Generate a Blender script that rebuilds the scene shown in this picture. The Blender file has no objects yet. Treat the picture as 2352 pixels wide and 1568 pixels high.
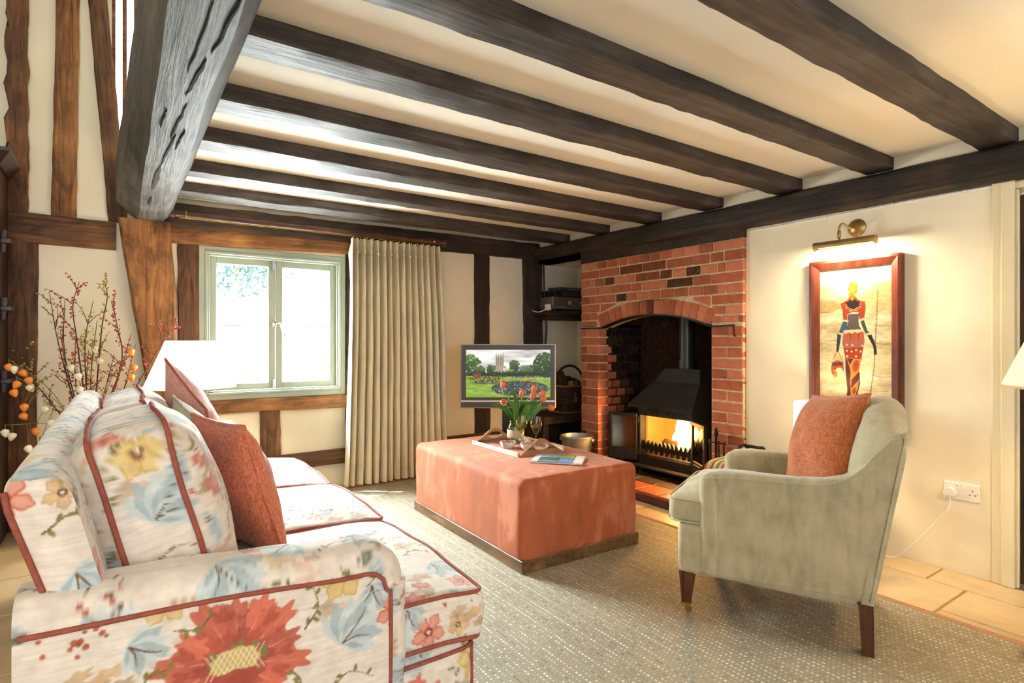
import bpy, math, random
import numpy as np
from mathutils import Matrix, Vector, noise as mnoise
rng = random.Random(7)
nrng = np.random.default_rng(11)
SC = bpy.context.scene
COL = SC.collection
PI = math.pi

# ------------------------------------------------------------------ camera, world, sun, exposure
cam_d = bpy.data.cameras.new('camera'); cam = bpy.data.objects.new('camera', cam_d); COL.objects.link(cam)
cam_d.sensor_width = 36.0; cam_d.lens = 20.0; cam_d.clip_start = 0.05
cam.location = (0, 0, 1.15)
cam.rotation_euler = (PI / 2, 0, -math.radians(34.5))
SC.camera = cam
SC.view_settings.view_transform = 'Standard'
SC.view_settings.look = 'None'
SC.view_settings.gamma = 1.0
SC.view_settings.use_curve_mapping = False
SC.view_settings.exposure = 0.72
SC.cycles.max_bounces = 5; SC.cycles.diffuse_bounces = 3; SC.cycles.glossy_bounces = 2; SC.cycles.transmission_bounces = 4; SC.cycles.transparent_max_bounces = 10
SC.cycles.caustics_reflective = False; SC.cycles.caustics_refractive = False
SC.cycles.use_adaptive_sampling = True; SC.cycles.adaptive_threshold = 0.2; SC.cycles.adaptive_min_samples = 16
SC.cycles.use_light_tree = False
SC.cycles.sample_clamp_indirect = 6.0
SC.cycles.use_denoising = True

world = bpy.data.worlds.new('sky_world'); SC.world = world; world.use_nodes = True
_bg = world.node_tree.nodes['Background']
_bg.inputs[0].default_value = (0.93, 0.97, 1.0, 1); _bg.inputs[1].default_value = 2.0

def light(name, kind, loc, energy, color=(1, 1, 1), target=None, size=None, size_y=None, radius=None, angle=None):
    d = bpy.data.lights.new(name, kind); o = bpy.data.objects.new(name, d); COL.objects.link(o)
    o.location = loc; d.energy = energy; d.color = color
    if target is not None:
        o.rotation_euler = (Vector(target) - Vector(loc)).to_track_quat('-Z', 'Y').to_euler()
    if size is not None: d.size = size
    if size_y is not None: d.shape = 'RECTANGLE'; d.size_y = size_y
    if radius is not None: d.shadow_soft_size = radius
    if angle is not None: d.angle = angle
    return o
WARM = (1.0, 0.79, 0.50)
light('sun', 'SUN', (0, 8, 6), 26.0, (1.0, 0.95, 0.86), target=(0 + .55, 8 - .46, 6 - 1.12), angle=math.radians(0.8))
# daylight entering through the two windows of the back wall
light('window_daylight', 'AREA', (0.90, 5.35, 2.30), 950.0, (0.86, 0.94, 1.0), target=(1.05, 4.2, 0.9), size=1.5, size_y=1.3)
light('garden_bounce', 'AREA', (0.98, 4.86, 1.05), 125.0, (0.92, 0.97, 1.0), target=(0.98, 3.0, 0.93), size=0.95, size_y=0.56)
light('gallery_daylight', 'AREA', (0.42, 4.86, 3.0), 260.0, (0.93, 0.97, 1.0), target=(0.0, 3.0, 2.2), size=0.7, size_y=0.9)

# ------------------------------------------------------------------ helpers
def s2l(c):
    c = np.asarray(c, float)
    if c.max() > 1.001: c = c / 255.0
    return np.where(c <= 0.04045, c / 12.92, ((c + 0.055) / 1.055) ** 2.4)
def rgba(c): return tuple(float(v) for v in s2l(c)) + (1.0,)

PM = {}                                  # world matrices of the empties
def thing(name, label, cat, loc=(0, 0, 0), rotz=0.0, group=None, kind=None):
    o = bpy.data.objects.new(name, None); COL.objects.link(o)
    o.location = loc; o.rotation_euler = (0, 0, rotz); o.empty_display_size = 0.05
    PM[o.name] = Matrix.Translation(loc) @ Matrix.Rotation(rotz, 4, 'Z')
    tag(o, label, cat, group, kind); return o
def tag(o, label=None, cat=None, group=None, kind=None):
    if label: o['label'] = label
    if cat: o['category'] = cat
    if group: o['group'] = group
    if kind: o['kind'] = kind
    return o
def mesh(name, V, F, mat, parent=None, smooth=False, col=None, world=True, M=None, auto=None):
    """one mesh object; world=True: V are world coordinates even under a parent"""
    me = bpy.data.meshes.new(name)
    me.from_pydata([tuple(map(float, v)) for v in V], [], [tuple(map(int, f)) for f in F])
    if mat: me.materials.append(mat)
    if smooth: me.polygons.foreach_set('use_smooth', [True] * len(me.polygons))
    if auto is not None and smooth:
        try: me.set_sharp_from_angle(angle=math.radians(auto))
        except Exception: pass
    if col is not None:
        a = me.color_attributes.new('Col', 'FLOAT_COLOR', 'POINT')
        c4 = np.ones((len(V), 4), np.float32); c4[:, :3] = col
        a.data.foreach_set('color', c4.ravel())
    me.update()
    o = bpy.data.objects.new(name, me); COL.objects.link(o)
    if M is not None: o.matrix_world = M
    if parent is not None:
        o.parent = parent
        if world:
            pm = PM.get(parent.name)
            if pm is None: pm = Matrix.Identity(4)
            o.matrix_parent_inverse = pm.inverted()
            if M is not None: o.matrix_basis = M
        elif M is not None: o.matrix_basis = M
    PM[o.name] = (M.copy() if (M is not None and (world or parent is None)) else
                  ((PM.get(parent.name, Matrix.Identity(4)) @ M) if (M is not None) else (Matrix.Identity(4) if (world or parent is None) else PM.get(parent.name, Matrix.Identity(4)))))
    return o
class MB:
    """collects shapes of ONE part"""
    def __init__(s): s.V = []; s.F = []
    def add(s, V, F, M=None):
        b = len(s.V)
        for v in V:
            s.V.append(tuple(M @ Vector(v)) if M is not None else tuple(v))
        for f in F: s.F.append(tuple(i + b for i in f))
        return s
    def build(s, name, mat, parent=None, **k): return mesh(name, s.V, s.F, mat, parent, **k)
def box(x0, x1, y0, y1, z0, z1):
    V = [(x0, y0, z0), (x1, y0, z0), (x1, y1, z0), (x0, y1, z0), (x0, y0, z1), (x1, y0, z1), (x1, y1, z1), (x0, y1, z1)]
    F = [(3, 2, 1, 0), (4, 5, 6, 7), (0, 1, 5, 4), (1, 2, 6, 5), (2, 3, 7, 6), (3, 0, 4, 7)]
    return V, F
def bevbox(x0, x1, y0, y1, z0, z1, b):
    """box with chamfered edges (44 tris)"""
    V = []; c = [(x0, x1), (y0, y1), (z0, z1)]
    idx = {}
    for ax in range(3):
        for i in (0, 1):
            for j in (0, 1):
                for k in (0, 1):
                    s = (i, j, k)
                    p = [c[a][s[a]] + (b if s[a] == 0 else -b) * (0 if a == ax else 1) for a in range(3)]
                    idx[(ax, s)] = len(V); V.append(tuple(p))
    F = []
    for ax in range(3):
        o = [(1, 2), (2, 0), (0, 1)][ax]
        for e in (0, 1):
            q = []
            for (a, bb) in ((0, 0), (1, 0), (1, 1), (0, 1)):
                s = [0, 0, 0]; s[ax] = e; s[o[0]] = a; s[o[1]] = bb; q.append(idx[(ax, tuple(s))])
            F.append(tuple(q) if e else tuple(q[::-1]))
    for ax in range(3):          # edge chamfers along axis ax
        u, w = (ax + 1) % 3, (ax + 2) % 3
        for a in (0, 1):
            for bb in (0, 1):
                s0 = [0, 0, 0]; s1 = [0, 0, 0]; s0[u] = s1[u] = a; s0[w] = s1[w] = bb; s1[ax] = 1
                q = (idx[(u, tuple(s0))], idx[(u, tuple(s1))], idx[(w, tuple(s1))], idx[(w, tuple(s0))])
                F.append(q if (a ^ bb) else q[::-1])
    for i in (0, 1):
        for j in (0, 1):
            for k in (0, 1):
                s = (i, j, k); t = (idx[(0, s)], idx[(1, s)], idx[(2, s)])
                F.append(t if (i + j + k) % 2 else t[::-1])
    return V, F
def frames(path):
    P = [Vector(p) for p in path]; n = len(P); out = []; up = None
    for i in range(n):
        t = (P[min(i + 1, n - 1)] - P[max(i - 1, 0)]).normalized()
        if up is None:
            up = Vector((0, 0, 1)) if abs(t.z) < 0.9 else Vector((1, 0, 0))
        a = (up - t * up.dot(t))
        if a.length < 1e-6: a = Vector((1, 0, 0)).cross(t)
        a.normalize(); b = t.cross(a); up = a; out.append((P[i], a, b))
    return out
def tube(path, r, n=8, closed=False, cap=True):
    fr = frames(path); m = len(fr); V = []; F = []
    for i, (p, a, b) in enumerate(fr):
        rr = r[i] if hasattr(r, '__len__') else r
        for k in range(n):
            t = 2 * PI * k / n; V.append(tuple(p + a * (rr * math.cos(t)) + b * (rr * math.sin(t))))
    for i in range(m if closed else m - 1):
        j = (i + 1) % m
        for k in range(n):
            l = (k + 1) % n; F.append((i * n + k, i * n + l, j * n + l, j * n + k))
    if cap and not closed:
        F.append(tuple(range(n))[::-1]); F.append(tuple((m - 1) * n + k for k in range(n)))
    return V, F
def lathe(prof, n=24, c=(0, 0, 0), cap=True):
    V = []; F = []; m = len(prof)
    for (r, z) in prof:
        for k in range(n):
            t = 2 * PI * k / n; V.append((c[0] + r * math.cos(t), c[1] + r * math.sin(t), c[2] + z))
    for i in range(m - 1):
        for k in range(n):
            l = (k + 1) % n; F.append((i * n + k, i * n + l, (i + 1) * n + l, (i + 1) * n + k))
    if cap:
        if prof[0][0] > 1e-5: F.append(tuple(range(n))[::-1])
        if prof[-1][0] > 1e-5: F.append(tuple((m - 1) * n + k for k in range(n)))
    return V, F
def loft(rings, cap=True, closed=True):
    n = len(rings[0]); V = [p for r in rings for p in r]; F = []
    for i in range(len(rings) - 1):
        for k in range(n if closed else n - 1):
            l = (k + 1) % n; F.append((i * n + k, i * n + l, (i + 1) * n + l, (i + 1) * n + k))
    if cap and closed:
        F.append(tuple(range(n))[::-1]); F.append(tuple((len(rings) - 1) * n + k for k in range(n)))
    return V, F
def gridF(nu, nv, flip=False):
    F = []
    for i in range(nu - 1):
        for j in range(nv - 1):
            q = (i * nv + j, (i + 1) * nv + j, (i + 1) * nv + j + 1, i * nv + j + 1)
            F.append(q[::-1] if flip else q)
    return F
def extrude(poly, axis, a, b):
    """closed 2D polygon extruded along axis between a and b"""
    n = len(poly); V = []
    for t in (a, b):
        for (p, q) in poly:
            V.append((t, p, q) if axis == 'x' else ((p, t, q) if axis == 'y' else (p, q, t)))
    F = [tuple(range(n))[::-1], tuple(range(n, 2 * n))]
    for k in range(n):
        l = (k + 1) % n; F.append((k, l, n + l, n + k))
    return V, F
def axis_pts(s, r, res, k=4):
    e = [r * math.tan(math.radians(45 * i / k)) for i in range(k + 1)]
    inner = max(1, int(round((s - 2 * r) / res)))
    a = [-s / 2 + r - v for v in e[::-1]]
    mid = list(np.linspace(-s / 2 + r, s / 2 - r, inner + 1))[1:-1]
    return np.array(a + mid + [s / 2 - r + v for v in e])
def roundbox(sx, sy, sz, r, res=0.03, k=4, uv=False):
    S = (sx, sy, sz); A = [axis_pts(s, r, res, k) for s in S]
    Vs = []; Fs = []; UVs = []; base = 0
    for ax in range(3):
        u, w = (ax + 1) % 3, (ax + 2) % 3
        U, W = np.meshgrid(A[u], A[w], indexing='ij')
        for e in (-1, 1):
            P = np.zeros(U.shape + (3,)); P[..., u] = U; P[..., w] = W; P[..., ax] = e * S[ax] / 2
            UVs.append(np.stack([P[..., 1 if ax == 0 else 0], P[..., 1 if ax == 2 else 2]], -1).reshape(-1, 2)); Vs.append(P.reshape(-1, 3)); f = np.array(gridF(len(A[u]), len(A[w]), flip=(e < 0))) + base
            Fs.append(f); base += P.shape[0] * P.shape[1]
    V = np.concatenate(Vs); F = np.concatenate(Fs)
    h = np.array(S) / 2 - r; c = np.clip(V, -h, h); d = V - c; L = np.linalg.norm(d, axis=1, keepdims=True)
    N = d / np.maximum(L, 1e-9); V = c + N * r
    key = np.round(V * 1e5).astype(np.int64); _, first, inv = np.unique(key, axis=0, return_index=True, return_inverse=True)
    inv = inv.reshape(-1)
    F = inv[F]; V = V[first]; N = N[first]
    F = [tuple(f) for f in F if len(set(f)) >= 3]
    if uv: return V, F, N, np.concatenate(UVs)[first]
    return V, F, N
def npnoise(P, sc, seed=0.0, oct=1):
    out = np.zeros(len(P))
    for i, p in enumerate(P):
        out[i] = mnoise.fractal((p[0] * sc + seed, p[1] * sc + seed * 1.7, p[2] * sc - seed), 1.0, 2.0, oct) if oct > 1 else mnoise.noise((p[0] * sc + seed, p[1] * sc + seed * 1.7, p[2] * sc - seed))
    return out
def bez(pts, n=24):
    """Catmull-Rom through pts"""
    P = [Vector(p) for p in pts]; P = [P[0] * 2 - P[1]] + P + [P[-1] * 2 - P[-2]]; out = []
    seg = len(P) - 3
    for i in range(seg):
        m = max(2, n // seg)
        for j in range(m):
            t = j / m; a, b, c, d = P[i:i + 4]
            out.append(0.5 * ((2 * b) + (c - a) * t + (2 * a - 5 * b + 4 * c - d) * t * t + (3 * b - a - 3 * c + d) * t ** 3))
    out.append(P[-2]); return out

# ------------------------------------------------------------------ materials (all node based)
MATS = {}
def newmat(name):
    m = bpy.data.materials.new(name); m.use_nodes = True; nt = m.node_tree
    b = nt.nodes['Principled BSDF']; MATS[name] = m
    return m, nt, b
def nd(nt, t, **k):
    n = nt.nodes.new(t)
    for a, v in k.items(): setattr(n, a, v)
    return n
def coords(nt, kind='Object', scale=(1, 1, 1), rot=(0, 0, 0)):
    tc = nd(nt, 'ShaderNodeTexCoord'); mp = nd(nt, 'ShaderNodeMapping')
    mp.inputs['Scale'].default_value = scale; mp.inputs['Rotation'].default_value = rot
    nt.links.new(tc.outputs[kind], mp.inputs[0]); return mp.outputs[0]
def noise_n(nt, vec, scale, detail=4, rough=0.55, dist=0.0):
    n = nd(nt, 'ShaderNodeTexNoise'); n.inputs['Scale'].default_value = scale; n.inputs['Detail'].default_value = detail
    n.inputs['Roughness'].default_value = rough; n.inputs['Distortion'].default_value = dist
    nt.links.new(vec, n.inputs['Vector']); return n.outputs['Fac']
def ramp(nt, fac, stops):
    r = nd(nt, 'ShaderNodeValToRGB'); e = r.color_ramp.elements
    while len(e) < len(stops): e.new(0.5)
    for i, (p, c) in enumerate(stops): e[i].position = p; e[i].color = rgba(c)
    nt.links.new(fac, r.inputs[0]); return r.outputs[0]
def mixc(nt, fac, a, b, mode='MIX'):
    m = nd(nt, 'ShaderNodeMix', data_type='RGBA', blend_type=mode)
    for s, v in ((0, fac), (6, a), (7, b)):
        if hasattr(v, 'links') or hasattr(v, 'is_linked'): nt.links.new(v, m.inputs[s])
        else: m.inputs[s].default_value = v
    return m.outputs[2]
def bump(nt, b, h, strength=0.3, dist=0.01):
    n = nd(nt, 'ShaderNodeBump'); n.inputs['Strength'].default_value = strength; n.inputs['Distance'].default_value = dist
    nt.links.new(h, n.inputs['Height']); nt.links.new(n.outputs[0], b.inputs['Normal'])
def mathn(nt, op, a, b=None, c=None):
    n = nd(nt, 'ShaderNodeMath', operation=op)
    for i, v in enumerate((a, b, c)):
        if v is None: continue
        if isinstance(v, (int, float)): n.inputs[i].default_value = v
        else: nt.links.new(v, n.inputs[i])
    return n.outputs[0]
def plain(name, c, rough=0.6, metal=0.0, var=0.12, nscale=6.0, bmp=0.0, bscale=60.0, spec=0.5, sheen=0.0, kind='Object'):
    m, nt, b = newmat(name)
    v = coords(nt, kind)
    c = np.asarray(c, float)
    f = noise_n(nt, v, nscale, 5)
    col = ramp(nt, f, [(0.3, np.clip(c * (1 - var), 0, 255)), (0.7, np.clip(c * (1 + var), 0, 255))])
    nt.links.new(col, b.inputs['Base Color']); b.inputs['Roughness'].default_value = rough; b.inputs['Metallic'].default_value = metal
    b.inputs['Specular IOR Level'].default_value = spec
    if sheen: b.inputs['Sheen Weight'].default_value = sheen; b.inputs['Sheen Roughness'].default_value = 0.4
    if bmp: bump(nt, b, noise_n(nt, v, bscale, 3), bmp, 0.004)
    return m
def wood(name, dark, mid, light_, rough=0.62, grain=1.0, axis=0, cracks=0.0, spec=0.35, bmp=0.5, stain=0.35):
    m, nt, b = newmat(name)
    s = [14.0, 14.0, 14.0]; s[axis] = 1.1
    v = coords(nt, 'Object', s); w = coords(nt, 'Object', (3.0, 3.0, 3.0))
    f1 = noise_n(nt, v, 2.2 * grain, 8, 0.68, 0.35); f2 = noise_n(nt, w, 1.1, 4, 0.6)
    f = mathn(nt, 'ADD', mathn(nt, 'MULTIPLY', f1, 0.58), mathn(nt, 'MULTIPLY', f2, 0.42))
    col = ramp(nt, f, [(0.34, dark), (0.50, mid), (0.66, light_)])
    sv = [5.0, 5.0, 5.0]; sv[axis] = 1.7
    stn = ramp(nt, noise_n(nt, coords(nt, 'Object', sv), 1.6, 6, 0.62, 0.8), [(0.38, (120, 112, 108)), (0.52, (255, 255, 255))])
    col = mixc(nt, stain, col, mixc(nt, 1.0, col, stn, 'MULTIPLY'))
    s3 = [34.0, 34.0, 34.0]; s3[axis] = 1.6
    v3 = coords(nt, 'Object', s3); f3 = noise_n(nt, v3, 1.3, 3, 0.6, 0.5)
    g = ramp(nt, f3, [(0.33, (60, 60, 60)), (0.42, (255, 255, 255))])
    col = mixc(nt, 0.55 if not cracks else cracks, col, mixc(nt, 1.0, col, g, 'MULTIPLY'))
    nt.links.new(col, b.inputs['Base Color']); b.inputs['Roughness'].default_value = rough
    b.inputs['Specular IOR Level'].default_value = spec
    bump(nt, b, mathn(nt, 'ADD', f1, mathn(nt, 'MULTIPLY', f3, 0.8)), bmp, 0.012)
    return m
def metal(name, c, rough=0.3, var=0.1):
    return plain(name, c, rough, 1.0, var, 14.0)
def emis(name, c, strength, base=(20, 20, 20)):
    m, nt, b = newmat(name); b.inputs['Base Color'].default_value = rgba(base)
    v = coords(nt, 'Object'); f = noise_n(nt, v, 5.0, 2)
    c = np.asarray(c, float)
    nt.links.new(ramp(nt, f, [(0.2, np.clip(c * .97, 0, 255)), (0.8, c)]), b.inputs['Emission Color']); b.inputs['Emission Strength'].default_value = strength
    return m
def attrmat(name, rough=0.8, bmp=0.0, bscale=300, sheen=0.0, emit=0.0, spec=0.3, weave=None, coat=0.0):
    m, nt, b = newmat(name)
    a = nd(nt, 'ShaderNodeVertexColor'); a.layer_name = 'Col'
    v = coords(nt, 'Object'); f = noise_n(nt, v, 40.0, 3)
    col = mixc(nt, 1.0, a.outputs[0], ramp(nt, f, [(0.3, (238, 238, 238)), (0.7, (255, 255, 255))]), 'MULTIPLY')
    b.inputs['Roughness'].default_value = rough; b.inputs['Specular IOR Level'].default_value = spec
    if emit:
        b.inputs['Base Color'].default_value = (0.01, 0.01, 0.01, 1); nt.links.new(a.outputs[0], b.inputs['Emission Color']); b.inputs['Emission Strength'].default_value = emit
    else: nt.links.new(col, b.inputs['Base Color'])
    if sheen: b.inputs['Sheen Weight'].default_value = sheen
    if coat: b.inputs['Coat Weight'].default_value = coat; b.inputs['Coat Roughness'].default_value = 0.02
    if bmp: bump(nt, b, noise_n(nt, v, bscale, 2), bmp, 0.002)
    return m
def glassy(name, c=(250, 253, 252), refl=0.10, rough=0.02):
    """thin clear sheet: mostly lets light straight through, a little mirror"""
    m, nt, b = newmat(name); out = nt.nodes['Material Output']
    t = nd(nt, 'ShaderNodeBsdfTransparent'); g = nd(nt, 'ShaderNodeBsdfGlossy'); mx = nd(nt, 'ShaderNodeMixShader')
    t.inputs[0].default_value = rgba(c); g.inputs['Roughness'].default_value = rough
    lw = nd(nt, 'ShaderNodeLayerWeight'); lw.inputs[0].default_value = 0.35
    v = coords(nt, 'Object'); f = noise_n(nt, v, 3.0, 2)
    k = mathn(nt, 'MULTIPLY', mathn(nt, 'ADD', mathn(nt, 'MULTIPLY', lw.outputs['Fresnel'], 0.3), refl * 0.4), mathn(nt, 'ADD', mathn(nt, 'MULTIPLY', f, 0.2), 0.9))
    nt.links.new(k, mx.inputs[0]); nt.links.new(t.outputs[0], mx.inputs[1]); nt.links.new(g.outputs[0], mx.inputs[2])
    nt.links.new(mx.outputs[0], out.inputs[0]); return m
def shade_mat(name, c, emit):
    """glowing fabric lamp shade"""
    m, nt, b = newmat(name); out = nt.nodes['Material Output']
    tr = nd(nt, 'ShaderNodeBsdfTranslucent'); mx = nd(nt, 'ShaderNodeMixShader'); mx.inputs[0].default_value = 0.6
    tr.inputs[0].default_value = rgba(c); b.inputs['Roughness'].default_value = 0.9
    v = coords(nt, 'Object'); f = noise_n(nt, v, 120.0, 2)
    nt.links.new(ramp(nt, f, [(0.3, np.asarray(c) * .97), (0.7, c)]), b.inputs['Base Color'])
    b.inputs['Emission Color'].default_value = rgba(c); b.inputs['Emission Strength'].default_value = emit
    nt.links.new(b.outputs[0], mx.inputs[1]); nt.links.new(tr.outputs[0], mx.inputs[2]); nt.links.new(mx.outputs[0], out.inputs[0]); return m

M_PLASTER = plain('cream_plaster', (240, 230, 206), 0.9, 0, 0.03, 2.0, 0.25, 14.0, spec=0.15)
M_CEIL = plain('ceiling_plaster', (240, 234, 220), 0.92, 0, 0.02, 1.5, 0.12, 10.0, spec=0.1)
M_OAK = wood('honey_oak_timber', (66, 38, 20), (134, 88, 48), (184, 130, 76), 0.6, stain=0.8)
M_OAKD = wood('brown_oak_timber', (48, 30, 20), (98, 64, 40), (146, 100, 62), 0.62, stain=0.7)
M_JOIST = wood('dark_joist_timber', (24, 20, 18), (56, 47, 42), (92, 82, 76), 0.55, spec=0.45)
M_BEAM = wood('grey_weathered_beam', (44, 43, 43), (82, 81, 81), (114, 113, 108), 0.6, cracks=0.5, spec=0.3, bmp=0.35)
M_MANT = wood('black_mantel_timber', (16, 14, 13), (40, 34, 31), (84, 58, 36), 0.6, spec=0.35)
M_PLATE = wood('wall_plate_timber', (22, 17, 14), (54, 40, 31), (86, 64, 46), 0.62)
M_DARKW = wood('dark_polished_oak', (20, 12, 9), (48, 30, 22), (78, 50, 36), 0.35, axis=2, spec=0.5, bmp=0.2)
M_LEGW = wood('mahogany_leg', (46, 24, 14), (92, 50, 30), (126, 74, 46), 0.4, axis=2, bmp=0.2)
M_TRAYW = wood('tray_wood', (120, 84, 56), (160, 120, 86), (188, 150, 116), 0.5, bmp=0.15)
M_SAGE = plain('sage_green_paint', (166, 176, 160), 0.42, 0, 0.03, 4.0, spec=0.5)
M_CREAMP = plain('cream_gloss_paint', (226, 214, 182), 0.4, 0, 0.02, 4.0)
M_GLASS = glassy('window_glass', (252, 255, 253), 0.06)
M_CLEAR = glassy('clear_glass', (250, 253, 251), 0.14)
M_IRON = plain('black_iron', (36, 34, 33), 0.55, 0.6, 0.25, 30.0, 0.2, 80.0)
M_STOVE = plain('stove_iron', (40, 40, 41), 0.6, 0.35, 0.2, 18.0, 0.15, 90.0)
M_CHROME = metal('bright_steel', (205, 205, 200), 0.2)
M_BRASS = metal('brass', (200, 160, 80), 0.25)
M_ABRASS = metal('antique_brass', (170, 145, 95), 0.4)
M_GALV = metal('galvanised_zinc', (176, 178, 176), 0.45, 0.15)
M_WHITEP = plain('white_plastic', (238, 234, 226), 0.35, 0, 0.02)
M_BLACKP = plain('black_plastic', (24, 24, 25), 0.4, 0, 0.1)
M_GREYP = plain('charcoal_plastic', (62, 62, 63), 0.38, 0, 0.05)
M_SILV = plain('silver_plastic', (196, 196, 196), 0.3, 0.5, 0.03)
# ------------------------------------------------------------------ the setting
def struct(o, label, cat=None): return tag(o, label, cat, kind='structure')
def plate(name, u0, u1, w0, w1, holes, t0, t1, axis, mat):
    """slab standing on axis ('x': normal along x, u = y; 'y': normal along y, u = x), w = z, with rectangular holes"""
    us = sorted({u0, u1} | {h[i] for h in holes for i in (0, 1)}); ws = sorted({w0, w1} | {h[i] for h in holes for i in (2, 3)})
    V = []; F = []; ix = {}
    def vid(u, w, t):
        k = (u, w, t)
        if k not in ix: ix[k] = len(V); V.append((t, u, w) if axis == 'x' else (u, t, w))
        return ix[k]
    def solid(i, j):
        if i < 0 or j < 0 or i >= len(us) - 1 or j >= len(ws) - 1: return False
        cu, cw = (us[i] + us[i + 1]) / 2, (ws[j] + ws[j + 1]) / 2
        return not any(h[0] < cu < h[1] and h[2] < cw < h[3] for h in holes)
    for i in range(len(us) - 1):
        for j in range(len(ws) - 1):
            if not solid(i, j): continue
            a, b, c, d = us[i], us[i + 1], ws[j], ws[j + 1]
            for t in (t0, t1): F.append((vid(a, c, t), vid(b, c, t), vid(b, d, t), vid(a, d, t)))
            if not solid(i - 1, j): F.append((vid(a, c, t0), vid(a, d, t0), vid(a, d, t1), vid(a, c, t1)))
            if not solid(i + 1, j): F.append((vid(b, c, t0), vid(b, d, t0), vid(b, d, t1), vid(b, c, t1)))
            if not solid(i, j - 1): F.append((vid(a, c, t0), vid(b, c, t0), vid(b, c, t1), vid(a, c, t1)))
            if not solid(i, j + 1): F.append((vid(a, d, t0), vid(b, d, t0), vid(b, d, t1), vid(a, d, t1)))
    return mesh(name, V, F, mat)
XW, YW, ZC = 3.465, 4.60, 2.15
struct(plate('wall_back', -2.6, 4.1, -0.03, 4.3, [(0.47, 1.49, 0.735, 1.825), (-0.05, 0.85, 2.35, 3.7)], YW, YW + 0.22, 'y', M_PLASTER), 'cream plaster wall between the oak timbers around the window', 'wall')
struct(plate('wall_right', -2.6, YW, -0.03, 2.2, [(-0.02, 0.862, -0.03, 1.868), (2.262, YW, -0.03, 1.93)], XW, XW + 0.16, 'x', M_PLASTER), 'cream plaster wall behind the framed picture and armchair', 'wall')
V, F = box(4.0, 4.1, 3.86, YW, -0.03, 2.2); struct(mesh('wall_alcove', V, F, M_PLASTER), 'pale plaster wall at the back of the alcove beside the chimney', 'wall')
V, F = box(-2.7, -2.6, -2.6, YW + .2, -0.03, 4.3); struct(mesh('wall_left', V, F, M_PLASTER), 'cream wall on the open side of the double height hall', 'wall')
V, F = box(0.33, XW + .16, -2.6, YW + .1, ZC, ZC + 0.1); struct(mesh('ceiling', V, F, M_CEIL), 'cream plaster ceiling between the dark joists', 'ceiling')
V, F = box(-2.7, 0.4, -2.6, YW + .2, 4.3, 4.4); struct(mesh('ceiling_hall', V, F, M_CEIL), 'high pale ceiling over the open hall', 'ceiling')
V, F = box(0.30, 0.38, -2.6, YW, ZC + 0.1, 4.3); struct(mesh('wall_gallery', V, F, M_PLASTER), 'upper wall above the heavy beam', 'wall')
V, F = box(XW, 4.0, 3.88, YW, 1.93, 2.0); struct(mesh('ceiling_alcove', V, F, M_CEIL), 'small plaster soffit over the alcove', 'ceiling')

# stone floor: mortar bed and separate flagstones
def flag_mat(name, c):
    m, nt, b = newmat(name); v = coords(nt, 'Object'); oi = nd(nt, 'ShaderNodeObjectInfo')
    f = mathn(nt, 'ADD', mathn(nt, 'MULTIPLY', noise_n(nt, v, 5.0, 6, 0.65), 0.8), mathn(nt, 'MULTIPLY', oi.outputs['Random'], 0.25))
    c = np.asarray(c, float)
    nt.links.new(ramp(nt, f, [(0.3, c * .84), (0.55, c), (0.8, np.clip(c * 1.09, 0, 255))]), b.inputs['Base Color'])
    b.inputs['Roughness'].default_value = 0.42; bump(nt, b, noise_n(nt, v, 22.0, 5), 0.12, 0.004); return m
M_FLAG = flag_mat('limestone_flag', (206, 180, 140))
M_GROUT = plain('sandy_grout', (168, 142, 96), 0.95, 0, 0.08, 20)
V, F = box(-2.7, 4.1, -2.6, YW, -0.06, -0.014); floor = struct(mesh('floor', V, F, M_GROUT), 'cream limestone flagged floor with sandy joints', 'floor')
def flag(x0, x1, y0, y1):
    g = 0.005
    V, F = bevbox(x0 + g, x1 - g, y0 + g, y1 - g, -0.03, -0.008 + rng.uniform(-.001, .001), 0.003)
    mesh('flagstone', V, F, M_FLAG, floor)
def run(x0, x1, ys):
    for a, b in zip(ys, ys[1:]): flag(x0, x1, a, b)
run(3.245, XW, [-1.9, -1.2, -0.62, -0.05, 0.44, 1.147, 1.62, 2.15, 2.262])
run(2.92, 3.245, [-1.9, -1.05, -0.3, 0.36, 0.985]); run(2.50, 2.92, [-1.9, -1.3, -0.5, 0.2, 0.985])
run(2.50, 3.245, [0.985, 1.56, 2.05, 2.29]); run(2.50, 3.10, [2.29, 2.75, 3.2, 3.7]); run(2.5, 3.1, [3.7, 4.2, YW])
run(3.1, 3.54, [3.92, 4.3, YW])
run(-0.62, -0.05, [-1.9, -1.2, -.6, 0.1, 0.75, 1.35, 2.05, 2.62, 3.2, 3.68, 4.15, YW])
run(-1.12, -0.62, [-1.9, -.9, -.2, 0.4, 1.1, 1.7, 2.35, 3.0, 3.55, 4.2, YW]); run(-1.9, -1.12, [-1.9, -1.0, 0., .8, 1.6, 2.4, 3.2, 3.9, YW])
run(-0.05, 0.5, [4.3, YW]); run(0.5, 1.2, [4.3, YW]); run(1.2, 1.9, [4.3, YW]); run(1.9, 2.5, [4.3, YW])

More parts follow.
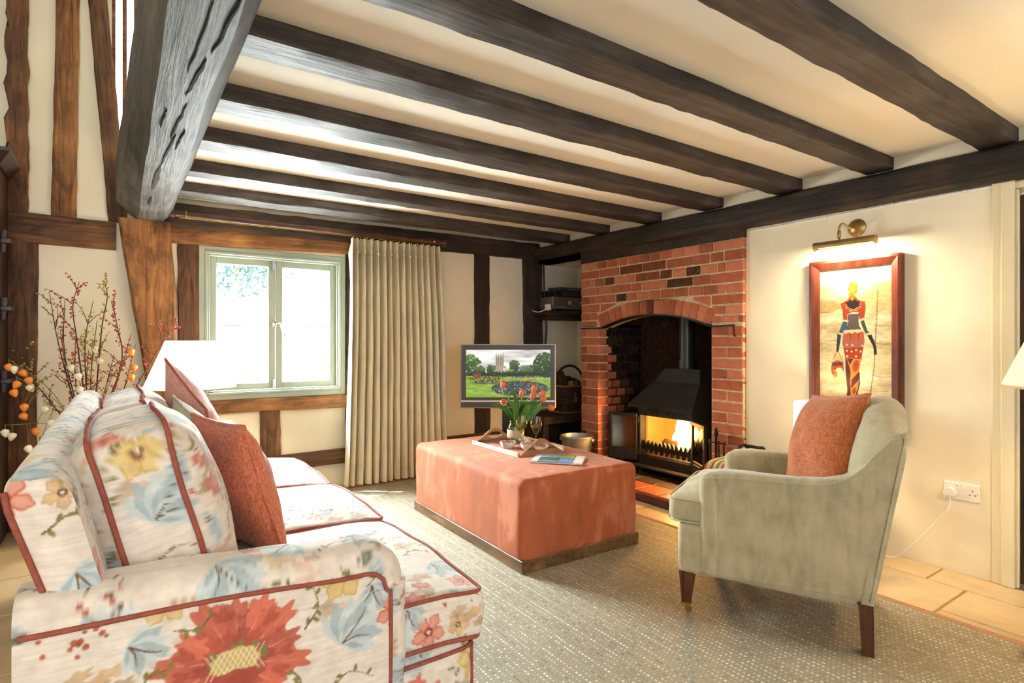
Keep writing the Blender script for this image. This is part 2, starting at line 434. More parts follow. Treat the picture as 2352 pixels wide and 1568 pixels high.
# woven rug with a plain binding
def rug_mat():
    m, nt, b = newmat('woven_sisal'); tc = nd(nt, 'ShaderNodeTexCoord'); sp = nd(nt, 'ShaderNodeSeparateXYZ'); nt.links.new(tc.outputs['Object'], sp.inputs[0])
    wob = mathn(nt, 'MULTIPLY', noise_n(nt, coords(nt, 'Object'), 9.0, 2), 0.006)
    x = mathn(nt, 'ADD', sp.outputs[0], wob); y = sp.outputs[1]
    row = mathn(nt, 'FLOOR', mathn(nt, 'MULTIPLY', x, 1 / 0.024)); fx = mathn(nt, 'FRACT', mathn(nt, 'MULTIPLY', x, 1 / 0.024))
    yy = mathn(nt, 'ADD', mathn(nt, 'MULTIPLY', y, 1 / 0.017), mathn(nt, 'MULTIPLY', row, 0.37)); fy = mathn(nt, 'FRACT', yy)
    line = mathn(nt, 'LESS_THAN', mathn(nt, 'ABSOLUTE', mathn(nt, 'SUBTRACT', fx, 0.5)), 0.15)
    wn = nd(nt, 'ShaderNodeTexWhiteNoise', noise_dimensions='2D'); cb = nd(nt, 'ShaderNodeCombineXYZ'); nt.links.new(row, cb.inputs[0]); nt.links.new(mathn(nt, 'FLOOR', yy), cb.inputs[1]); nt.links.new(cb.outputs[0], wn.inputs['Vector'])
    wr_ = nd(nt, 'ShaderNodeTexWhiteNoise', noise_dimensions='1D'); nt.links.new(row, wr_.inputs['W'])
    dash = mathn(nt, 'MULTIPLY', line, mathn(nt, 'LESS_THAN', fy, 0.66))
    gap = mathn(nt, 'MULTIPLY', line, mathn(nt, 'GREATER_THAN', fy, 0.72))
    ribs = mathn(nt, 'SINE', mathn(nt, 'MULTIPLY', y, 2 * PI / 0.0075))
    sh = mathn(nt, 'ABSOLUTE', mathn(nt, 'SUBTRACT', fx, 0.5))
    n1 = noise_n(nt, coords(nt, 'Object', (120, 30, 1)), 3.0, 3); n2 = noise_n(nt, coords(nt, 'Object'), 3.0, 3)
    base = ramp(nt, mathn(nt, 'ADD', mathn(nt, 'MULTIPLY', n1, 0.7), mathn(nt, 'MULTIPLY', n2, 0.3)), [(0.3, (120, 112, 96)), (0.5, (146, 138, 120)), (0.7, (168, 160, 144))])
    dc = ramp(nt, mathn(nt, 'ADD', mathn(nt, 'MULTIPLY', wn.outputs['Value'], 0.6), mathn(nt, 'MULTIPLY', wr_.outputs['Value'], 0.4)), [(0.1, (112, 84, 58)), (0.35, (176, 150, 114)), (0.6, (206, 190, 162)), (0.85, (238, 232, 218))])
    col = mixc(nt, mathn(nt, 'MULTIPLY', dash, 0.75), base, dc); col = mixc(nt, mathn(nt, 'MULTIPLY', gap, 0.45), col, rgba((96, 76, 54)))
    nt.links.new(col, b.inputs['Base Color']); b.inputs['Roughness'].default_value = 0.55; b.inputs['Specular IOR Level'].default_value = 0.5
    h = mathn(nt, 'ADD', mathn(nt, 'MULTIPLY', dash, 0.9), mathn(nt, 'ADD', mathn(nt, 'MULTIPLY', ribs, 0.25), mathn(nt, 'MULTIPLY', gap, -0.8)))
    bump(nt, b, h, 0.35, 0.002); return m
M_RUG = rug_mat(); M_BIND = plain('tan_binding_tape', (176, 134, 100), 0.85, 0, 0.06, 30, 0.2, 200)
RX0, RX1, RY0, RY1 = -0.26, 2.845, -1.3, 4.42
rug = thing('woven_rug', 'large woven sisal rug with dashed pale stitches and tan bound edge', 'rug', ((RX0 + RX1) / 2, (RY0 + RY1) / 2, 0))
V, F = box(RX0 + .03, RX1 - .03, RY0 + .03, RY1 - .03, -0.008, 0.0); mesh('weave', V, F, M_RUG, rug)
for (a, b_, c, d) in ((RX0, RX0 + .034, RY0, RY1), (RX1 - .034, RX1, RY0, RY1), (RX0 + .034, RX1 - .034, RY0, RY0 + .034), (RX0 + .034, RX1 - .034, RY1 - .034, RY1)):
    V, F = bevbox(a, b_, c, d, -0.0085, 0.0015, 0.0015); mesh('binding', V, F, M_BIND, rug)

# ------------------------------------------------------------------ timbers
def timber(name, p0, p1, w, h, up, mat, label, cat='timber', irr=0.008, cham=0.012, taper=None, group=None, parent=None, seed=None, seg=None, kink=None):
    """hewn timber: local x runs along its length; w across, h along 'up'"""
    p0, p1 = Vector(p0), Vector(p1); L = (p1 - p0).length; ex = (p1 - p0).normalized(); upv = Vector(up)
    ez = (upv - ex * upv.dot(ex)).normalized(); ey = ez.cross(ex)
    M = Matrix(((ex.x, ey.x, ez.x, p0.x), (ex.y, ey.y, ez.y, p0.y), (ex.z, ey.z, ez.z, p0.z), (0, 0, 0, 1)))
    n = seg or max(6, int(L / 0.07)); sd = seed if seed is not None else rng.uniform(0, 90)
    rings = []
    for i in range(n + 1):
        t = i / n; x = L * t; k = 1.0
        ww, hh = (w, h) if taper is None else (w + (taper[0] - w) * t, h + (taper[1] - h) * t)
        oy = oz = 0.0
        if kink: oy, oz = kink(t)
        a, b_ = ww / 2, hh / 2; c = cham
        base = [(-a + c, -b_), (0, -b_), (a - c, -b_), (a, -b_ + c), (a, 0), (a, b_ - c), (a - c, b_), (0, b_), (-a + c, b_), (-a, b_ - c), (-a, 0), (-a, -b_ + c)]
        ring = []
        for q, (yy, zz) in enumerate(base):
            g = irr * mnoise.fractal((x * 3.1 + sd, (q // 3) * 3.7 + sd, 0.3), 1.0, 2.0, 3) + irr * 0.5 * mnoise.noise((x * 11 + sd, q * 0.9, 5.1))
            s = 1 + g / max(a, b_) * 1.4
            ring.append((x, oy + yy + math.copysign(g, yy) * (abs(yy) > .4 * a), oz + zz + math.copysign(g, zz) * (abs(zz) > .4 * b_)))
        rings.append(ring)
    V, F = loft(rings)
    o = mesh(name, V, F, mat, parent, smooth=True, M=M, auto=38)
    if parent is None: tag(o, label, cat, group)
    return o
# joists: (y near, y far, colour order towards the window)
JO = [(0.852, 1.0), (1.377, 1.514), (1.877, 2.035), (2.437, 2.597), (2.98, 3.14), (3.555, 3.685), (4.08, 4.256)]
JL = ['widest ceiling joist at the near end, lying beside the lamp lit yellow ceiling',
      'second dark ceiling joist counting from the door end of the room',
      'third dark ceiling joist from the door end, with a knot near the heavy beam',
      'fourth dark ceiling joist from the door end, middle of the row of seven',
      'fifth dark ceiling joist, third counting back from the window wall',
      'sixth dark ceiling joist, second counting back from the window wall',
      'ceiling joist nearest the window wall, just before the curtain pole']
for (a, b_), lb in zip(JO, JL):
    timber('ceiling_joist', (0.30, (a + b_) / 2, ZC - 0.02), (XW + 0.02, (a + b_) / 2 + rng.uniform(-.006, .006), ZC - 0.02), b_ - a, 0.062 * 1.45, (0, 0, 1), M_JOIST, lb, 'joist', irr=0.006, cham=0.007, group='dark ceiling joists')
# the heavy grey beam that carries them
mb = []
nseg = 90
for i in range(nseg + 1):
    y = 4.52 - (4.52 + 2.6) * i / nseg; t = (4.4 - y) / 3.0
    xl, xr = min(0.07, -0.025 + 0.036 * (4.4 - y)), 0.285 + 0.016 * t; zb = 1.955
    wv = lambda q: 0.0035 * mnoise.fractal((y * 2.3, q * 5.1, 1.7), 1.0, 2.0, 3)
    cl = max(0.02, 0.09 - xl) + 0.012 * mnoise.noise((y * 1.7, 3.3, 0.0)); cr = 0.055 + 0.012 * mnoise.noise((y * 2.1, 7.3, 0.0))
    mb.append([(xl + wv(1), y, 2.34), (xl + wv(2), y, zb + 0.11), (xl + cl * .5 + wv(3), y, zb + 0.05), (xl + cl + wv(4), y, zb + wv(5)), ((xl + xr) / 2, y, zb + wv(6) - .004), (xr - cr + wv(7), y, zb + wv(8)), (xr - cr * .45 + wv(9), y, zb + 0.03), (xr + wv(10), y, zb + 0.075 + wv(11)), (xr + .04 + wv(12), y, zb + 0.20), (xr + .04, y, 2.34)])
V, F = loft(mb)
# build in a frame whose local x runs along the beam
Mb = Matrix.Translation((0.14, 4.52, 2.0)) @ Matrix.Rotation(-PI / 2, 4, 'Z')
Vi = [tuple(Mb.inverted() @ Vector(v)) for v in V]
beam = thing('ceiling_beam', 'massive weathered grey oak beam with chamfered edges and long splits', 'beam', (0.14, 4.52, 2.0))
bm_o = mesh('beam_body', Vi, F, M_BEAM, beam, smooth=True, M=Mb, auto=30)
M_CRACK = plain('crack_shadowed_wood', (26, 22, 20), 0.95, 0, 0.2, 30)
# splits in the underside: thin dark strips, the shade inside the gaps put into their colour
for (y0, y1, x0, x1, w) in ((3.55, 3.02, 0.135, 0.150, 0.020), (3.98, 3.72, 0.135, 0.140, 0.012), (3.02, 2.55, 0.150, 0.175, 0.009), (2.62, 2.2, 0.16, 0.185, 0.007), (2.14, 1.82, 0.175, 0.20, 0.010), (2.75, 2.48, 0.185, 0.20, 0.006), (1.78, 1.4, 0.21, 0.235, 0.006), (1.95, 1.5, 0.165, 0.18, 0.004), (2.5, 2.3, 0.12, 0.13, 0.004)):
    n = 16; top = []; bot = []
    for i in range(n + 1):
        t = i / n; ww = w * math.sin(PI * t) ** 0.7 * (1 + .4 * mnoise.noise((t * 7, y0 * 3, 0))); x = x0 + (x1 - x0) * t + 0.006 * mnoise.noise((t * 5, y1 * 9, 2)); y = y0 + (y1 - y0) * t
        zb = 1.9465
        top.append((x - ww / 2, y, zb + .004)); bot.append((x + ww / 2, y, zb + .004))
    zz = 0.0035
    rings = [[(a[0], a[1], a[2] - zz), (b_[0], b_[1], b_[2] - zz), (b_[0], b_[1], b_[2] + .03), (a[0], a[1], a[2] + .03)] for a, b_ in zip(top, bot)]
    V, F = loft(rings); mesh('split', V, F, M_CRACK, beam)
# post under the beam: jowled head leaning to the right as it goes down
rings = []
for i in range(29):
    t = i / 28; z = 1.955 * (1 - t)
    l = -0.018 + (1.955 - z) * 0.145; r = 0.272 + 0.035 * min(1, (1.955 - z) / .5) + 0.03 * math.sin((1.955 - z) * 2.2) * .3
    l = min(l, 0.16)
    g = lambda q: 0.006 * mnoise.fractal((z * 3.3, q * 4.1, 9.2), 1.0, 2.0, 3)
    yf = 4.47 + 0.02 * t
    rings.append([(l + g(1), 4.62, z), (l + g(2), yf + .012, z), (l + .012 + g(3), yf + g(4), z), (l * .5 + r * .5, yf + g(5), z), (r - .02 + g(6), yf + g(7), z), (r + g(8), yf + .02, z), (r + g(9), 4.62, z)])
Mp = Matrix.Translation((0.15, 4.5, 1.9)) @ Matrix.Rotation(PI / 2, 4, 'Y')
V, F = loft(rings); Vi = [tuple(Mp.inverted() @ Vector(v)) for v in V]
tag(mesh('oak_post', Vi, F, M_OAK, smooth=True, M=Mp, auto=30), 'honey coloured oak post standing under the heavy grey beam', 'post')

def vstud(name, xa0, xb0, z0, xa1, xb1, z1, mat, label, proud=0.022, irr=0.008, group='oak studs in the window wall', kink=None, y=YW):
    w0, w1 = xb0 - xa0, xb1 - xa1
    return timber(name, ((xa0 + xb0) / 2, y + 0.03, z0), ((xa1 + xb1) / 2, y + 0.03, z1), w0, 2 * (0.03 + proud), (0, -1, 0), mat, label, 'stud', irr, taper=(w1, 2 * (0.03 + proud)), group=group, kink=kink, cham=0.006)
def hrail(name, x0, x1, za0, zb0, za1, zb1, mat, label, proud=0.022, irr=0.008, group=None, cat='rail', y=YW):
    return timber(name, (x0, y + 0.03, (za0 + zb0) / 2), (x1, y + 0.03, (za1 + zb1) / 2), zb0 - za0, 2 * (0.03 + proud), (0, -1, 0), mat, label, cat, irr, taper=(zb1 - za1, 2 * (0.03 + proud)), group=group, cham=0.006)
vstud('wall_stud', -0.56, -0.485, 1.94, -0.565, -0.47, 3.9, M_OAKD, 'wavy edged brown stud above the wall rail, leftmost in the upper wall', irr=0.03)
vstud('wall_stud', -0.36, -0.238, 1.94, -0.325, -0.215, 3.9, M_OAK, 'straight orange oak stud in the middle of the upper wall')
vstud('wall_stud', -0.065, 0.035, 1.94, -0.215, -0.115, 3.9, M_OAKD, 'leaning oak stud beside the tall upper window')
hrail('wall_rail', -0.62, -0.028, 1.76, 1.94, 1.757, 1.937, M_OAKD, 'short horizontal oak rail running from the bookcase to the post')
vstud('wall_stud', -0.60, -0.44, -0.01, -0.575, -0.425, 1.765, M_OAKD, 'broad oak stud below the rail, behind the dried branches', irr=0.01)
vstud('wall_stud', 0.335, 0.455, 0.2, 0.327, 0.452, 1.86, M_OAKD, 'oak stud between the leaning post and the window frame')
hrail('window_lintel', 0.24, 1.62, 1.832, 1.955, 1.865, 1.985, M_OAK, 'orange oak lintel above the sage green window', proud=0.035, cat='lintel')
hrail('wall_plate', 0.24, 3.50, 1.945, 2.105, 1.975, 2.125, M_PLATE, 'dark oak wall plate along the ceiling above the curtain pole', proud=0.05, cat='beam')
hrail('sill_timber', 0.44, 1.55, 0.632, 0.724, 0.620, 0.716, M_OAK, 'orange oak sill timber under the window', proud=0.03, cat='sill')
vstud('wall_stud', 0.862, 1.004, 0.27, 0.861, 1.0, 0.64, M_OAKD, 'short oak stud under the window sill timber')
hrail('sole_plate', 0.25, 3.50, 0.168, 0.276, 0.168, 0.290, M_OAKD, 'low dark oak plate running along the foot of the window wall', proud=0.03, cat='beam')
vstud('wall_stud', 1.512, 1.552, 0.27, 1.512, 1.556, 1.87, M_PLATE, 'thin grey stud half hidden behind the curtain edge')
vstud('wall_stud', 2.742, 2.892, 0.28, 2.730, 2.885, 1.98, M_PLATE, 'dark stud behind the television', irr=0.01)
vstud('corner_post', 3.33, 3.50, 0.0, 3.285, 3.50, 2.0, M_PLATE, 'dark oak corner post beside the alcove', irr=0.014, proud=0.04)
# beam over the fireplace and picture
def mk_mantel():
    V = []; rings = []
    n = 110
    for i in range(n + 1):
        t = i / n; y = 4.56 - (4.56 + 2.6) * t
        zt = 2.085 - 0.012 * min(1, (4.56 - y) / 2) + 0.008 * mnoise.fractal((y * 3, 1.2, 0), 1, 2, 3)
        zb = 1.955 - 0.05 * min(1, max(0, (3.9 - y) / 1.2)) + 0.010 * mnoise.fractal((y * 2.6, 5.2, 0), 1, 2, 3) * (1 if y > 2.3 else .3)
        xf = 3.385 + 0.008 * mnoise.fractal((y * 2, 8.2, 0), 1, 2, 3)
        rings.append([(3.56, y, zb), (xf + .03, y, zb), (xf, y, zb + .022), (xf - .003, y, (zb + zt) / 2), (xf + .004, y, zt - .02), (xf + .035, y, zt), (3.56, y, zt)])
    V, F = loft(rings); M = Matrix.Translation((3.45, 4.56, 2.0)) @ Matrix.Rotation(-PI / 2, 4, 'Z')
    o = mesh('mantel_beam', [tuple(M.inverted() @ Vector(v)) for v in V], F, M_MANT, smooth=True, M=M, auto=35)
    tag(o, 'long black hewn beam running over the fireplace and the picture wall', 'beam')
mk_mantel()

# ------------------------------------------------------------------ windows
def frame_rect(x0, x1, z0, z1, w, y0, y1):
    m = MB(); m.add(*bevbox(x0, x0 + w, y0, y1, z0, z1, .003)); m.add(*bevbox(x1 - w, x1, y0, y1, z0, z1, .003)); m.add(*bevbox(x0 + w, x1 - w, y0, y1, z1 - w, z1, .003)); m.add(*bevbox(x0 + w, x1 - w, y0, y1, z0, z0 + w, .003)); return m
win = thing('window_1', 'sage green painted two light casement window', 'window', (0.98, YW, 0.72), kind='structure')
frame_rect(0.455, 1.507, 0.724, 1.836, 0.045, YW - 0.012, YW + 0.16).build('outer_frame', M_SAGE, win)
frame_rect(0.492, 1.470, 0.761, 1.800, 0.020, YW - 0.024, YW + 0.02).build('outer_moulding', M_SAGE, win)
frame_rect(0.512, 1.452, 0.780, 1.780, 0.014, YW - 0.004, YW + 0.10).build('inner_moulding', M_SAGE, win)
for (a, b_) in ((0.524, 0.976), (0.980, 1.440)):
    s = frame_rect(a, b_, 0.790, 1.768, 0.048, YW + 0.03, YW + 0.07).build('casement', M_SAGE, win)
    V, F = box(a + .046, b_ - .046, YW + 0.048, YW + 0.052, 0.836, 1.722); mesh('pane', V, F, M_GLASS, s)
    V, F = bevbox(a + .046, b_ - .046, YW + 0.038, YW + 0.062, 1.262, 1.272, .002); mesh('glazing_bar', V, F, M_SAGE, s)
V, F = bevbox(0.950, 0.974, YW + .012, YW + .034, 1.690, 1.768, .003); mesh('top_bolt', V, F, M_CHROME, win)
V, F = bevbox(0.950, 0.974, YW + .012, YW + .034, 0.795, 0.865, .003); mesh('bottom_bolt', V, F, M_CHROME, win)
m = MB(); m.add(*bevbox(0.955, 0.985, YW + .008, YW + .032, 1.26, 1.31, .003)); m.add(*tube(bez([(0.975, YW + .01, 1.29), (1.0, YW - .03, 1.285), (1.012, YW - .035, 1.24), (1.035, YW - .035, 1.195)], 14), 0.006, 8)); m.build('casement_handle', M_CHROME, win, smooth=True)
w2 = thing('window_2', 'tall upper window with thin wooden mullions beside the beam', 'window', (0.44, YW, 2.5), kind='structure')
frame_rect(-0.06, 0.86, 2.34, 3.71, 0.03, YW + .02, YW + .14).build('frame', M_OAKD, w2)
for x in (0.02, 0.085, 0.17, 0.30, 0.43, 0.56, 0.70):
    V, F = bevbox(x - .012, x + .012, YW + .03, YW + .09, 2.36, 3.7, .003); mesh('mullion', V, F, M_OAKD, w2)
V, F = box(-0.04, 0.83, YW + .1, YW + .104, 2.36, 3.69); mesh('pane', V, F, M_GLASS, w2)
# soft tree outside the window
M_LEAF = plain('pale_sunlit_leaf', (104, 138, 140), 0.7, 0, 0.2, 3.0)
M_BARK = plain('bark', (190, 180, 170), 0.9, 0, 0.2, 8)
tree = thing('garden_tree', 'pale green tree in the garden seen through the left window light', 'tree', (2.05, 13.0, -0.3))
V, F = tube(bez([(2.05, 13, -.3), (2.1, 13, 1.2), (1.95, 13, 2.4), (2.05, 13, 3.6)], 12), [.16 - .009 * i for i in range(13)][:13], 8); mesh('trunk', V, F, M_BARK, tree, smooth=True)
V = []; F = []
for i in range(1500):
    while True:
        d = Vector((rng.uniform(-1, 1), rng.uniform(-1, 1), rng.uniform(-1, 1)))
        if d.length < 1: break
    c = Vector((2.05, 13, 3.05)) + Vector((d.x * 1.15, d.y * .9, d.z * 1.0)); a = Vector((rng.gauss(0, 1), rng.gauss(0, 1), rng.gauss(0, 1))).normalized(); b_ = a.orthogonal().normalized()
    k = len(V); V += [tuple(c + a * .07), tuple(c + b_ * .03), tuple(c - a * .07), tuple(c - b_ * .03)]; F.append((k, k + 1, k + 2, k + 3))
tag(mesh('foliage', V, F, M_LEAF, tree), kind='stuff')
V, F = box(-14, 16, YW + .3, 30, -.5, -.3); struct(mesh('ground_outside', V, F, plain('sunlit_gravel', (205, 200, 186), 0.9, 0, .1, 2)), 'pale ground outside the window', 'ground')

# ------------------------------------------------------------------ doorway on the right
dw = thing('door_1', 'dark brown wooden door in a cream moulded frame', 'door', (XW, 0.43, 0), kind='structure')
for (a, b_) in ((0.862, 0.948), (-0.106, -0.02)):
    s = 1 if a > 0 else -1
    m = MB(); m.add(*bevbox(XW - .016, XW + .004, a, b_, -.008, 1.95, .003)); yy = a if s > 0 else b_
    m.build('architrave', M_CREAMP, dw)
    m = MB(); m.add(*bevbox(XW - .026, XW - .012, min(yy, yy + s * .05), max(yy, yy + s * .05), -.008, 1.905, .004)); m.build('architrave_moulding', M_CREAMP, dw)
    V, F = bevbox(XW - .004, XW + .13, min(yy, yy - s * .012), max(yy, yy - s * .012), -.008, 1.866, .003); mesh('jamb', V, F, M_CREAMP, dw)
V, F = bevbox(XW - .014, XW + .004, -.106, .948, 1.868, 1.90, .003); mesh('head_architrave', V, F, M_CREAMP, dw)
V, F = bevbox(XW - .004, XW + .13, .01, .832, 1.84, 1.866, .003); mesh('head_jamb', V, F, M_CREAMP, dw)
V, F = bevbox(XW + .012, XW + .055, -.007, .849, 0.012, 1.838, .003); d_ = mesh('door_leaf', V, F, M_DARKW, dw)
for (z0, z1) in ((.2, .85), (1.0, 1.7)):
    for (a, b_) in ((.1, .39), (.45, .74)):
        V, F = bevbox(XW + .006, XW + .013, a, b_, z0, z1, .003); mesh('door_panel', V, F, M_DARKW, d_)
V, F = bevbox(XW - .01, XW + .13, .01, .832, -.008, .012, .003); mesh('threshold', V, F, M_DARKW, dw)
# ------------------------------------------------------------------ fireplace of separate bricks
def brick_mat(name, stops):
    m, nt, b = newmat(name); v = coords(nt, 'Object'); oi = nd(nt, 'ShaderNodeObjectInfo')
    n1 = noise_n(nt, v, 16.0, 6, 0.7); n2 = noise_n(nt, v, 55.0, 4, 0.7)
    f = mathn(nt, 'ADD', mathn(nt, 'MULTIPLY', n1, 0.55), mathn(nt, 'MULTIPLY', oi.outputs['Random'], 0.42))
    col = ramp(nt, f, stops)
    spk = ramp(nt, n2, [(0.62, (0, 0, 0)), (0.70, (255, 255, 255))])
    col = mixc(nt, mathn(nt, 'MULTIPLY', spk, 0.35), col, rgba((225, 170, 140)))
    nt.links.new(col, b.inputs['Base Color']); b.inputs['Roughness'].default_value = 0.9; b.inputs['Specular IOR Level'].default_value = 0.15
    bump(nt, b, mathn(nt, 'ADD', n1, n2), 0.55, 0.005); return m
M_BRICK = brick_mat('red_brick', [(0.2, (136, 76, 56)), (0.45, (180, 102, 74)), (0.75, (206, 134, 102))])
M_BRICKD = brick_mat('burnt_brick', [(0.2, (66, 46, 40)), (0.5, (104, 62, 46)), (0.8, (150, 80, 56))])
M_SOOT = brick_mat('sooty_brick', [(0.2, (16, 14, 13)), (0.55, (34, 27, 24)), (0.85, (78, 50, 38))])
M_MORTAR = plain('lime_mortar', (214, 192, 152), 0.95, 0, 0.1, 30.0, 0.5, 90.0, spec=0.1)
M_MSOOT = plain('sooty_mortar', (52, 42, 32), 0.95, 0, 0.35, 20.0, 0.4, 90.0, spec=0.1)
XB = 3.43; YL, YR = 3.892, 2.262; OL, OR = 3.669, 2.513
fp = thing('fireplace', 'red brick chimney breast with shallow arched opening', 'fireplace', (XB, 3.08, 0))
# arc through three points (y, z)
(ax, az), (bx, bz), (cx, cz) = (3.615, 1.270), (3.043, 1.361), (2.517, 1.261)
D = 2 * (ax * (bz - cz) + bx * (cz - az) + cx * (az - bz))
AY = ((ax * ax + az * az) * (bz - cz) + (bx * bx + bz * bz) * (cz - az) + (cx * cx + cz * cz) * (az - bz)) / D
AZ = ((ax * ax + az * az) * (cx - bx) + (bx * bx + bz * bz) * (ax - cx) + (cx * cx + cz * cz) * (bx - ax)) / D
AR = math.hypot(ax - AY, az - AZ)
def arcz(y, r): return AZ + math.sqrt(max(0, r * r - (y - AY) ** 2))
for (a, b_, nm) in ((OL, YL - .006, 'l'), (YR + .006, OR, 'r')):
    V, F = box(XB + .009, 4.0, a + (.006 if nm == 'l' else 0), b_, -.008, 1.275); mesh('mortar_jamb', V, F, M_MORTAR, fp)
ys = list(np.linspace(OR, OL, 25))
poly = [(YR + .006, 1.275), (OR, 1.275)] + [(y, max(1.27, arcz(y, AR))) for y in ys[1:-1]] + [(OL, 1.275), (YL - .006, 1.275), (YL - .006, 1.93), (YR + .006, 1.93)]
# head split into columns so that the faces stay well shaped
rings = []
cols_ = [YR + .006] + ys + [YL - .006]
for y in cols_:
    zb = 1.275 if (y <= OR + 1e-6 or y >= OL - 1e-6) else max(1.27, arcz(y, AR))
    rings.append([(XB + .009, y, zb), (3.57, y, zb), (3.57, y, 1.93), (XB + .009, y, 1.93)])
V, F = loft(rings); mesh('mortar_head', V, F, M_MORTAR, fp)
V, F = box(3.97, 4.0, OR, OL, -.008, 1.95); mesh('mortar_back', V, F, M_MSOOT, fp)
for (a, b_) in ((OL - .002, YL - .006), (YR + .006, OR + .002)):
    V, F = box(3.57, 4.0, a, b_, 1.275, 1.95); mesh('chimney_side', V, F, M_MSOOT, fp)
V, F = box(3.57, 4.0, YR + .006, YL - .006, 1.90, 1.95); mesh('chimney_throat', V, F, M_MSOOT, fp)
V, F = box(3.56, 3.972, OL - .002, OL + .004, .05, 1.3); mesh('sooty_render', V, F, M_MSOOT, fp)
def brick(a0, a1, z0, z1, mat, face='front', x0=None, x1=None, dark=False):
    g = 0.0064; j = rng.uniform(-.003, .003)
    if face == 'front': B = [XB + j, XB + .1, a0 + g - (.011 if abs(a0 - OL) < 1e-6 else 0), a1 - g, z0 + g, z1 - g]
    else: B = [a0 + g, a1 - g, OL - .006 + j, OL + .05, z0 + g, z1 - g]
    V, F = bevbox(*B, 0.0035)
    V = [(v[0] + rng.uniform(-.0018, .0018), v[1] + rng.uniform(-.002, .002), v[2] + rng.uniform(-.0022, .0022)) for v in V]
    c = Vector(((B[0] + B[1]) / 2, (B[2] + B[3]) / 2, (B[4] + B[5]) / 2))
    return mesh('brick', [tuple(Vector(v) - c) for v in V], F, mat, fp, M=Matrix.Translation(c))
zl = [1.850, 1.778, 1.702, 1.628, 1.553, 1.478, 1.405, 1.334, 1.275]
def uy(px):                           # brick joints were measured along the face; convert to y on the face
    u = 1320 + px / 5.88; k = (u - 1176) / 1306.667
    A_ = math.radians(34.5); dx = math.sin(A_) + k * math.cos(A_); dy = math.cos(A_) - k * math.sin(A_)
    return dy * XB / dx
rows = [[100, 232, 292, 435, 572, 712, 860, 1000, 1150, 1308, 1480, 1668, 1872, 2275],
        [78, 323, 600, 908, 1228, 1590, 1822, 2010, 2285], [85, 195, 260, 398, 532, 672, 815, 972, 1145, 1312, 1490, 1695, 1915, 2035, 2285],
        [80, 325, 472, 750, 902, 1235, 1590, 1828, 2285], [85, 198, 268, 405, 548, 695, 842, 998, 1155, 1330, 1525, 1732, 1930, 2028, 2285]]
DARK = {(1, 2), (1, 3), (2, 6), (2, 8), (2, 7), (2, 10), (4, 4), (3, 5), (2, 3)}
for i, r in enumerate(rows):
    for k in range(len(r) - 1):
        brick(uy(r[k + 1]), uy(r[k]), zl[i + 1], zl[i], M_BRICKD if (i, k) in DARK else M_BRICK)
for (i, prs) in ((5, [(85, 330), (1840, 2285)]), (6, [(80, 200), (200, 300), (1850, 2028), (2028, 2285)]), (7, [(95, 295), (1845, 1988), (1988, 2190), (2190, 2285)])):
    for (a, b_) in prs: brick(uy(b_), uy(a), zl[i + 1], zl[i], M_BRICK)
# wedge bricks above the arch shoulders
def poly_brick(pts, mat, name='brick'):
    n = len(pts); c = Vector((XB + .04, sum(p[0] for p in pts) / n, sum(p[1] for p in pts) / n))
    def ring(x, s): return [(x - c.x, (p[0] - c.y) * s, (p[1] - c.z) * s) for p in pts]
    j = rng.uniform(-.002, .002)
    V, F = loft([ring(XB + j, .95), ring(XB + .004 + j, .99), ring(XB + .1, .99)]); return mesh(name, V, F, mat, fp, M=Matrix.Translation(c))
H = 0.118
poly_brick([(uy(345), 1.405), (uy(345), 1.473), (uy(540), 1.473), (uy(540), 1.462)], M_BRICK)
poly_brick([(uy(1815), 1.405), (uy(1815), 1.472), (uy(1610), 1.472), (uy(1590), 1.455)], M_BRICK)
poly_brick([(uy(560), 1.462), (uy(560), 1.474), (uy(1500), 1.474), (uy(1500), 1.468), (uy(1030), 1.476)], M_MORTAR, 'mortar_fillet')
NV = 17
a0 = math.atan2(1.270 - AZ, OL - .03 - AY); a1 = math.atan2(1.261 - AZ, OR + .0 - AY)
for k in range(NV):
    p, q = a0 + (a1 - a0) * (k + .07) / NV, a0 + (a1 - a0) * (k + .93) / NV
    r0, r1 = AR + .006, AR + H
    poly_brick([(AY + r * math.cos(t), AZ + r * math.sin(t)) for (r, t) in ((r0, p), (r1, p), (r1, q), (r0, q))], M_BRICKD if k in (8,) else M_BRICK)
# jamb courses below the arch
nz = 16; zz = [1.262 - i * (1.262 - 0.062) / nz for i in range(nz + 1)]
for i in range(nz):
    half = (YL + OL) / 2
    sp = OL + .075 if i % 2 else YL - .075
    if i % 2 == 0:
        brick(sp, YL, zz[i + 1], zz[i], M_BRICKD if i == 12 else M_BRICK); brick(OL, sp, zz[i + 1], zz[i], M_BRICK)
    else: brick(OL, YL, zz[i + 1], zz[i], M_BRICK)
    if i % 2 == 0:
        brick(YR, (YR + OR) / 2, zz[i + 1], zz[i], M_BRICK); brick((YR + OR) / 2, OR, zz[i + 1], zz[i], M_BRICK)
    else: brick(YR, OR, zz[i + 1], zz[i], M_BRICK)
    xs = [XB + .1, 3.60, 3.71, 3.82, 3.93, 3.97] if i % 2 == 0 else [XB + .1, 3.655, 3.765, 3.875, 3.97]
    for k in range(len(xs) - 1):
        zm = (zz[i] + zz[i + 1]) / 2
        soot = (zm > .78 and k > 0) or (zm > .62 and k > 2) or zm > 1.1
        brick(xs[k], xs[k + 1], zz[i + 1], zz[i], M_SOOT if soot else (M_BRICKD if k > 1 else M_BRICK), face='side')
m = MB()
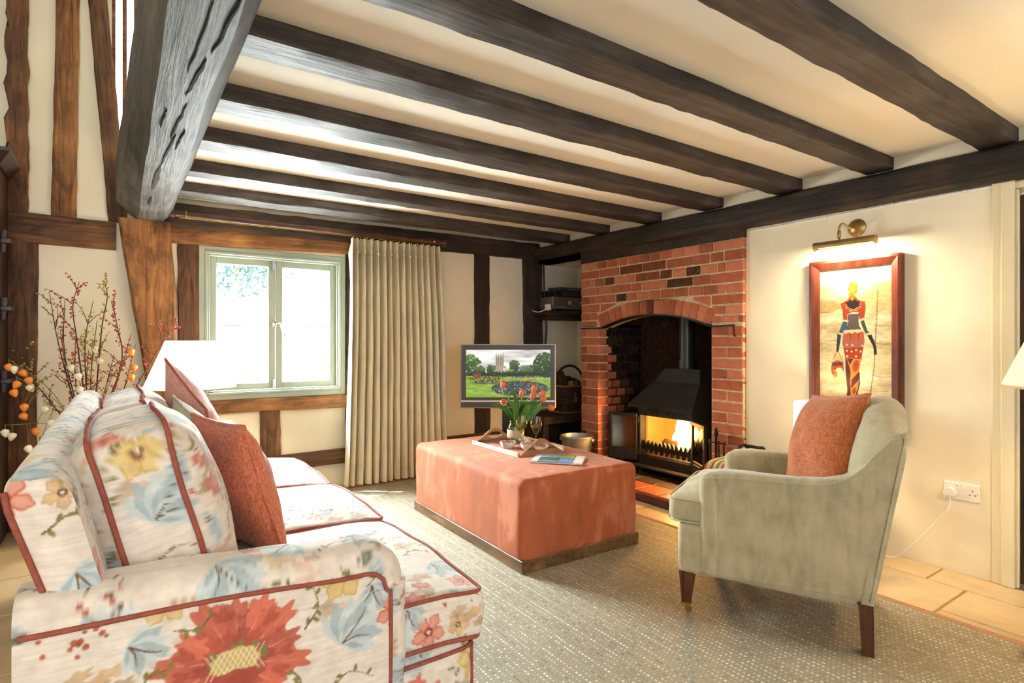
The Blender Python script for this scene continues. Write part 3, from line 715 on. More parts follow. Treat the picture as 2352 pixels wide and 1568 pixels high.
for i in range(nz):
    off = .11 if i % 2 else 0
    y = OR
    while y < OL:
        y2 = min(OL, y + (.22 if y > OR or not off else off)); m.add(*bevbox(3.962, 3.975, y + .005, y2 - .005, zz[i + 1] + .005, zz[i] - .005, .003)); y = y2
tag(m.build('back_brickwork', M_SOOT, fp), kind='stuff')
# iron arch bar and lintel board
pts = [(YL - .01, 1.268), (OL - .03, 1.268)] + [(y, arcz(y, AR) - .002) for y in np.linspace(OL - .055, OR + .02, 30)] + [(OR - .02, 1.258), (YR + .07, 1.262), (YR + .06, 1.19)]
rings = []
for (y, z) in pts: rings.append([(XB - .012, y, z - .006), (XB + .05, y, z - .006), (XB + .05, y, z + .004), (XB - .012, y, z + .004)])
V, F = loft(rings); mesh('iron_arch_bar', V, F, M_IRON, fp)
V, F = bevbox(XB - .004, 3.56, YR - .004, YL, 1.848, 1.97, .004); mesh('lintel_board', V, F, M_PLATE, fp)
# hearth: slab and quarry tiles
hearth = thing('hearth', 'low stone hearth paved with terracotta tiles in front of the stove', 'hearth', (3.3, 3.08, 0))
V, F = box(3.118, 3.97, 2.29, 3.90, -.008, .05); mesh('hearth_slab', V, F, plain('dark_hearth_stone', (96, 62, 54), 0.8, 0, .15, 12), hearth)
M_QUARRY = flag_mat('terracotta_tile', (176, 92, 64)); M_SLATE = flag_mat('sooty_hearth_tile', (74, 64, 56))
ty = [2.29, 2.49, 2.72, 2.95, 3.18, 3.41, 3.64, 3.90]
for (x0, x1, mt) in ((3.112, 3.335, M_QUARRY), (3.335, 3.56, M_SLATE), (3.56, 3.785, M_SLATE), (3.785, 3.965, M_SLATE)):
    for a, b_ in zip(ty, ty[1:]):
        if x0 > 3.4 and (a < OR - .03 or b_ > OL): 
            a, b_ = max(a, OR + .004), min(b_, OL - .008)
            if b_ - a < .03: continue
        V, F = bevbox(x0 + .003, x1 - .003, a + .003, b_ - .003, .04, .063 + rng.uniform(-.001, .001), .004); mesh('quarry_tile', V, F, mt, hearth)

# ------------------------------------------------------------------ wood stove
st = thing('wood_stove', 'black cast iron wood stove with doors open and a burning fire', 'stove', (3.68, 3.07, .063))
SY0, SY1 = 2.80, 3.345; SX = 3.60; SXB = 3.90
m = MB()
m.add(*box(SX + .005, SXB, SY0 - .0, SY0 + .02, .19, .60)); m.add(*box(SX + .005, SXB, SY1 - .02, SY1, .19, .60)); m.add(*box(SXB - .02, SXB, SY0, SY1, .19, .60)); m.add(*box(SX + .005, SXB, SY0, SY1, .19, .21)); m.add(*box(SX + .005, SXB, SY0, SY1, .585, .60))
m.build('firebox', M_STOVE, st)
m = MB(); m.add(*bevbox(SX - .01, SX + .02, SY0 - .005, SY1 + .005, .535, .61, .004)); m.add(*bevbox(SX - .008, SX + .02, SY0 - .005, SY0 + .018, .13, .54, .004)); m.add(*bevbox(SX - .008, SX + .02, SY1 - .018, SY1 + .005, .13, .54, .004)); m.add(*bevbox(SX - .01, SX + .02, SY0, SY1, .13, .205, .004))
m.build('front_frame', M_STOVE, st)
for k in range(7):
    y = SY0 + .08 + k * .055
    V, F = bevbox(SX - .014, SX - .008, y, y + .012, .565, .59, .002); mesh('vent_slot', V, F, M_BLACKP, st)
# canopy
A1 = [(SX - .06, SY0 - .04, .60), (SX - .06, SY1 + .075, .60), (3.93, SY1 + .075, .60), (3.93, SY0 - .04, .60)]
A2 = [(SX - .06, SY0 - .04, .622), (SX - .06, SY1 + .075, .622), (3.93, SY1 + .075, .622), (3.93, SY0 - .04, .622)]
A3 = [(SX + .07, SY0 - .01, .82), (SX + .07, SY1 - .10, .82), (3.90, SY1 - .10, .82), (3.90, SY0 - .01, .82)]
A4 = [(SX + .09, SY0 + .0, .93), (SX + .09, SY1 - .2, .93), (3.88, SY1 - .2, .93), (3.88, SY0 + .0, .93)]
V, F = loft([A1, A2, A3]); mesh('canopy', V, F, M_STOVE, st)
V, F = loft([A3, A4]); mesh('canopy_collar', V, F, M_STOVE, st)
fl = lathe([(.078, .92), (.078, 1.0), (.068, 1.0), (.068, 1.60)], 28, (3.80, 3.015, 0)); mesh('flue_pipe', fl[0], fl[1], plain('black_flue', (58, 62, 62), 0.28, .7, .1, 6), st, smooth=True, auto=40)
m = MB(); m.add(*bevbox(SX - .09, SX + .1, SY0 - .03, SY1 + .03, .115, .132, .004)); m.build('ash_lip', M_STOVE, st)
for (x, y) in ((SX + .0, SY0 + .04), (SX + .0, SY1 - .04), (SXB - .04, SY0 + .04), (SXB - .04, SY1 - .04)):
    V, F = loft([[(x - .02, y - .02, .063), (x + .02, y - .02, .063), (x + .02, y + .02, .063), (x - .02, y + .02, .063)], [(x - .028, y - .028, .12), (x + .028, y - .028, .12), (x + .028, y + .028, .12), (x - .028, y + .028, .12)]]); mesh('leg', V, F, M_STOVE, st)
# toothed fire bar
poly = [(SY0 + .02, .255), (SY0 + .02, .285)]
n = 12; w = (SY1 - SY0 - .04) / n
for k in range(n):
    y = SY0 + .02 + k * w; poly += [(y + .006, .29), (y + w * .25, .31), (y + w / 2, .33), (y + w * .75, .31), (y + w - .006, .29)]
poly += [(SY1 - .02, .285), (SY1 - .02, .255)]
V = []; F = []
pp = poly[1:-1]; nb = len(pp)
for x in (SX + .015, SX + .035):
    for (y, z) in pp: V.append((x, y, z))
    for (y, z) in pp: V.append((x, y, .25))
for k in range(nb - 1):
    F += [(k, k + 1, nb + k + 1, nb + k), (2 * nb + k, 2 * nb + k + 1, 3 * nb + k + 1, 3 * nb + k), (k, k + 1, 2 * nb + k + 1, 2 * nb + k)]
mesh('fire_bar', V, F, M_IRON, st)
for k in range(9):
    V, F = bevbox(SX + .012, SX + .04, SY0 + .04 + k * .055, SY0 + .06 + k * .055, .222, .25, .003); mesh('grate_foot', V, F, M_IRON, st)
M_FIREGLOW = emis('fireglow_on_brick', (255, 116, 30), 1.3, (90, 40, 20))  # brick lining emits orange to carry the fire's glow
V, F = box(SXB - .045, SXB - .022, SY0 + .02, SY1 - .02, .24, .58); mesh('fire_brick', V, F, M_FIREGLOW, st)
V, F = box(SX + .06, SXB - .03, SY1 - .04, SY1 - .021, .24, .58); mesh('fire_brick', V, F, M_FIREGLOW, st)
M_LOG = wood('charred_log', (30, 20, 14), (70, 46, 30), (120, 80, 50), 0.9)
def log(name, a, b_, r, par, mat=None, ends=None):
    a, b_ = Vector(a), Vector(b_); ex = (b_ - a).normalized(); L = (b_ - a).length; ez = Vector((0, 0, 1)); ez = (ez - ex * ez.dot(ex)).normalized() if abs(ex.z) < .95 else Vector((1, 0, 0)); ey = ez.cross(ex)
    M = Matrix(((ex.x, ey.x, ez.x, a.x), (ex.y, ey.y, ez.y, a.y), (ex.z, ey.z, ez.z, a.z), (0, 0, 0, 1))); sd = rng.uniform(0, 50); rings = []
    for i in range(9):
        x = L * i / 8; rings.append([(x, r * (1 + .16 * mnoise.noise((x * 9 + sd, math.cos(t) * 1.3, math.sin(t) * 1.3))) * math.cos(t), r * (1 + .16 * mnoise.noise((x * 9 + sd, math.cos(t) * 1.3, math.sin(t) * 1.3))) * math.sin(t)) for t in [2 * PI * k / 14 for k in range(14)]])
    V, F = loft(rings); return mesh(name, V, F, mat or M_LOG, par, smooth=True, M=M, auto=50)
l1 = log('burning_log', (3.73, 2.86, .30), (3.76, 3.2, .29), .045, None); tag(l1, 'charred log burning at the back of the stove', 'log', 'logs burning in the stove')
l2 = log('burning_log', (3.70, 2.84, .33), (3.82, 3.06, .36), .04, None); tag(l2, 'charred log leaning over the flames in the stove', 'log', 'logs burning in the stove')
M_FLAME = emis('flame', (255, 206, 108), 30.0)
def flame(cy, cx_, r, h, nm='flame'):
    rings = []
    for i in range(9):
        t = i / 8; rr = r * (math.sin(PI * min(1, t * .8 + .22)) ** .8) * (1 - t ** 3) + .001
        ox, oy = .25 * r * math.sin(t * 5 + cy * 30), .5 * r * math.sin(t * 4 + cx_ * 50)
        rings.append([(cx_ + ox + .5 * rr * math.cos(a), cy + oy + rr * math.sin(a), .29 + h * t) for a in [2 * PI * k / 12 for k in range(12)]])
    return loft(rings)
fire = thing('fire', 'bright yellow flames inside the open stove', 'fire', (3.72, 2.95, .28))
for (cy, cx_, r, h) in ((2.88, 3.69, .075, .30), (2.95, 3.75, .08, .31), (3.01, 3.72, .06, .27), (2.86, 3.78, .06, .29), (3.06, 3.78, .05, .22), (2.90, 3.66, .06, .24)):
    V, F = flame(cy, cx_, r, h); mesh('flame', V, F, M_FLAME, fire, smooth=True)
light('fire_light', 'POINT', (3.66, 2.95, .42), 22.0, (1.0, 0.42, 0.10), radius=0.08)
# doors swung open
def stove_door(name, hinge, ang, w, flip):
    """hinge at local x=0; local x along the door"""
    M = Matrix.Translation(hinge) @ Matrix.Rotation(ang, 4, 'Z'); s = flip
    m = MB(); X = lambda a: a * s
    def bb(a, b_, y0, y1, z0, z1, c=.004):
        V, F = bevbox(min(X(a), X(b_)), max(X(a), X(b_)), y0, y1, z0, z1, c); m.add(V, F)
    z0, z1 = .15, .545
    bb(0, .03, -.012, .012, z0, z1); bb(w - .03, w, -.012, .012, z0, z1); bb(.03, w - .03, -.012, .012, z1 - .03, z1); bb(.03, w - .03, -.012, .012, z0, z0 + .1)
    bb(.06, w - .06, -.018, -.008, z0 + .025, z0 + .08)
    o = mesh(name, m.V, m.F, M_STOVE, st, M=M)
    V, F = box(min(X(.028), X(w - .028)), max(X(.028), X(w - .028)), -.003, .003, z0 + .09, z1 - .028); mesh('door_glass', V, F, glassy('smoky_stove_glass', (150, 150, 155), 0.5, .12), o, world=False)
    for hz in (.2, .47):
        V, F = lathe([(.011, hz), (.011, hz + .05)], 10, (X(-.008), 0, 0)); mesh('hinge', V, F, M_IRON, o, world=False)
    V, F = tube([(X(w - .02), -.012, .36), (X(w - .02), -.05, .36), (X(w - .02), -.055, .42)], .007, 8); mesh('latch', V, F, M_IRON, o, world=False, smooth=True)
    return o
stove_door('stove_door', (SX - .01, SY1 + .01, 0), math.radians(110), .26, 1)
stove_door('stove_door', (SX - .01, SY0 - .005, 0), math.radians(238), .26, 1)

# ------------------------------------------------------------------ fire tools, log holder
ft = thing('fire_tool_set', 'black iron fire tools hanging on a small stand beside the stove', 'fire tools', (3.36, 2.42, .063))
m = MB(); m.add(*lathe([(.09, .063), (.09, .075), (.02, .085), (.008, .1), (.008, .50), (.016, .51), (.012, .54), (.004, .56)], 16, (3.36, 2.42, 0))); m.build('stand', M_IRON, ft, smooth=True)
m = MB(); m.add(*tube([(3.36, 2.34, .455), (3.36, 2.50, .455)], .005, 6)); m.build('cross_bar', M_IRON, ft)
for k, y in enumerate((2.345, 2.385, 2.455, 2.495)):
    V, F = tube(bez([(3.345, y, .475), (3.335, y, .455), (3.34, y, .42), (3.34, y, .12)], 16), .0055, 6); mesh('hanging_tool', V, F, M_IRON, ft, smooth=True)
lh = thing('iron_log_holder', 'curled black iron log holder behind the armchair', 'log holder', (3.34, 2.14, -.008))
for k, y in enumerate((2.08, 2.20)):
    V, F = tube(bez([(3.26, y, -.003), (3.265, y, .25), (3.29, y + .0, .44), (3.34, y, .475), (3.39, y, .44), (3.415, y, .25), (3.42, y, -.003)], 30), .011, 8); mesh('hoop', V, F, M_IRON, lh, smooth=True)
V, F = tube([(3.34, 2.08, .475), (3.34, 2.20, .475)], .010, 8); mesh('rail', V, F, M_IRON, lh)
for x, z in ((3.262, .12), (3.418, .12)):
    V, F = tube([(x, 2.08, z), (x, 2.20, z)], .008, 8); mesh('rail', V, F, M_IRON, lh)

# ------------------------------------------------------------------ bucket
bk = thing('metal_bucket', 'galvanised metal bucket standing in front of the brick jamb', 'bucket', (3.255, 3.745, .063))
V, F = lathe([(.0, .068), (.098, .068), (.1, .063), (.105, .075), (.118, .2), (.121, .2), (.122, .21), (.136, .325), (.143, .33), (.143, .338), (.136, .338), (.118, .21), (.1, .075), (0, .073)], 40, (3.255, 3.745, 0)); mesh('pail', V, F, M_GALV, bk, smooth=True, auto=40)
for s in (-1, 1):
    a = math.radians(-62) + (0 if s > 0 else PI); x, y = 3.255 + .139 * math.cos(a), 3.745 + .139 * math.sin(a)
    V, F = lathe([(.0, -.02), (.02, -.016), (.02, .016), (0, .02)], 12, (x, y, .305)); mesh('lug', V, F, M_GALV, bk, smooth=True)
a = math.radians(-62); pts = []
for k in range(17):
    t = PI * k / 16; pts.append((3.255 + .145 * math.cos(t) * math.cos(a) + .14 * math.sin(t) * math.sin(a), 3.745 + .145 * math.cos(t) * math.sin(a) - .14 * math.sin(t) * math.cos(a), .318 + .012 * math.sin(t)))
V, F = tube(pts, .004, 6); mesh('bail_handle', V, F, M_GALV, bk, smooth=True)
# ------------------------------------------------------------------ 2D painters (colours computed per vertex)
class Canvas:
    def __init__(s, w, h, bg, wrap=False):
        s.w, s.h, s.wrap = w, h, wrap; s.a = np.zeros((h, w, 3)); s.a[:] = np.asarray(bg, float)
    def win(s, cx, cy, r):
        x0, x1, y0, y1 = int(cx - r) - 1, int(cx + r) + 2, int(cy - r) - 1, int(cy + r) + 2
        if s.wrap: xs, ys = np.arange(x0, x1), np.arange(y0, y1); return xs, ys, xs % s.w, ys % s.h
        xs, ys = np.arange(max(0, x0), min(s.w, x1)), np.arange(max(0, y0), min(s.h, y1)); return xs, ys, xs, ys
    def put(s, xi, yi, mask, c):
        if len(xi) == 0 or len(yi) == 0: return
        ix = np.ix_(yi, xi); m = np.clip(mask, 0, 1)[..., None]; s.a[ix] = s.a[ix] * (1 - m) + np.asarray(c, float) * m
    def ell(s, cx, cy, rx, ry, ang, c, al=1.0, soft=1.2, wob=0.0, nl=6, ph=0.0):
        xs, ys, xi, yi = s.win(cx, cy, max(rx, ry) * (1 + wob) + 2)
        if len(xs) == 0 or len(ys) == 0: return
        X, Y = np.meshgrid(xs - cx, ys - cy); ca, sa = math.cos(ang), math.sin(ang)
        u, v = (X * ca + Y * sa) / rx, (-X * sa + Y * ca) / ry; R = np.hypot(u, v)
        if wob: R = R / (1 + wob * np.cos(nl * np.arctan2(v, u) + ph))
        k = min(rx, ry) / soft; s.put(xi, yi, np.clip((1 - R) * k + .5, 0, 1) * al, c)
    def stroke(s, pts, w, c, al=1.0):
        P = [Vector((p[0], p[1], 0)) for p in bez([(q[0], q[1], 0) for q in pts], 14 * (len(pts) - 1))]
        n = len(P)
        for i in range(n):
            ww = w[0] + (w[1] - w[0]) * i / (n - 1) if hasattr(w, '__len__') else w
            s.ell(P[i].x, P[i].y, ww, ww, 0, c, al)
    def poly(s, pts, c, al=1.0):
        pts = np.asarray(pts, float); x0, y0 = pts.min(0); x1, y1 = pts.max(0)
        cx, cy = (x0 + x1) / 2, (y0 + y1) / 2; xs = np.arange(max(0, int(x0)), min(s.w, int(x1) + 2)); ys = np.arange(max(0, int(y0)), min(s.h, int(y1) + 2))
        if len(xs) == 0 or len(ys) == 0: return
        X, Y = np.meshgrid(xs + .5, ys + .5); ins = np.zeros(X.shape, bool); n = len(pts)
        for i in range(n):
            (ax, ay), (bx, by) = pts[i], pts[(i + 1) % n]
            cnd = ((ay > Y) != (by > Y)); ins ^= cnd & (X < (bx - ax) * (Y - ay) / (by - ay + 1e-12) + ax)
        s.put(xs, ys, ins * al, c)
    def sample(s, u, v):
        x = u * s.w - .5; y = v * s.h - .5
        if s.wrap: x0, y0 = np.floor(x).astype(int), np.floor(y).astype(int)
        else: x0, y0 = np.clip(np.floor(x).astype(int), 0, s.w - 2), np.clip(np.floor(y).astype(int), 0, s.h - 2)
        fx, fy = (x - np.floor(x))[:, None], (y - np.floor(y))[:, None]
        g = lambda yy, xx: s.a[yy % s.h, xx % s.w]
        return (g(y0, x0) * (1 - fx) + g(y0, x0 + 1) * fx) * (1 - fy) + (g(y0 + 1, x0) * (1 - fx) + g(y0 + 1, x0 + 1) * fx) * fy
def vnoise(w, h, sx, sy, seed, wrap=True):
    r = np.random.default_rng(seed); gx, gy = max(2, int(w / sx)), max(2, int(h / sy)); G = r.random((gy, gx))
    x = np.arange(w) / w * gx; y = np.arange(h) / h * gy; x0, y0 = x.astype(int), y.astype(int); fx, fy = x - x0, y - y0; fx = fx * fx * (3 - 2 * fx); fy = fy * fy * (3 - 2 * fy)
    g = lambda a, b: G[np.ix_(a % gy, b % gx)]
    fx = fx[None, :]; fy = fy[:, None]
    return (g(y0, x0) * (1 - fx) + g(y0, x0 + 1) * fx) * (1 - fy) + (g(y0 + 1, x0) * (1 - fx) + g(y0 + 1, x0 + 1) * fx) * fy

# ---- printed floral linen, one repeat of 0.72 m
CT = 0.72; CN = 760
def make_chintz(kind):
    C = Canvas(CN, CN, (231, 217, 200), True); N = CN; r_ = np.random.default_rng(5)
    sl = vnoise(N, N, 46, 3, 3)[..., None]; C.a += (sl - .5) * np.array([16, 18, 20])
    T = lambda x, y: (x * N, y * N)
    RED, DRED, PINK = (204, 104, 80), (172, 76, 60), (224, 158, 136); BLUE, DBLUE, PBLUE = (172, 186, 188), (138, 156, 162), (204, 212, 208)
    TAN, BRN, OLV, GRN, GOLD = (194, 160, 120), (112, 80, 46), (132, 122, 64), (110, 116, 96), (206, 172, 96)
    def leafc(cx, cy, s, a, c1=BLUE, c2=DBLUE):
        for k in range(7):
            t = a + (k - 3) * .42; L = s * (1 - .09 * abs(k - 3)); x, y = cx + L * .5 * math.cos(t), cy + L * .5 * math.sin(t)
            C.ell(x, y, L * .5, L * .2, t, c1 if k % 2 else PBLUE, .9, 2.5, .10, 5, k)
            C.ell(cx + L * .34 * math.cos(t + .1), cy + L * .34 * math.sin(t + .1), L * .28, L * .07, t, c2, .55, 2.5, .1, 4)
        C.stroke([(cx, cy), (cx + s * .5 * math.cos(a + .1), cy + s * .5 * math.sin(a + .1)), (cx + s * .82 * math.cos(a), cy + s * .82 * math.sin(a))], (2.6, 1.0), BRN)
        C.stroke([(cx, cy), (cx + s * .3 * math.cos(a + .7), cy + s * .3 * math.sin(a + .7)), (cx + s * .6 * math.cos(a + .9), cy + s * .6 * math.sin(a + .9))], (2.2, .8), BRN)
    def flower5(cx, cy, s, c1, c2, cen, n=5, a0=0.):
        for k in range(n):
            t = a0 + 2 * PI * k / n; C.ell(cx + s * .55 * math.cos(t), cy + s * .55 * math.sin(t), s * .46, s * .34, t, c2, .95, 2, .1, 5); C.ell(cx + s * .58 * math.cos(t), cy + s * .58 * math.sin(t), s * .36, s * .25, t, c1, .95, 2.5, .12, 5)
        C.ell(cx, cy, s * .24, s * .24, 0, cen, 1, 2); C.ell(cx, cy, s * .11, s * .11, 0, (236, 226, 206), 1, 1.5)
    def peony(cx, cy, s, a0=-PI / 2, spread=PI * 1.75, n=13):
        for lay, (rr, c, al) in enumerate(((1.0, RED, .95), (.80, DRED, .7), (.74, RED, .9), (.52, DRED, .75))):
            for k in range(n):
                t = a0 + spread * ((k + .5 * (lay % 2)) / (n - 1) - .5); L = s * rr * (1 + .10 * math.sin(k * 2.7 + lay))
                x, y = cx + L * .62 * math.cos(t), cy + L * .62 * math.sin(t)
                C.ell(x, y, L * .40, L * .19, t, np.clip(np.array(c) * (1 + .08 * math.sin(k * 1.9)), 0, 255), al, 2.0, .16, 7, k)
                if lay in (0, 2):
                    C.stroke([(cx + L * .45 * math.cos(t), cy + L * .45 * math.sin(t)), (cx + L * .68 * math.cos(t + .03), cy + L * .68 * math.sin(t + .03)), (cx + L * .92 * math.cos(t), cy + L * .92 * math.sin(t))], (2.0, .8), (228, 160, 128), .7)
        for k in range(16):
            t = r_.uniform(0, 2 * PI); d = s * r_.uniform(.2, .42); C.ell(cx + d * math.cos(t), cy + d * math.sin(t), s * .07, s * .05, t, OLV, .9, 2, .15, 5)
        C.ell(cx, cy, s * .34, s * .22, 0.0, GOLD, 1, 2, .05, 9); 
        for k in range(-4, 5):
            for q in (-1, 1):
                C.stroke([(cx + s * (.075 * k - .1 * q), cy - s * .18), (cx + s * .075 * k, cy), (cx + s * (.075 * k + .1 * q), cy + s * .18)], 1.2, (240, 232, 206), .85)
        C.ell(cx, cy + s * .26, s * .36, s * .14, 0, DRED, .95, 2, .08, 8)
    def dots(cx, cy, s, n):
        for k in range(n):
            x, y = cx + r_.normal() * s * .45, cy + r_.normal() * s * .35; q = r_.random()
            C.ell(x, y, 3.0 + 4.5 * q, 2.6 + 4 * q, r_.uniform(0, 3), (180, 84, 62) if q > .4 else BRN, .9, 2.0, .1, 5)
    def sprig(pts, c=BRN):
        C.stroke(pts, (2.6, 1.4), c)
        P = bez([(p[0], p[1], 0) for p in pts], 12)
        for k in range(1, len(P), 2):
            t = r_.uniform(0, 6.28); C.ell(P[k].x + 9 * math.cos(t), P[k].y + 9 * math.sin(t), 9, 4.5, t, OLV if k % 4 else TAN, .95, 1.5)
    # blotches
    for (x, y, s, c) in ((.62, .70, 70, TAN), (.95, .28, 60, TAN), (.08, .52, 55, (206, 178, 140)), (.46, .96, 60, TAN), (.78, .10, 40, GRN), (.03, .92, 46, GRN), (.40, .55, 34, GRN), (.56, .26, 44, (214, 186, 160)), (.18, .58, 50, (212, 180, 160)), (.84, .62, 46, TAN), (.30, .97, 40, (206, 178, 140)), (.66, .92, 44, (216, 190, 168))):
        for k in range(7): C.ell(x * N + r_.normal() * s * .5, y * N + r_.normal() * s * .3, s * .45, s * .2, r_.uniform(-.6, .6), np.clip(np.array(c) * r_.uniform(.85, 1.12), 0, 255), .8, 3, .2, 6, k)
    leafc(*T(.60, .36), 120, -.9); leafc(*T(.12, .78), 110, -2.0); leafc(*T(.50, .62), 105, 2.4); leafc(*T(.93, .52), 120, .8); leafc(*T(.86, .88), 95, -1.2); leafc(*T(.40, .08), 90, -2.6)
    if kind == 0: peony(*T(.28, .32), 150); peony(*T(.76, .74), 95, PI * .1, PI * 1.5, 10)
    else:
        for (x, y, s, c) in ((.28, .32, 75, (196, 168, 132)), (.76, .74, 60, (188, 160, 124)), (.30, .22, 50, GRN)):
            for k in range(9): C.ell(x * N + r_.normal() * s * .6, y * N + r_.normal() * s * .45, s * .42, s * .22, r_.uniform(-.8, .8), np.clip(np.array(c) * r_.uniform(.85, 1.12), 0, 255), .85, 3, .22, 6, k)
        for (x, y, s) in ((.24, .34, 40), (.33, .28, 34), (.74, .78, 38), (.80, .70, 30), (.20, .24, 26)):
            C.ell(x * N, y * N, s * 1.05, s * .8, .4, (236, 222, 206), .9, 2, .1, 6); C.ell(x * N, y * N, s * .92, s * .7, .4, (200, 116, 98), .95, 2, .12, 7); C.ell(x * N + 4, y * N - 4, s * .5, s * .36, .4, (222, 158, 138), .8, 3, .15, 6)
        leafc(*T(.36, .42), 95, .6); leafc(*T(.16, .42), 90, 2.2); leafc(*T(.70, .66), 80, -2.6); sprig([T(.2, .2), T(.3, .14), T(.4, .2)]); sprig([T(.24, .5), T(.32, .46), T(.42, .5), T(.46, .58)]); dots(*T(.32, .40), 60, 14)
    flower5(*T(.60, .14), 62, (226, 196, 134), GOLD, (140, 92, 50), 6); flower5(*T(.78, .30), 50, PINK, RED, (150, 50, 40), 5, .3); flower5(*T(.10, .10), 48, (226, 190, 140), GOLD, BRN, 5, .9)
    flower5(*T(.52, .82), 46, PINK, (190, 110, 92), DRED, 5, .2); flower5(*T(.33, .70), 40, (190, 150, 104), BRN, (236, 226, 206), 5, .5); flower5(*T(.97, .70), 44, PINK, RED, DRED, 5, 1.1)
    dots(*T(.22, .90), 90, 26); dots(*T(.90, .16), 60, 16); dots(*T(.66, .56), 50, 12)
    sprig([T(.48, .46), T(.55, .50), T(.62, .46), T(.70, .50)]); sprig([T(.05, .62), T(.12, .60), T(.18, .66), T(.26, .62)]); sprig([T(.70, .02), T(.74, .08), T(.72, .16), T(.68, .20)]); sprig([T(.36, .80), T(.42, .86), T(.40, .94)]); sprig([T(.86, .40), T(.92, .36), T(.98, .40)]); sprig([T(.48, .28), T(.52, .22), T(.50, .14)])
    for (x, y, a) in ((.44, .40, 1.0), (.22, .16, 2.4), (.70, .86, .3), (.58, .74, 4.0), (.04, .34, 5.2), (.88, .02, 2.0), (.36, .64, 3.4), (.52, .02, .8)):
        q = [T(x, y), T(x + .05 * math.cos(a), y + .05 * math.sin(a)), T(x + .10 * math.cos(a + .5), y + .10 * math.sin(a + .5))]; sprig(q, (128, 92, 54))
    leafc(*T(.70, .20), 70, 1.2); leafc(*T(.02, .20), 76, .4); leafc(*T(.32, .86), 72, 3.6); leafc(*T(.62, .90), 66, 5.0)
    flower5(*T(.44, .72), 34, PINK, (196, 120, 100), DRED, 5, .7); flower5(*T(.90, .30), 34, (222, 186, 140), TAN, BRN, 5, .2); flower5(*T(.04, .42), 30, PINK, RED, BRN, 5, .9)
    C.a = np.clip(C.a + (vnoise(N, N, 20, 20, 8)[..., None] - .5) * 14, 0, 255)
    C.a = s2l(C.a)
    return C
CHINTZ = [make_chintz(0), make_chintz(1)]
def chintz(P, Nn, ou=0.0, ov=0.0, k=1):
    """P, Nn arrays (world); pattern runs upright on the sides, along the depth on the tops"""
    P = np.asarray(P); A = np.abs(Nn); ax = A.argmax(1)
    u = np.where(ax == 0, P[:, 1], P[:, 0]); v = np.where(ax == 2, P[:, 1], P[:, 2])
    return CHINTZ[k].sample(((u - ou) / CT) % 1.0, (-(v - ov) / CT) % 1.0)
M_CHINTZ = attrmat('floral_linen', 0.8, 0.12, 500, 0.45)
M_PIPE = plain('terracotta_piping', (150, 76, 58), 0.8, 0, 0.1, 60, 0.2, 300)
M_GREYL = plain('hidden_webbing', (60, 54, 48), 0.9)

# ------------------------------------------------------------------ sofa
sofa = thing('sofa', 'three seat sofa in cream floral linen with terracotta piping', 'sofa', (0.35, 2.45, 0))
SN, SF = 1.33, 3.58                       # near and far ends
def arm_top(x): return 0.655 + 0.055 * max(0.0, (0.42 - x)) * 1.0 + 0.004 * math.sin(x * 9)
def arm(y_out, y_in, label_seed, res):
    """padded arm: outer panel, rolled band and inner side"""
    s = 1 if y_in > y_out else -1; r = 0.062; xf = 0.60; xb = -0.16; rc = 0.11
    path = []                              # outline, from the foot of the front up and over to the back
    for z in np.arange(0.06, arm_top(xf - rc) - rc, res): path.append((xf + 0.012 * math.sin((z - .06) * 4), z, 1, 0))
    for k in range(12):
        t = PI / 2 * k / 11; path.append((xf - rc + rc * math.cos(t), arm_top(xf - rc) - rc + rc * math.sin(t), math.cos(t), math.sin(t)))
    for x in np.arange(xf - rc - res, xb, -res): path.append((x, arm_top(x), -.0, 1))
    prof = [(r * (1 - math.sin(t)), r * (1 - math.cos(t))) for t in np.linspace(0, PI / 2, 9)]    # (inset, depth)
    W = abs(y_in - y_out); sect = [(a, d) for a, d in prof][::1]
    sect = [(i, d) for (i, d) in sect] + [(0, d) for d in np.arange(r + res, W - r, res)] + [(i, W - d) for (i, d) in sect[::-1]]
    sect = [(r, 0.0)] + sect[1:]
    V = []; N_ = []; pu = np.r_[0, np.cumsum([math.hypot(q[0] - p_[0], q[1] - p_[1]) for p_, q in zip(path, path[1:])])]; pv = np.r_[0, np.cumsum([math.hypot(q[0] - p_[0], q[1] - p_[1]) for p_, q in zip(sect, sect[1:])])]
    for (x, z, nx, nz) in path:
        for (i, d) in sect:
            V.append((x - nx * i, y_out + s * d, z - nz * i)); N_.append((nx, -s * (1 if d < r * .4 else (-1 if d > W - r * .4 else 0)) * 1.2, nz))
    V = np.array(V); F = gridF(len(path), len(sect), flip=(s > 0))
    # outer and inner panels: columns under the inset outline
    b = len(V); xs = np.arange(xb, xf - r + 1e-6, res); zs = np.linspace(0, 1, int(.6 / res))
    PV = []; PF = []
    def ztop(x):
        if x > xf - rc: return arm_top(xf - rc) - rc + math.sqrt(max(0, (rc - r) ** 2 - min(rc - r, x - (xf - rc)) ** 2)) if rc > r else 0
        return arm_top(x) - r
    for yy, off in ((y_out, 0), (y_in, 1)):
        k0 = len(PV)
        for x in xs:
            for t in zs:
                z = 0.06 + (ztop(x) - .06) * t; kx = ((xf + (.012 * math.sin((z - .06) * 4) if z < arm_top(xf - rc) - rc else .0) - r + .003) - xb) / (xf - r - xb)
                PV.append((xb + (x - xb) * kx, yy, z))
        PF += [tuple(i + k0 for i in f) for f in gridF(len(xs), len(zs), flip=(off == 1) ^ (s < 0))]
    PV = np.array(PV); PN = np.tile((0, 1, 0), (len(PV), 1))
    N_ = np.array([(a_, b_) for a_ in pu for b_ in pv])
    return V, F, N_, PV, PF, PN, [(x - nx * r, z - nz * r) for (x, z, nx, nz) in path]
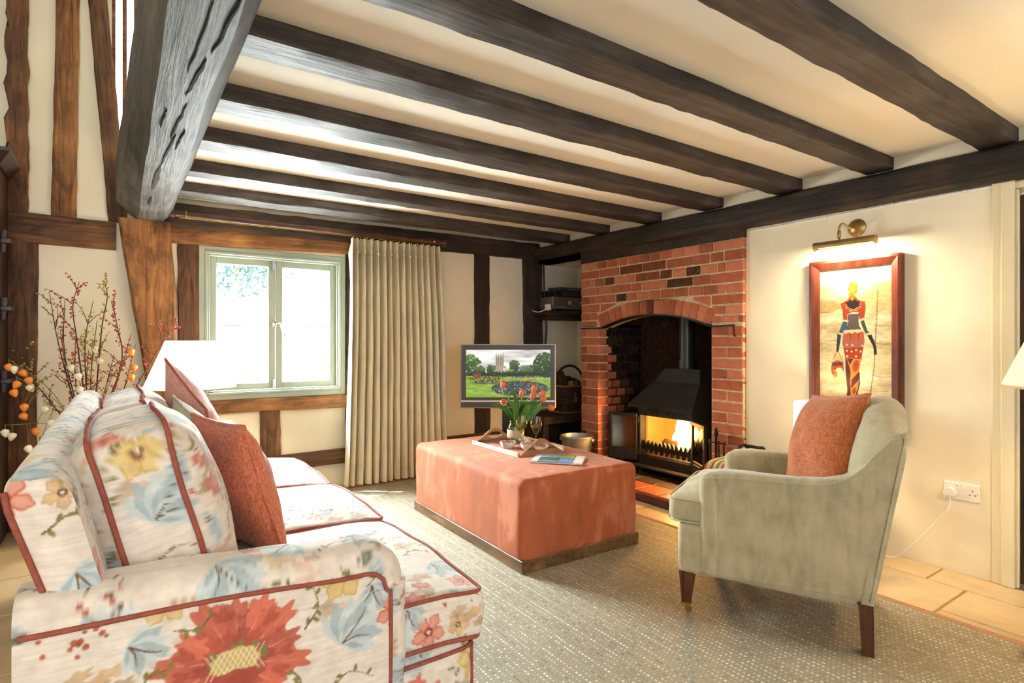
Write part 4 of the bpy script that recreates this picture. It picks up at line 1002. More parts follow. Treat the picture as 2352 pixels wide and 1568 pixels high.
def soft(V, amp, sc, seed):
    d = np.array([[mnoise.noise((p[0] * sc + seed, p[1] * sc, p[2] * sc)), mnoise.noise((p[0] * sc, p[1] * sc + seed, p[2] * sc + 3)), mnoise.noise((p[0] * sc + 5, p[1] * sc, p[2] * sc + seed))] for p in V]); return V + d * amp
for (yo, yi, res) in ((SN, SN + .17, 0.0028), (SF, SF - .17, 0.009)):
    V, F, N_, PV, PF, PN, pipe = arm(yo, yi, 0, res)
    V = soft(V, .004, 7, yo); PV = PV.copy(); PV[:, 1] += (0.004 * np.sin(PV[:, 0] * 9) * np.sin(PV[:, 2] * 7))
    OU, OV = 0.20 - .28 * CT, 0.47 + .32 * CT
    a = mesh('arm', V, F, M_CHINTZ, sofa, smooth=True, col=CHINTZ[1].sample((-N_[:, 0] / CT + .3) % 1, (-N_[:, 1] / CT + .62) % 1))
    mesh('arm_panel', PV, PF, M_CHINTZ, a, smooth=True, col=chintz(PV, PN, OU, OV, 0))
    s = 1 if yi > yo else -1
    pth = [(x, yo - s * .002, z) for (x, z) in pipe][::4]
    Vt, Ft = tube(pth, .0052, 7); mesh('piping', Vt, Ft, M_PIPE, a, smooth=True)
# raked back with a rolled top
res = 0.0075
outl = [(0.02, 0.07), (-0.062, 0.50), (-0.102, 0.62), (-0.178, 0.862), (-0.182, 0.885), (-0.165, 0.905), (-0.135, 0.912), (-0.10, 0.90), (-0.078, 0.875), (-0.03, 0.68), (0.01, 0.55), (0.06, 0.30), (0.08, 0.07)]
O = np.array(outl)
dl = np.r_[0, np.cumsum(np.hypot(*np.diff(O, axis=0).T))]; ns = int(dl[-1] / res); tt = np.linspace(0, dl[-1], ns); OX = np.interp(tt, dl, O[:, 0]); OZ = np.interp(tt, dl, O[:, 1])
ker = np.ones(9) / 9; OX[4:-4] = np.convolve(OX, ker, 'valid'); OZ[4:-4] = np.convolve(OZ, ker, 'valid')
ys = np.r_[np.linspace(SN + .05, SN + .08, 4), np.arange(SN + .09, SF - .09, res * 1.3), np.linspace(SF - .08, SF - .05, 4)]
cxm, czm = OX.mean(), OZ.mean(); V = []
for y in ys:
    e = max(0, (SN + .08 - y) / .03, (y - (SF - .08)) / .03); k = .025 * (1 - math.sqrt(max(0, 1 - e * e)))
    for x, z in zip(OX, OZ):
        d = math.hypot(x - cxm, z - czm); V.append((x - (x - cxm) / d * k * .6, y, z - (z - czm) / d * k + .012 * math.sin((y - SN) * 1.4)))
V = soft(np.array(V), .005, 6, 3.0); F = gridF(len(ys), ns)
Nb = np.zeros((len(V), 3)); Nb[:, 0] = 1; zz_ = np.tile(OZ, len(ys)); Nb[zz_ > .895] = (0.2, 0, 1)
back = mesh('back', V, F, M_CHINTZ, sofa, smooth=True, col=chintz(V, Nb, .1, .2))
nz_ = 220; PV = []; ztab = np.linspace(.07, .905, nz_)
lo = np.interp(ztab, OZ[:ns // 2][np.argsort(OZ[:ns // 2])], OX[:ns // 2][np.argsort(OZ[:ns // 2])]); hi_i = np.argsort(OZ[ns // 2:]); hi = np.interp(ztab, OZ[ns // 2:][hi_i], OX[ns // 2:][hi_i])
for zt, a, b_ in zip(ztab, lo, hi):
    for t in np.linspace(0.03, .97, 40): PV.append((a + (b_ - a) * t, SN + .05 - .012 * math.sin(PI * t), min(zt, .893) + .012 * math.sin(.07)))
PV = np.array(PV); mesh('back_end_panel', PV, gridF(nz_, 40), M_CHINTZ, back, smooth=True, col=chintz(PV, np.tile((0, 1, 0), (len(PV), 1)), -.02, .36))
pth = [(x, SN + .047, z) for x, z in zip(OX[: int(ns * .47)], OZ[: int(ns * .47)])][::5]
Vt, Ft = tube(pth, .0055, 7); mesh('piping', Vt, Ft, M_PIPE, back, smooth=True)
# front rail / platform
V, F, N_, UV = roundbox(.80, SF - SN - .04, .27, .045, 0.007, uv=True); V = V + np.array((.41, (SN + SF) / 2, .205)); V = soft(V, .005, 6, 5)
plt = mesh('front_rail', V, F, M_CHINTZ, sofa, smooth=True, col=CHINTZ[0].sample((UV[:, 0] / CT + .05) % 1, (-UV[:, 1] / CT + .25) % 1))
for z in (.315, .085):
    pth = [(.58, SN + .019, z), (.70, SN + .019, z), (.77, SN + .022, z), (.802, SN + .034, z), (.812, SN + .07, z), (.812, SF - .06, z)]
    Vt, Ft = tube([Vector(q) for q in pth], .0055, 7); mesh('piping', Vt, Ft, M_PIPE, plt, smooth=True)
pth = [(.800, SN + .032, .09), (.800, SN + .032, .31)]; Vt, Ft = tube(pth, .0055, 7); mesh('piping', Vt, Ft, M_PIPE, plt, smooth=True)
for (x, y) in ((.72, SN + .1), (.72, SF - .1), (.06, SN + .1), (.06, SF - .1)):
    V, F = lathe([(.018, 0.0), (.022, .03), (.03, .085)], 12, (x, y, 0)); mesh('leg', V, F, M_LEGW, sofa, smooth=True)
def rect_loop(hx, hy, r, n=6):
    P = []
    for (sx, sy, a0) in ((1, 1, 0), (-1, 1, 90), (-1, -1, 180), (1, -1, 270)):
        for k in range(n + 1):
            t = math.radians(a0 + 90 * k / n); P.append((sx * (hx - r) + r * math.cos(t), sy * (hy - r) + r * math.sin(t)))
    return P
def seat_cushion(x0, x1, y0, y1, z0, z1, res, seed, crown=.028):
    sx, sy, sz = x1 - x0, y1 - y0, z1 - z0; c = np.array(((x0 + x1) / 2, (y0 + y1) / 2, (z0 + z1) / 2))
    V, F, N_, UV = roundbox(sx, sy, sz, .022, res, 3, uv=True)
    def deform(P):
        P = np.array(P, float); u, v = P[:, 0] / (sx / 2), P[:, 1] / (sy / 2)
        cr = np.clip(1 - np.abs(u) ** 2.6, 0, 1) * np.clip(1 - np.abs(v) ** 2.6, 0, 1)
        P[:, 2] += cr * crown * np.where(P[:, 2] > 0, 1, .25) - .018 * np.clip(u, 0, 1) ** 3 * np.clip(np.abs(v), 0, 1) ** 2
        P[:, 0] += .014 * np.cos(P[:, 2] / sz * 2.6) * np.clip(u, 0, 1) ** 6; return P
    V = soft(deform(V), .007, 5.5, seed) + c
    o = mesh('seat_cushion', V, F, M_CHINTZ, sofa, smooth=True, col=CHINTZ[1].sample((UV[:, 0] / CT + seed * .37) % 1, (-UV[:, 1] / CT + seed * .21) % 1))
    for z in (sz / 2 - .004, -sz / 2 + .004):
        lp = np.array([(p[0], p[1], z) for p in rect_loop(sx / 2 - .003, sy / 2 - .003, .03)])
        n = len(lp); dense = np.array([lp[i] + (lp[(i + 1) % n] - lp[i]) * t for i in range(n) for t in np.linspace(0, 1, 9)[:-1] if np.hypot(*(lp[(i + 1) % n] - lp[i])[:2]) > .05 or t == 0])
        L = soft(deform(dense), .007, 5.5, seed) + c
        Vt, Ft = tube([tuple(p) for p in L], .0058, 7, closed=True); mesh('piping', Vt, Ft, M_PIPE, o, smooth=True)
    return o
seat_cushion(.06, .832, 1.352, 2.108, .345, .475, .0048, 1.3)
seat_cushion(.06, .845, 2.116, 2.772, .345, .475, .009, 2.7)
seat_cushion(.06, .840, 2.780, 3.545, .345, .475, .011, 4.1)
def back_cushion(yc, w, h, t, tilt, base, res, seed, yaw=0.0):
    V, F, N_, UV = roundbox(t, w, h, .085, res, 5, uv=True)
    M = Matrix.Translation(base) @ Matrix.Rotation(yaw, 4, 'Z') @ Matrix.Rotation(-tilt, 4, 'Y') @ Matrix.Translation((0, 0, h / 2))
    def deform(P):
        P = np.array(P, float); v, q = P[:, 1] / (w / 2), P[:, 2] / (h / 2)
        cr = np.clip(1 - np.abs(v) ** 2.4, 0, 1) * np.clip(1 - np.abs(q) ** 2.4, 0, 1); P[:, 0] += np.sign(P[:, 0]) * .05 * cr
        P[:, 1] *= 1 - .05 * np.clip(q, -1, 1) ** 2; P[:, 2] += .012 * np.sin(P[:, 1] * 7 + seed) * np.clip(q, 0, 1); return P
    Vl = soft(deform(V), .009, 6, seed); Vw = np.array([tuple(M @ Vector(p)) for p in Vl])
    o = mesh('back_cushion', Vw, F, M_CHINTZ, sofa, smooth=True, col=CHINTZ[1].sample((UV[:, 0] / CT + seed * .31) % 1, (-UV[:, 1] / CT + seed * .17 + .1) % 1))
    for x in (-t / 2 + .045, t / 2 - .045):
        lp = np.array([(x, p[0], p[1]) for p in rect_loop(w / 2 + .0, h / 2 + .0, .06)])
        n = len(lp); dense = np.array([lp[i] + (lp[(i + 1) % n] - lp[i]) * s_ for i in range(n) for s_ in np.linspace(0, 1, 8)[:-1] if np.linalg.norm(lp[(i + 1) % n] - lp[i]) > .05 or s_ == 0])
        dd = deform(dense); dd[:, 1:] *= .985; L = soft(dd, .009, 6, seed)
        Vt, Ft = tube([tuple(M @ Vector(p)) for p in L], .0062, 7, closed=True); mesh('piping', Vt, Ft, M_PIPE, o, smooth=True)
    return o
back_cushion(0, .64, .50, .235, math.radians(15), (.135, 1.80, .47), .0045, 1.9)
back_cushion(0, .66, .47, .235, math.radians(17), (.130, 2.46, .47), .011, 3.3)
back_cushion(0, .64, .46, .235, math.radians(16), (.130, 3.10, .47), .013, 5.2)

# ------------------------------------------------------------------ throw cushions
def slub_mat(name, a, b_, c, sc=(240, 40, 240), rough=.9, sheen=.25):
    m, nt, b = newmat(name); f1 = noise_n(nt, coords(nt, 'Object', sc), 1.0, 4, .7); f2 = noise_n(nt, coords(nt, 'Object', (30, 160, 160)), 1.0, 3)
    f = mathn(nt, 'ADD', mathn(nt, 'MULTIPLY', f1, .6), mathn(nt, 'MULTIPLY', f2, .4))
    nt.links.new(ramp(nt, f, [(.36, a), (.5, b_), (.64, c)]), b.inputs['Base Color']); b.inputs['Roughness'].default_value = rough; b.inputs['Sheen Weight'].default_value = sheen
    bump(nt, b, f, .35, .003); return m
M_CORAL = slub_mat('coral_chenille', (170, 80, 50), (202, 108, 74), (224, 146, 110))
M_RUST = slub_mat('rust_chenille', (150, 76, 38), (184, 100, 54), (206, 132, 82))
M_PALE = slub_mat('pale_sage_linen', (176, 170, 146), (198, 192, 170), (214, 208, 190))
M_ROSE = slub_mat('rose_chenille', (190, 122, 108), (214, 152, 138), (228, 178, 164))
M_ROSEP = plain('dark_rose_piping', (176, 96, 82), .85)
def throw(name, label, mat, pmat, size, thick, center, normal, roll, seed, ear=.06, group='scatter cushions'):
    """knife edge cushion; normal = direction its front faces"""
    n = 41; w, h = size; g = np.linspace(-1, 1, n); U, W = np.meshgrid(g, g, indexing='ij')
    ox = 1 - ear * (1 - np.abs(W) ** 2) * np.abs(U); oy = 1 - ear * (1 - np.abs(U) ** 2) * np.abs(W)
    prof = (np.clip(1 - np.abs(U) ** 2.3, 0, 1) * np.clip(1 - np.abs(W) ** 2.3, 0, 1)) ** .55
    wr = np.array([[mnoise.noise((u * 2.2 + seed, w_ * 2.2, seed)) for w_ in g] for u in g])
    z = Vector(normal).normalized(); up = Vector((0, 0, 1)); y = (up - z * up.dot(z)).normalized(); x = y.cross(z)
    M = Matrix(((x.x, y.x, z.x, center[0]), (x.y, y.y, z.y, center[1]), (x.z, y.z, z.z, center[2]), (0, 0, 0, 1))) @ Matrix.Rotation(roll, 4, 'Z')
    V = []; 
    for sgn in (1, -1):
        for i in range(n):
            for j in range(n):
                edge = max(abs(U[i, j]), abs(W[i, j])) > .999
                V.append((U[i, j] * w / 2 * ox[i, j], W[i, j] * h / 2 * oy[i, j] - .012 * prof[i, j] * 0, sgn * (0 if edge else thick / 2 * prof[i, j] * (1 + .16 * wr[i, j]))))
    F = gridF(n, n) + [tuple(k + n * n for k in f) for f in gridF(n, n, True)]
    root = thing(name, label, 'cushion', tuple(center), group=group)
    mesh('cover', V, F, mat, root, smooth=True, M=M)
    loop = [(i, 0) for i in range(n)] + [(n - 1, j) for j in range(1, n)] + [(i, n - 1) for i in range(n - 2, -1, -1)] + [(0, j) for j in range(n - 2, 0, -1)]
    pth = [(U[i, j] * w / 2 * ox[i, j], W[i, j] * h / 2 * oy[i, j], 0) for (i, j) in loop][::2]
    Vt, Ft = tube(pth, .0055, 7, closed=True); mesh('piping', Vt, Ft, pmat, root, smooth=True, M=M)
    return root
throw('throw_cushion', 'coral chenille square cushion propped on the near end of the sofa', M_CORAL, M_CORAL, (.45, .45), .17, (.31, 2.03, .69), (.93, .20, .29), 0.0, 2.0)
throw('throw_cushion', 'small pale sage linen cushion tucked behind the coral one', M_PALE, M_PALE, (.36, .36), .13, (.27, 2.66, .715), (.9, .12, .32), .25, 4.0)
throw('throw_cushion', 'dusty rose cushion with dark piping at the window end of the sofa', M_ROSE, M_ROSEP, (.46, .46), .16, (.29, 3.06, .775), (.9, .12, .33), .5, 6.0)
# ------------------------------------------------------------------ ottoman and what stands on it
def velvet(name, c, lightc):
    m, nt, b = newmat(name); v = coords(nt, 'Object'); n1 = noise_n(nt, coords(nt, 'Object', (9, 9, 2.5)), 1.0, 4, .6, .6); n2 = noise_n(nt, v, 3.0, 3)
    f = mathn(nt, 'ADD', mathn(nt, 'MULTIPLY', n1, .6), mathn(nt, 'MULTIPLY', n2, .4)); c = np.asarray(c, float)
    nt.links.new(ramp(nt, f, [(.38, c * .9), (.52, c), (.6, lightc)]), b.inputs['Base Color']); b.inputs['Roughness'].default_value = .75; b.inputs['Sheen Weight'].default_value = .4; b.inputs['Sheen Roughness'].default_value = .35; b.inputs['Sheen Tint'].default_value = rgba((255, 214, 196))
    b.inputs['Specular IOR Level'].default_value = .2; return m
M_VELVET = velvet('terracotta_velvet', (174, 94, 60), (194, 120, 90))
ang = math.radians(-1.2); oc = (2.045, 2.93)
ott = thing('ottoman', 'large rectangular terracotta velvet ottoman on a wooden plinth', 'ottoman', (oc[0], oc[1], 0), ang)
V, F, N_ = roundbox(.805, 1.315, .44, .045, .03); V = soft(V, .004, 5, 2)
V[:, 2] += .018 * np.clip(1 - (V[:, 0] / .4) ** 2, 0, 1) * np.clip(1 - (V[:, 1] / .65) ** 2, 0, 1) * (V[:, 2] > .1) - .018 * (V[:, 2] > .1) + .0
V[:, 2] += .045 + .22 - .007
# gathers near the top of the long side
k = (V[:, 0] < -.36) & (V[:, 2] > .34); V[k, 0] += .005 * np.sin(V[k, 1] * 150) * np.exp(-((V[k, 1] - .02) / .07) ** 2)
mesh('upholstery', V, F, M_VELVET, ott, smooth=True, world=False)
V, F = bevbox(-.402, .402, -.657, .657, 0.0, .062, .003); mesh('plinth', V, F, wood('plinth_wood', (74, 52, 30), (112, 82, 50), (140, 106, 70), .5, axis=1, bmp=.1), ott, world=False)
V, F = tube([(-.404, -.659, .36), (.404, -.659, .36), (.404, .659, .36), (-.404, .659, .36)], .003, 6, closed=True); 
ZT = .458
# tray
tray = thing('serving_tray', 'pale wooden serving tray with oval handle holes on the ottoman', 'tray', (2.085, 2.985, ZT))
TX0, TX1, TY0, TY1 = 1.91, 2.262, 2.722, 3.25
V, F = bevbox(TX0, TX1, TY0, TY1, ZT, ZT + .012, .003); mesh('tray_base', V, F, M_TRAYW, tray)
for x in (TX0, TX1 - .012):
    V, F = bevbox(x, x + .012, TY0, TY1, ZT + .010, ZT + .040, .003); mesh('tray_side', V, F, plain('limed_tray_wood', (206, 192, 172), .5, 0, .06, 12), tray)
def handle_end(y0, y1):
    cx_, cz_ = (TX0 + TX1) / 2, ZT + .062; hw = (TX1 - TX0) / 2
    def top(x): t = abs(x - cx_) / hw; return ZT + .040 + .068 * (0.5 + 0.5 * math.cos(PI * min(1, t / .8)))
    inner = []; outer = []
    for k in range(48):
        t = 2 * PI * k / 48; inner.append((cx_ + .055 * math.cos(t), cz_ + .021 * math.sin(t)))
        d = 0.0; dx, dz = math.cos(t), math.sin(t)
        while True:
            d += .001; x, z = cx_ + dx * d, cz_ + dz * d
            if x < TX0 + .012 or x > TX1 - .012 or z < ZT + .010 or z > top(x): break
        outer.append((x, z))
    V = [(p[0], y, p[1]) for y in (y0, y1) for L in (inner, outer) for p in L]; F = []; n = 48
    for k in range(n):
        l = (k + 1) % n; F += [(k, l, n + l, n + k), (2 * n + k, 3 * n + k, 3 * n + l, 2 * n + l), (k, 2 * n + k, 2 * n + l, l), (n + k, n + l, 3 * n + l, 3 * n + k)]
    mesh('tray_handle', V, F, M_TRAYW, tray)
handle_end(TY0, TY0 + .012); handle_end(TY1 - .012, TY1)
ZB = ZT + .0125
# jar vase with water
jar = thing('glass_jar_vase', 'clear glass jar with a linen band, holding the tulips', 'vase', (2.16, 3.10, ZB))
V, F = lathe([(.0, .0), (.05, .0), (.054, .006), (.055, .1), (.05, .125), (.042, .135), (.042, .155), (.044, .158)], 32, (2.16, 3.10, ZB)); mesh('jar', V, F, M_CLEAR, jar, smooth=True, auto=50)
V, F = lathe([(.0, .004), (.051, .004), (.0525, .01), (.0525, .095), (0, .095)], 28, (2.16, 3.10, ZB)); mesh('water', V, F, glassy('water', (244, 249, 246), .1), jar, smooth=True)
V, F = lathe([(.0562, .045), (.0575, .046), (.0575, .098), (.0562, .099)], 32, (2.16, 3.10, ZB), cap=False); mesh('linen_band', V, F, plain('linen_band', (206, 186, 158), .9, 0, .08, 80, .3, 300), jar, smooth=True)
M_STEM = plain('tulip_stem_green', (110, 160, 70), .55, 0, .12, 12)
M_TLEAF = plain('tulip_leaf_green', (78, 128, 52), .5, 0, .2, 10)
M_TUL = plain('coral_tulip_petal', (232, 122, 96), .55, 0, .10, 25)
def leaf_strip(path, w, up, cup=.25, n=14):
    P = bez(path, n); m = len(P); V = []
    for i, p in enumerate(P):
        t = i / (m - 1); ww = w * math.sin(PI * min(1, t * .9 + .1)) ** .8 * (1 - t ** 5)
        tg = (P[min(i + 1, m - 1)] - P[max(i - 1, 0)]).normalized(); sd = tg.cross(Vector(up)); sd = sd.normalized() if sd.length > 1e-4 else Vector((1, 0, 0)); nn = sd.cross(tg)
        for q in (-1, -.5, 0, .5, 1): V.append(tuple(p + sd * (ww / 2 * q) + nn * (abs(q) * ww * cup)))
    F = gridF(m, 5); b = len(V); V2 = [(v[0], v[1], v[2] - .0012) for v in V]
    return V + V2, F + [tuple(k + b for k in f[::-1]) for f in F]
TUL = [((2.061, 3.10, .872), 'upright coral tulip standing tallest in the jar', (0, 0, 1)), ((2.198, 3.08, .81), 'coral tulip at the middle of the bunch, in front of the screen', (.1, 0, 1)), ((2.295, 3.09, .785), 'coral tulip low in the cluster on the fireplace side of the bunch', (.45, -.1, .9)),
       ((2.335, 3.13, .828), 'topmost coral tulip of the cluster on the fireplace side', (.35, 0, 1)), ((2.36, 3.07, .795), 'coral tulip overlapping just below the topmost of the cluster', (.5, 0, .9)), ((2.392, 3.10, .758), 'coral tulip below the cluster, leaning towards the fireplace', (.6, 0, .8)),
       ((2.011, 3.02, .762), 'coral tulip drooping open towards the viewer on the window side', (-.45, -.75, .35)), ((2.462, 3.10, .692), 'coral tulip bending almost level, nearest the fireplace', (1, 0, -.05))]
for i, (p, lb, dr) in enumerate(TUL):
    p = Vector(p); dr = Vector(dr).normalized(); base = Vector((2.16 + rng.uniform(-.03, .03), 3.10 + rng.uniform(-.03, .03), ZB + .012)); neck = Vector((2.16 + (p.x - 2.16) * .12 + rng.uniform(-.012, .012), 3.10 + rng.uniform(-.025, .025), ZB + .155))
    t = thing('tulip', lb, 'tulip', tuple(base), group='coral tulips in the jar')
    b0 = p - dr * .028
    V, F = tube(bez([base, neck, neck * .35 + b0 * .65 + Vector((0, 0, .02)), b0 - dr * .03, b0], 28), .0042, 7); mesh('stem', V, F, M_STEM, t, smooth=True)
    # flower: six overlapping petals
    zx = dr; xx = zx.orthogonal().normalized(); yx = zx.cross(xx); M = Matrix(((xx.x, yx.x, zx.x, b0.x), (xx.y, yx.y, zx.y, b0.y), (xx.z, yx.z, zx.z, b0.z), (0, 0, 0, 1)))
    for k in range(6):
        a = 2 * PI * k / 6; lay = 1.0 if k % 2 else .88; V = []
        for iz in range(9):
            tz = iz / 8; r = .021 * lay * math.sin(PI * (.16 + .66 * tz)) ** .8 + .001; z = .054 * tz; half = .62 * math.sin(PI * (.12 + .80 * tz)) ** .8
            for ia in range(7):
                q = -1 + ia / 3; V.append((r * math.cos(a + q * half), r * math.sin(a + q * half), z - .006 * q * q * tz))
        mesh('petal', V, gridF(9, 7), M_TUL, t, smooth=True, M=M)
    if i < 7:
        side = Vector((p.x - 2.16, (p.y - 3.1) + rng.uniform(-.05, .05), 0)); side = side.normalized() if side.length > .01 else Vector((1, 0, 0))
        pt = neck + (p - neck) * rng.uniform(.55, .8) + Vector((rng.uniform(-.05, .05), rng.uniform(-.04, .04), rng.uniform(-.03, .02)))
        if i == 6: pt = Vector((1.93, 3.06, .745))
        V, F = leaf_strip([neck - Vector((0, 0, .04)), neck * .5 + pt * .5 + Vector((0, 0, .03)), pt], rng.uniform(.05, .064), (.2, -.6, .5)); mesh('leaf', V, F, M_TLEAF, t, smooth=True)
        if i in (0, 1, 2, 3, 5):
            pt2 = neck + (p - neck) * .62 + Vector((.05 * (1 if i else -1), -.05, .0)); V, F = leaf_strip([neck - Vector((0, 0, .03)), neck * .5 + pt2 * .5 + Vector((0, -.02, .02)), pt2], .056, (.1, -.8, .3)); mesh('leaf', V, F, M_TLEAF, t, smooth=True)
# wine glasses
M_WINE = glassy('white_wine', (246, 238, 186), .06)
for (x, y, lb) in ((2.128, 2.985, 'glass of white wine in front of the tulip jar'), (2.176, 2.895, 'glass of white wine standing nearer the fireplace than the other')):
    g = thing('wine_glass', lb, 'wine glass', (x, y, ZB), group='glasses of white wine on the tray')
    V, F = lathe([(.0, .002), (.033, .0), (.034, .002), (.012, .007), (.0045, .014), (.004, .075), (.007, .088), (.022, .105), (.034, .132), (.037, .155), (.034, .182), (.030, .205)], 32, (x, y, ZB), cap=False); mesh('bowl_and_stem', V, F, M_CLEAR, g, smooth=True)
    V, F = lathe([(.0, .09), (.007, .091), (.021, .107), (.0328, .133), (.0358, .155), (0, .156)], 28, (x, y, ZB)); mesh('wine', V, F, M_WINE, g, smooth=True)
# bowls of nuts
M_CERAM = plain('white_ceramic', (240, 238, 232), .25, 0, .02); M_NUT = plain('brown_nuts', (168, 108, 66), .6, 0, .25, 60)
for (x, y, lb) in ((2.02, 2.985, 'small white bowl of nuts on the window side of the tray'), (2.088, 2.86, 'small white bowl of nuts beside the wine glass')):
    b_ = thing('snack_bowl', lb, 'bowl', (x, y, ZB), group='snack bowls on the tray')
    V, F = lathe([(.0, .0), (.026, .0), (.03, .004), (.045, .024), (.051, .046), (.048, .046), (.041, .024), (.024, .009), (0, .008)], 28, (x, y, ZB)); mesh('bowl', V, F, M_CERAM, b_, smooth=True, auto=60)
    m = MB()
    for k in range(60):
        a, r = rng.uniform(0, 2 * PI), .042 * math.sqrt(rng.random()); h = .040 + .014 * (1 - (r / .04) ** 2) * rng.random()
        c = Vector((x + r * math.cos(a), y + r * math.sin(a), ZB + h)); M = Matrix.Translation(c) @ Matrix.Rotation(rng.uniform(0, 6), 4, 'Z') @ Matrix.Rotation(rng.uniform(0, 6), 4, 'X')
        V, F = lathe([(0, -.008), (.0045, -.003), (.0045, .003), (0, .008)], 6); m.add(V, F, M)
    tag(m.build('nuts', M_NUT, b_, smooth=True), kind='stuff')
# magazines
def magazine(name, label, cx_, cy_, rz, w, d, z0, th, paint, group='magazines on the ottoman'):
    t = thing(name, label, 'magazine', (cx_, cy_, z0), rz, group=group)
    V, F = bevbox(-w / 2, w / 2, -d / 2, d / 2, 0.0002, th - .0012, .0015); mesh('pages', V, F, plain('paper_edges', (226, 214, 196), .8, 0, .08, 90), t, world=False)
    nx, ny = 90, 66; C = Canvas(nx, ny, (220, 224, 230)); paint(C); C.a = s2l(np.clip(C.a, 0, 255)); V = []; 
    for i in range(nx):
        for j in range(ny): V.append((-w / 2 + w * i / (nx - 1), -d / 2 + d * j / (ny - 1), th + .0015 * math.sin(i / nx * 5)))
    cols = np.array([C.a[ny - 1 - j, i] for i in range(nx) for j in range(ny)])
    b = len(V); Vb = [(v[0], v[1], th - .0014) for v in V]; rim = []
    mesh('cover', V + Vb, gridF(nx, ny) + [tuple(k + b for k in f[::-1]) for f in gridF(nx, ny)], attrmat('glossy_cover_' + str(len(MATS)), .25, spec=.5), t, smooth=True, world=False, col=np.concatenate([cols, cols]))
def cov1(C):
    C.a[:] = (120, 160, 220)
    C.poly([(0, 0), (12, 0), (12, 66), (0, 66)], (236, 232, 232)); C.poly([(14, 4), (50, 4), (50, 26), (14, 26)], (132, 176, 228)); C.poly([(12, 26), (50, 24), (46, 52), (12, 50)], (92, 116, 70))
    for k in range(26): C.ell(18 + 30 * rng.random(), 26 + 24 * rng.random(), 4, 3, 0, (70 + 60 * rng.random(), 100 + 40 * rng.random(), 60), .8)
    C.ell(60, 16, 18, 11, 0, (150, 200, 60)); C.ell(68, 14, 7, 6, 0, (232, 214, 60)); C.poly([(48, 30), (84, 30), (84, 62), (48, 62)], (92, 130, 220))
    for k in range(6): C.stroke([(50 + 5 * k, 34), (52 + 5 * k, 46), (50 + 5 * k, 58)], 1.1, (190, 206, 236))
    for k in range(5): C.stroke([(70 + 3 * k, 2), (78 + 2 * k, 12), (84, 24 + 2 * k)], .9, (30, 40, 46))
def cov2(C):
    C.a[:] = (196, 190, 150); C.poly([(56, 20), (90, 20), (90, 50), (56, 50)], (190, 196, 60)); C.poly([(0, 0), (90, 0), (90, 10), (0, 10)], (70, 90, 60))
magazine('magazine', 'closed cream magazine at the bottom of the pile on the ottoman', 2.10, 2.545, math.radians(-40), .30, .21, ZT - .0, .010, cov2)
magazine('magazine', 'glossy blue and green magazine lying on top of the pile', 2.065, 2.535, math.radians(-47), .29, .21, ZT + .0125, .009, cov1)

# ------------------------------------------------------------------ armchair
def cord_mat():
    m, nt, b = newmat('sage_corduroy'); v = coords(nt, 'Object'); sp = nd(nt, 'ShaderNodeSeparateXYZ'); nt.links.new(v, sp.inputs[0])
    rib = mathn(nt, 'SINE', mathn(nt, 'MULTIPLY', sp.outputs[2], 2 * PI / .0042)); n1 = noise_n(nt, v, 7.0, 4, .6); n2 = noise_n(nt, coords(nt, 'Object', (30, 30, 8)), 1.0, 3)
    f = mathn(nt, 'ADD', mathn(nt, 'MULTIPLY', n1, .6), mathn(nt, 'MULTIPLY', n2, .4))
    nt.links.new(ramp(nt, f, [(.34, (156, 144, 114)), (.5, (178, 166, 134)), (.68, (196, 184, 152))]), b.inputs['Base Color']); b.inputs['Roughness'].default_value = .85; b.inputs['Sheen Weight'].default_value = .35; b.inputs['Specular IOR Level'].default_value = .2
    bump(nt, b, rib, .25, .001); return m
M_CORD = cord_mat()
RZ = math.atan2(.90916513, -.41643578)
ac = thing('armchair', 'sage green corduroy armchair with sloping arms on wooden legs', 'armchair', (2.239, .973, 0), RZ)
ST_ = [(0, .822), (.045, .818), (.075, .79), (.11, .752), (.15, .706), (.20, .668), (.255, .645), (.34, .627), (.5, .619), (.7, .617), (.88, .614), (.95, .604), (.985, .585), (1.0, .56)]
def side(l0, l1, outer_first):
    tt = np.array([a for a, _ in ST_]); zz = np.array([b_ for _, b_ in ST_])
    def pt(t, h, ins):
        z0, z1 = .19 - .02 * t + ins, float(np.interp(t, tt, zz)) - ins; z = z0 + (z1 - z0) * h; sr = -.02 - (z - .19) * .172
        s0, s1 = sr + ins, .597 - ins; return (s0 + (s1 - s0) * t, z)
    T_ = np.unique(np.r_[np.linspace(0, .36, 25), np.linspace(.36, 1, 26)]); H_ = np.linspace(0, 1, 22)
    def bound(ins): return [pt(t, 0, ins) for t in T_] + [pt(1, h, ins) for h in H_[1:]] + [pt(t, 1, ins) for t in T_[::-1][1:]] + [pt(0, h, ins) for h in H_[::-1][1:-1]]
    th = l1 - l0; rings = [[(p[0], -(l0 + q), p[1]) for p in bound(ins)] for (ins, q) in ((.022, 0), (.010, .003), (.003, .010), (.0, .022), (0, th - .022), (.003, th - .010), (.010, th - .003), (.022, th))]
    V, F = loft(rings, cap=False); m_ = MB(); m_.add(V, F)
    for lw in (l0, l1): m_.add([(pt(t, h, .022)[0], -lw, pt(t, h, .022)[1]) for t in T_ for h in H_], gridF(len(T_), len(H_)))
    o = mesh('arm_side', m_.V, m_.F, M_CORD, ac, smooth=True, world=False)
    lw = l0 - .001 if outer_first else l1 + .001
    Vt, Ft = tube([(pt(t, 1, .02)[0], -lw, pt(t, 1, .02)[1]) for t in T_ if t < .97], .003, 6); mesh('piping', Vt, Ft, M_CORD, o, smooth=True, world=False)
    Vt, Ft = tube([(pt(0, h, .014)[0], -lw - .0, pt(0, h, .014)[1]) for h in H_], .003, 6); mesh('piping', Vt, Ft, M_CORD, o, smooth=True, world=False)
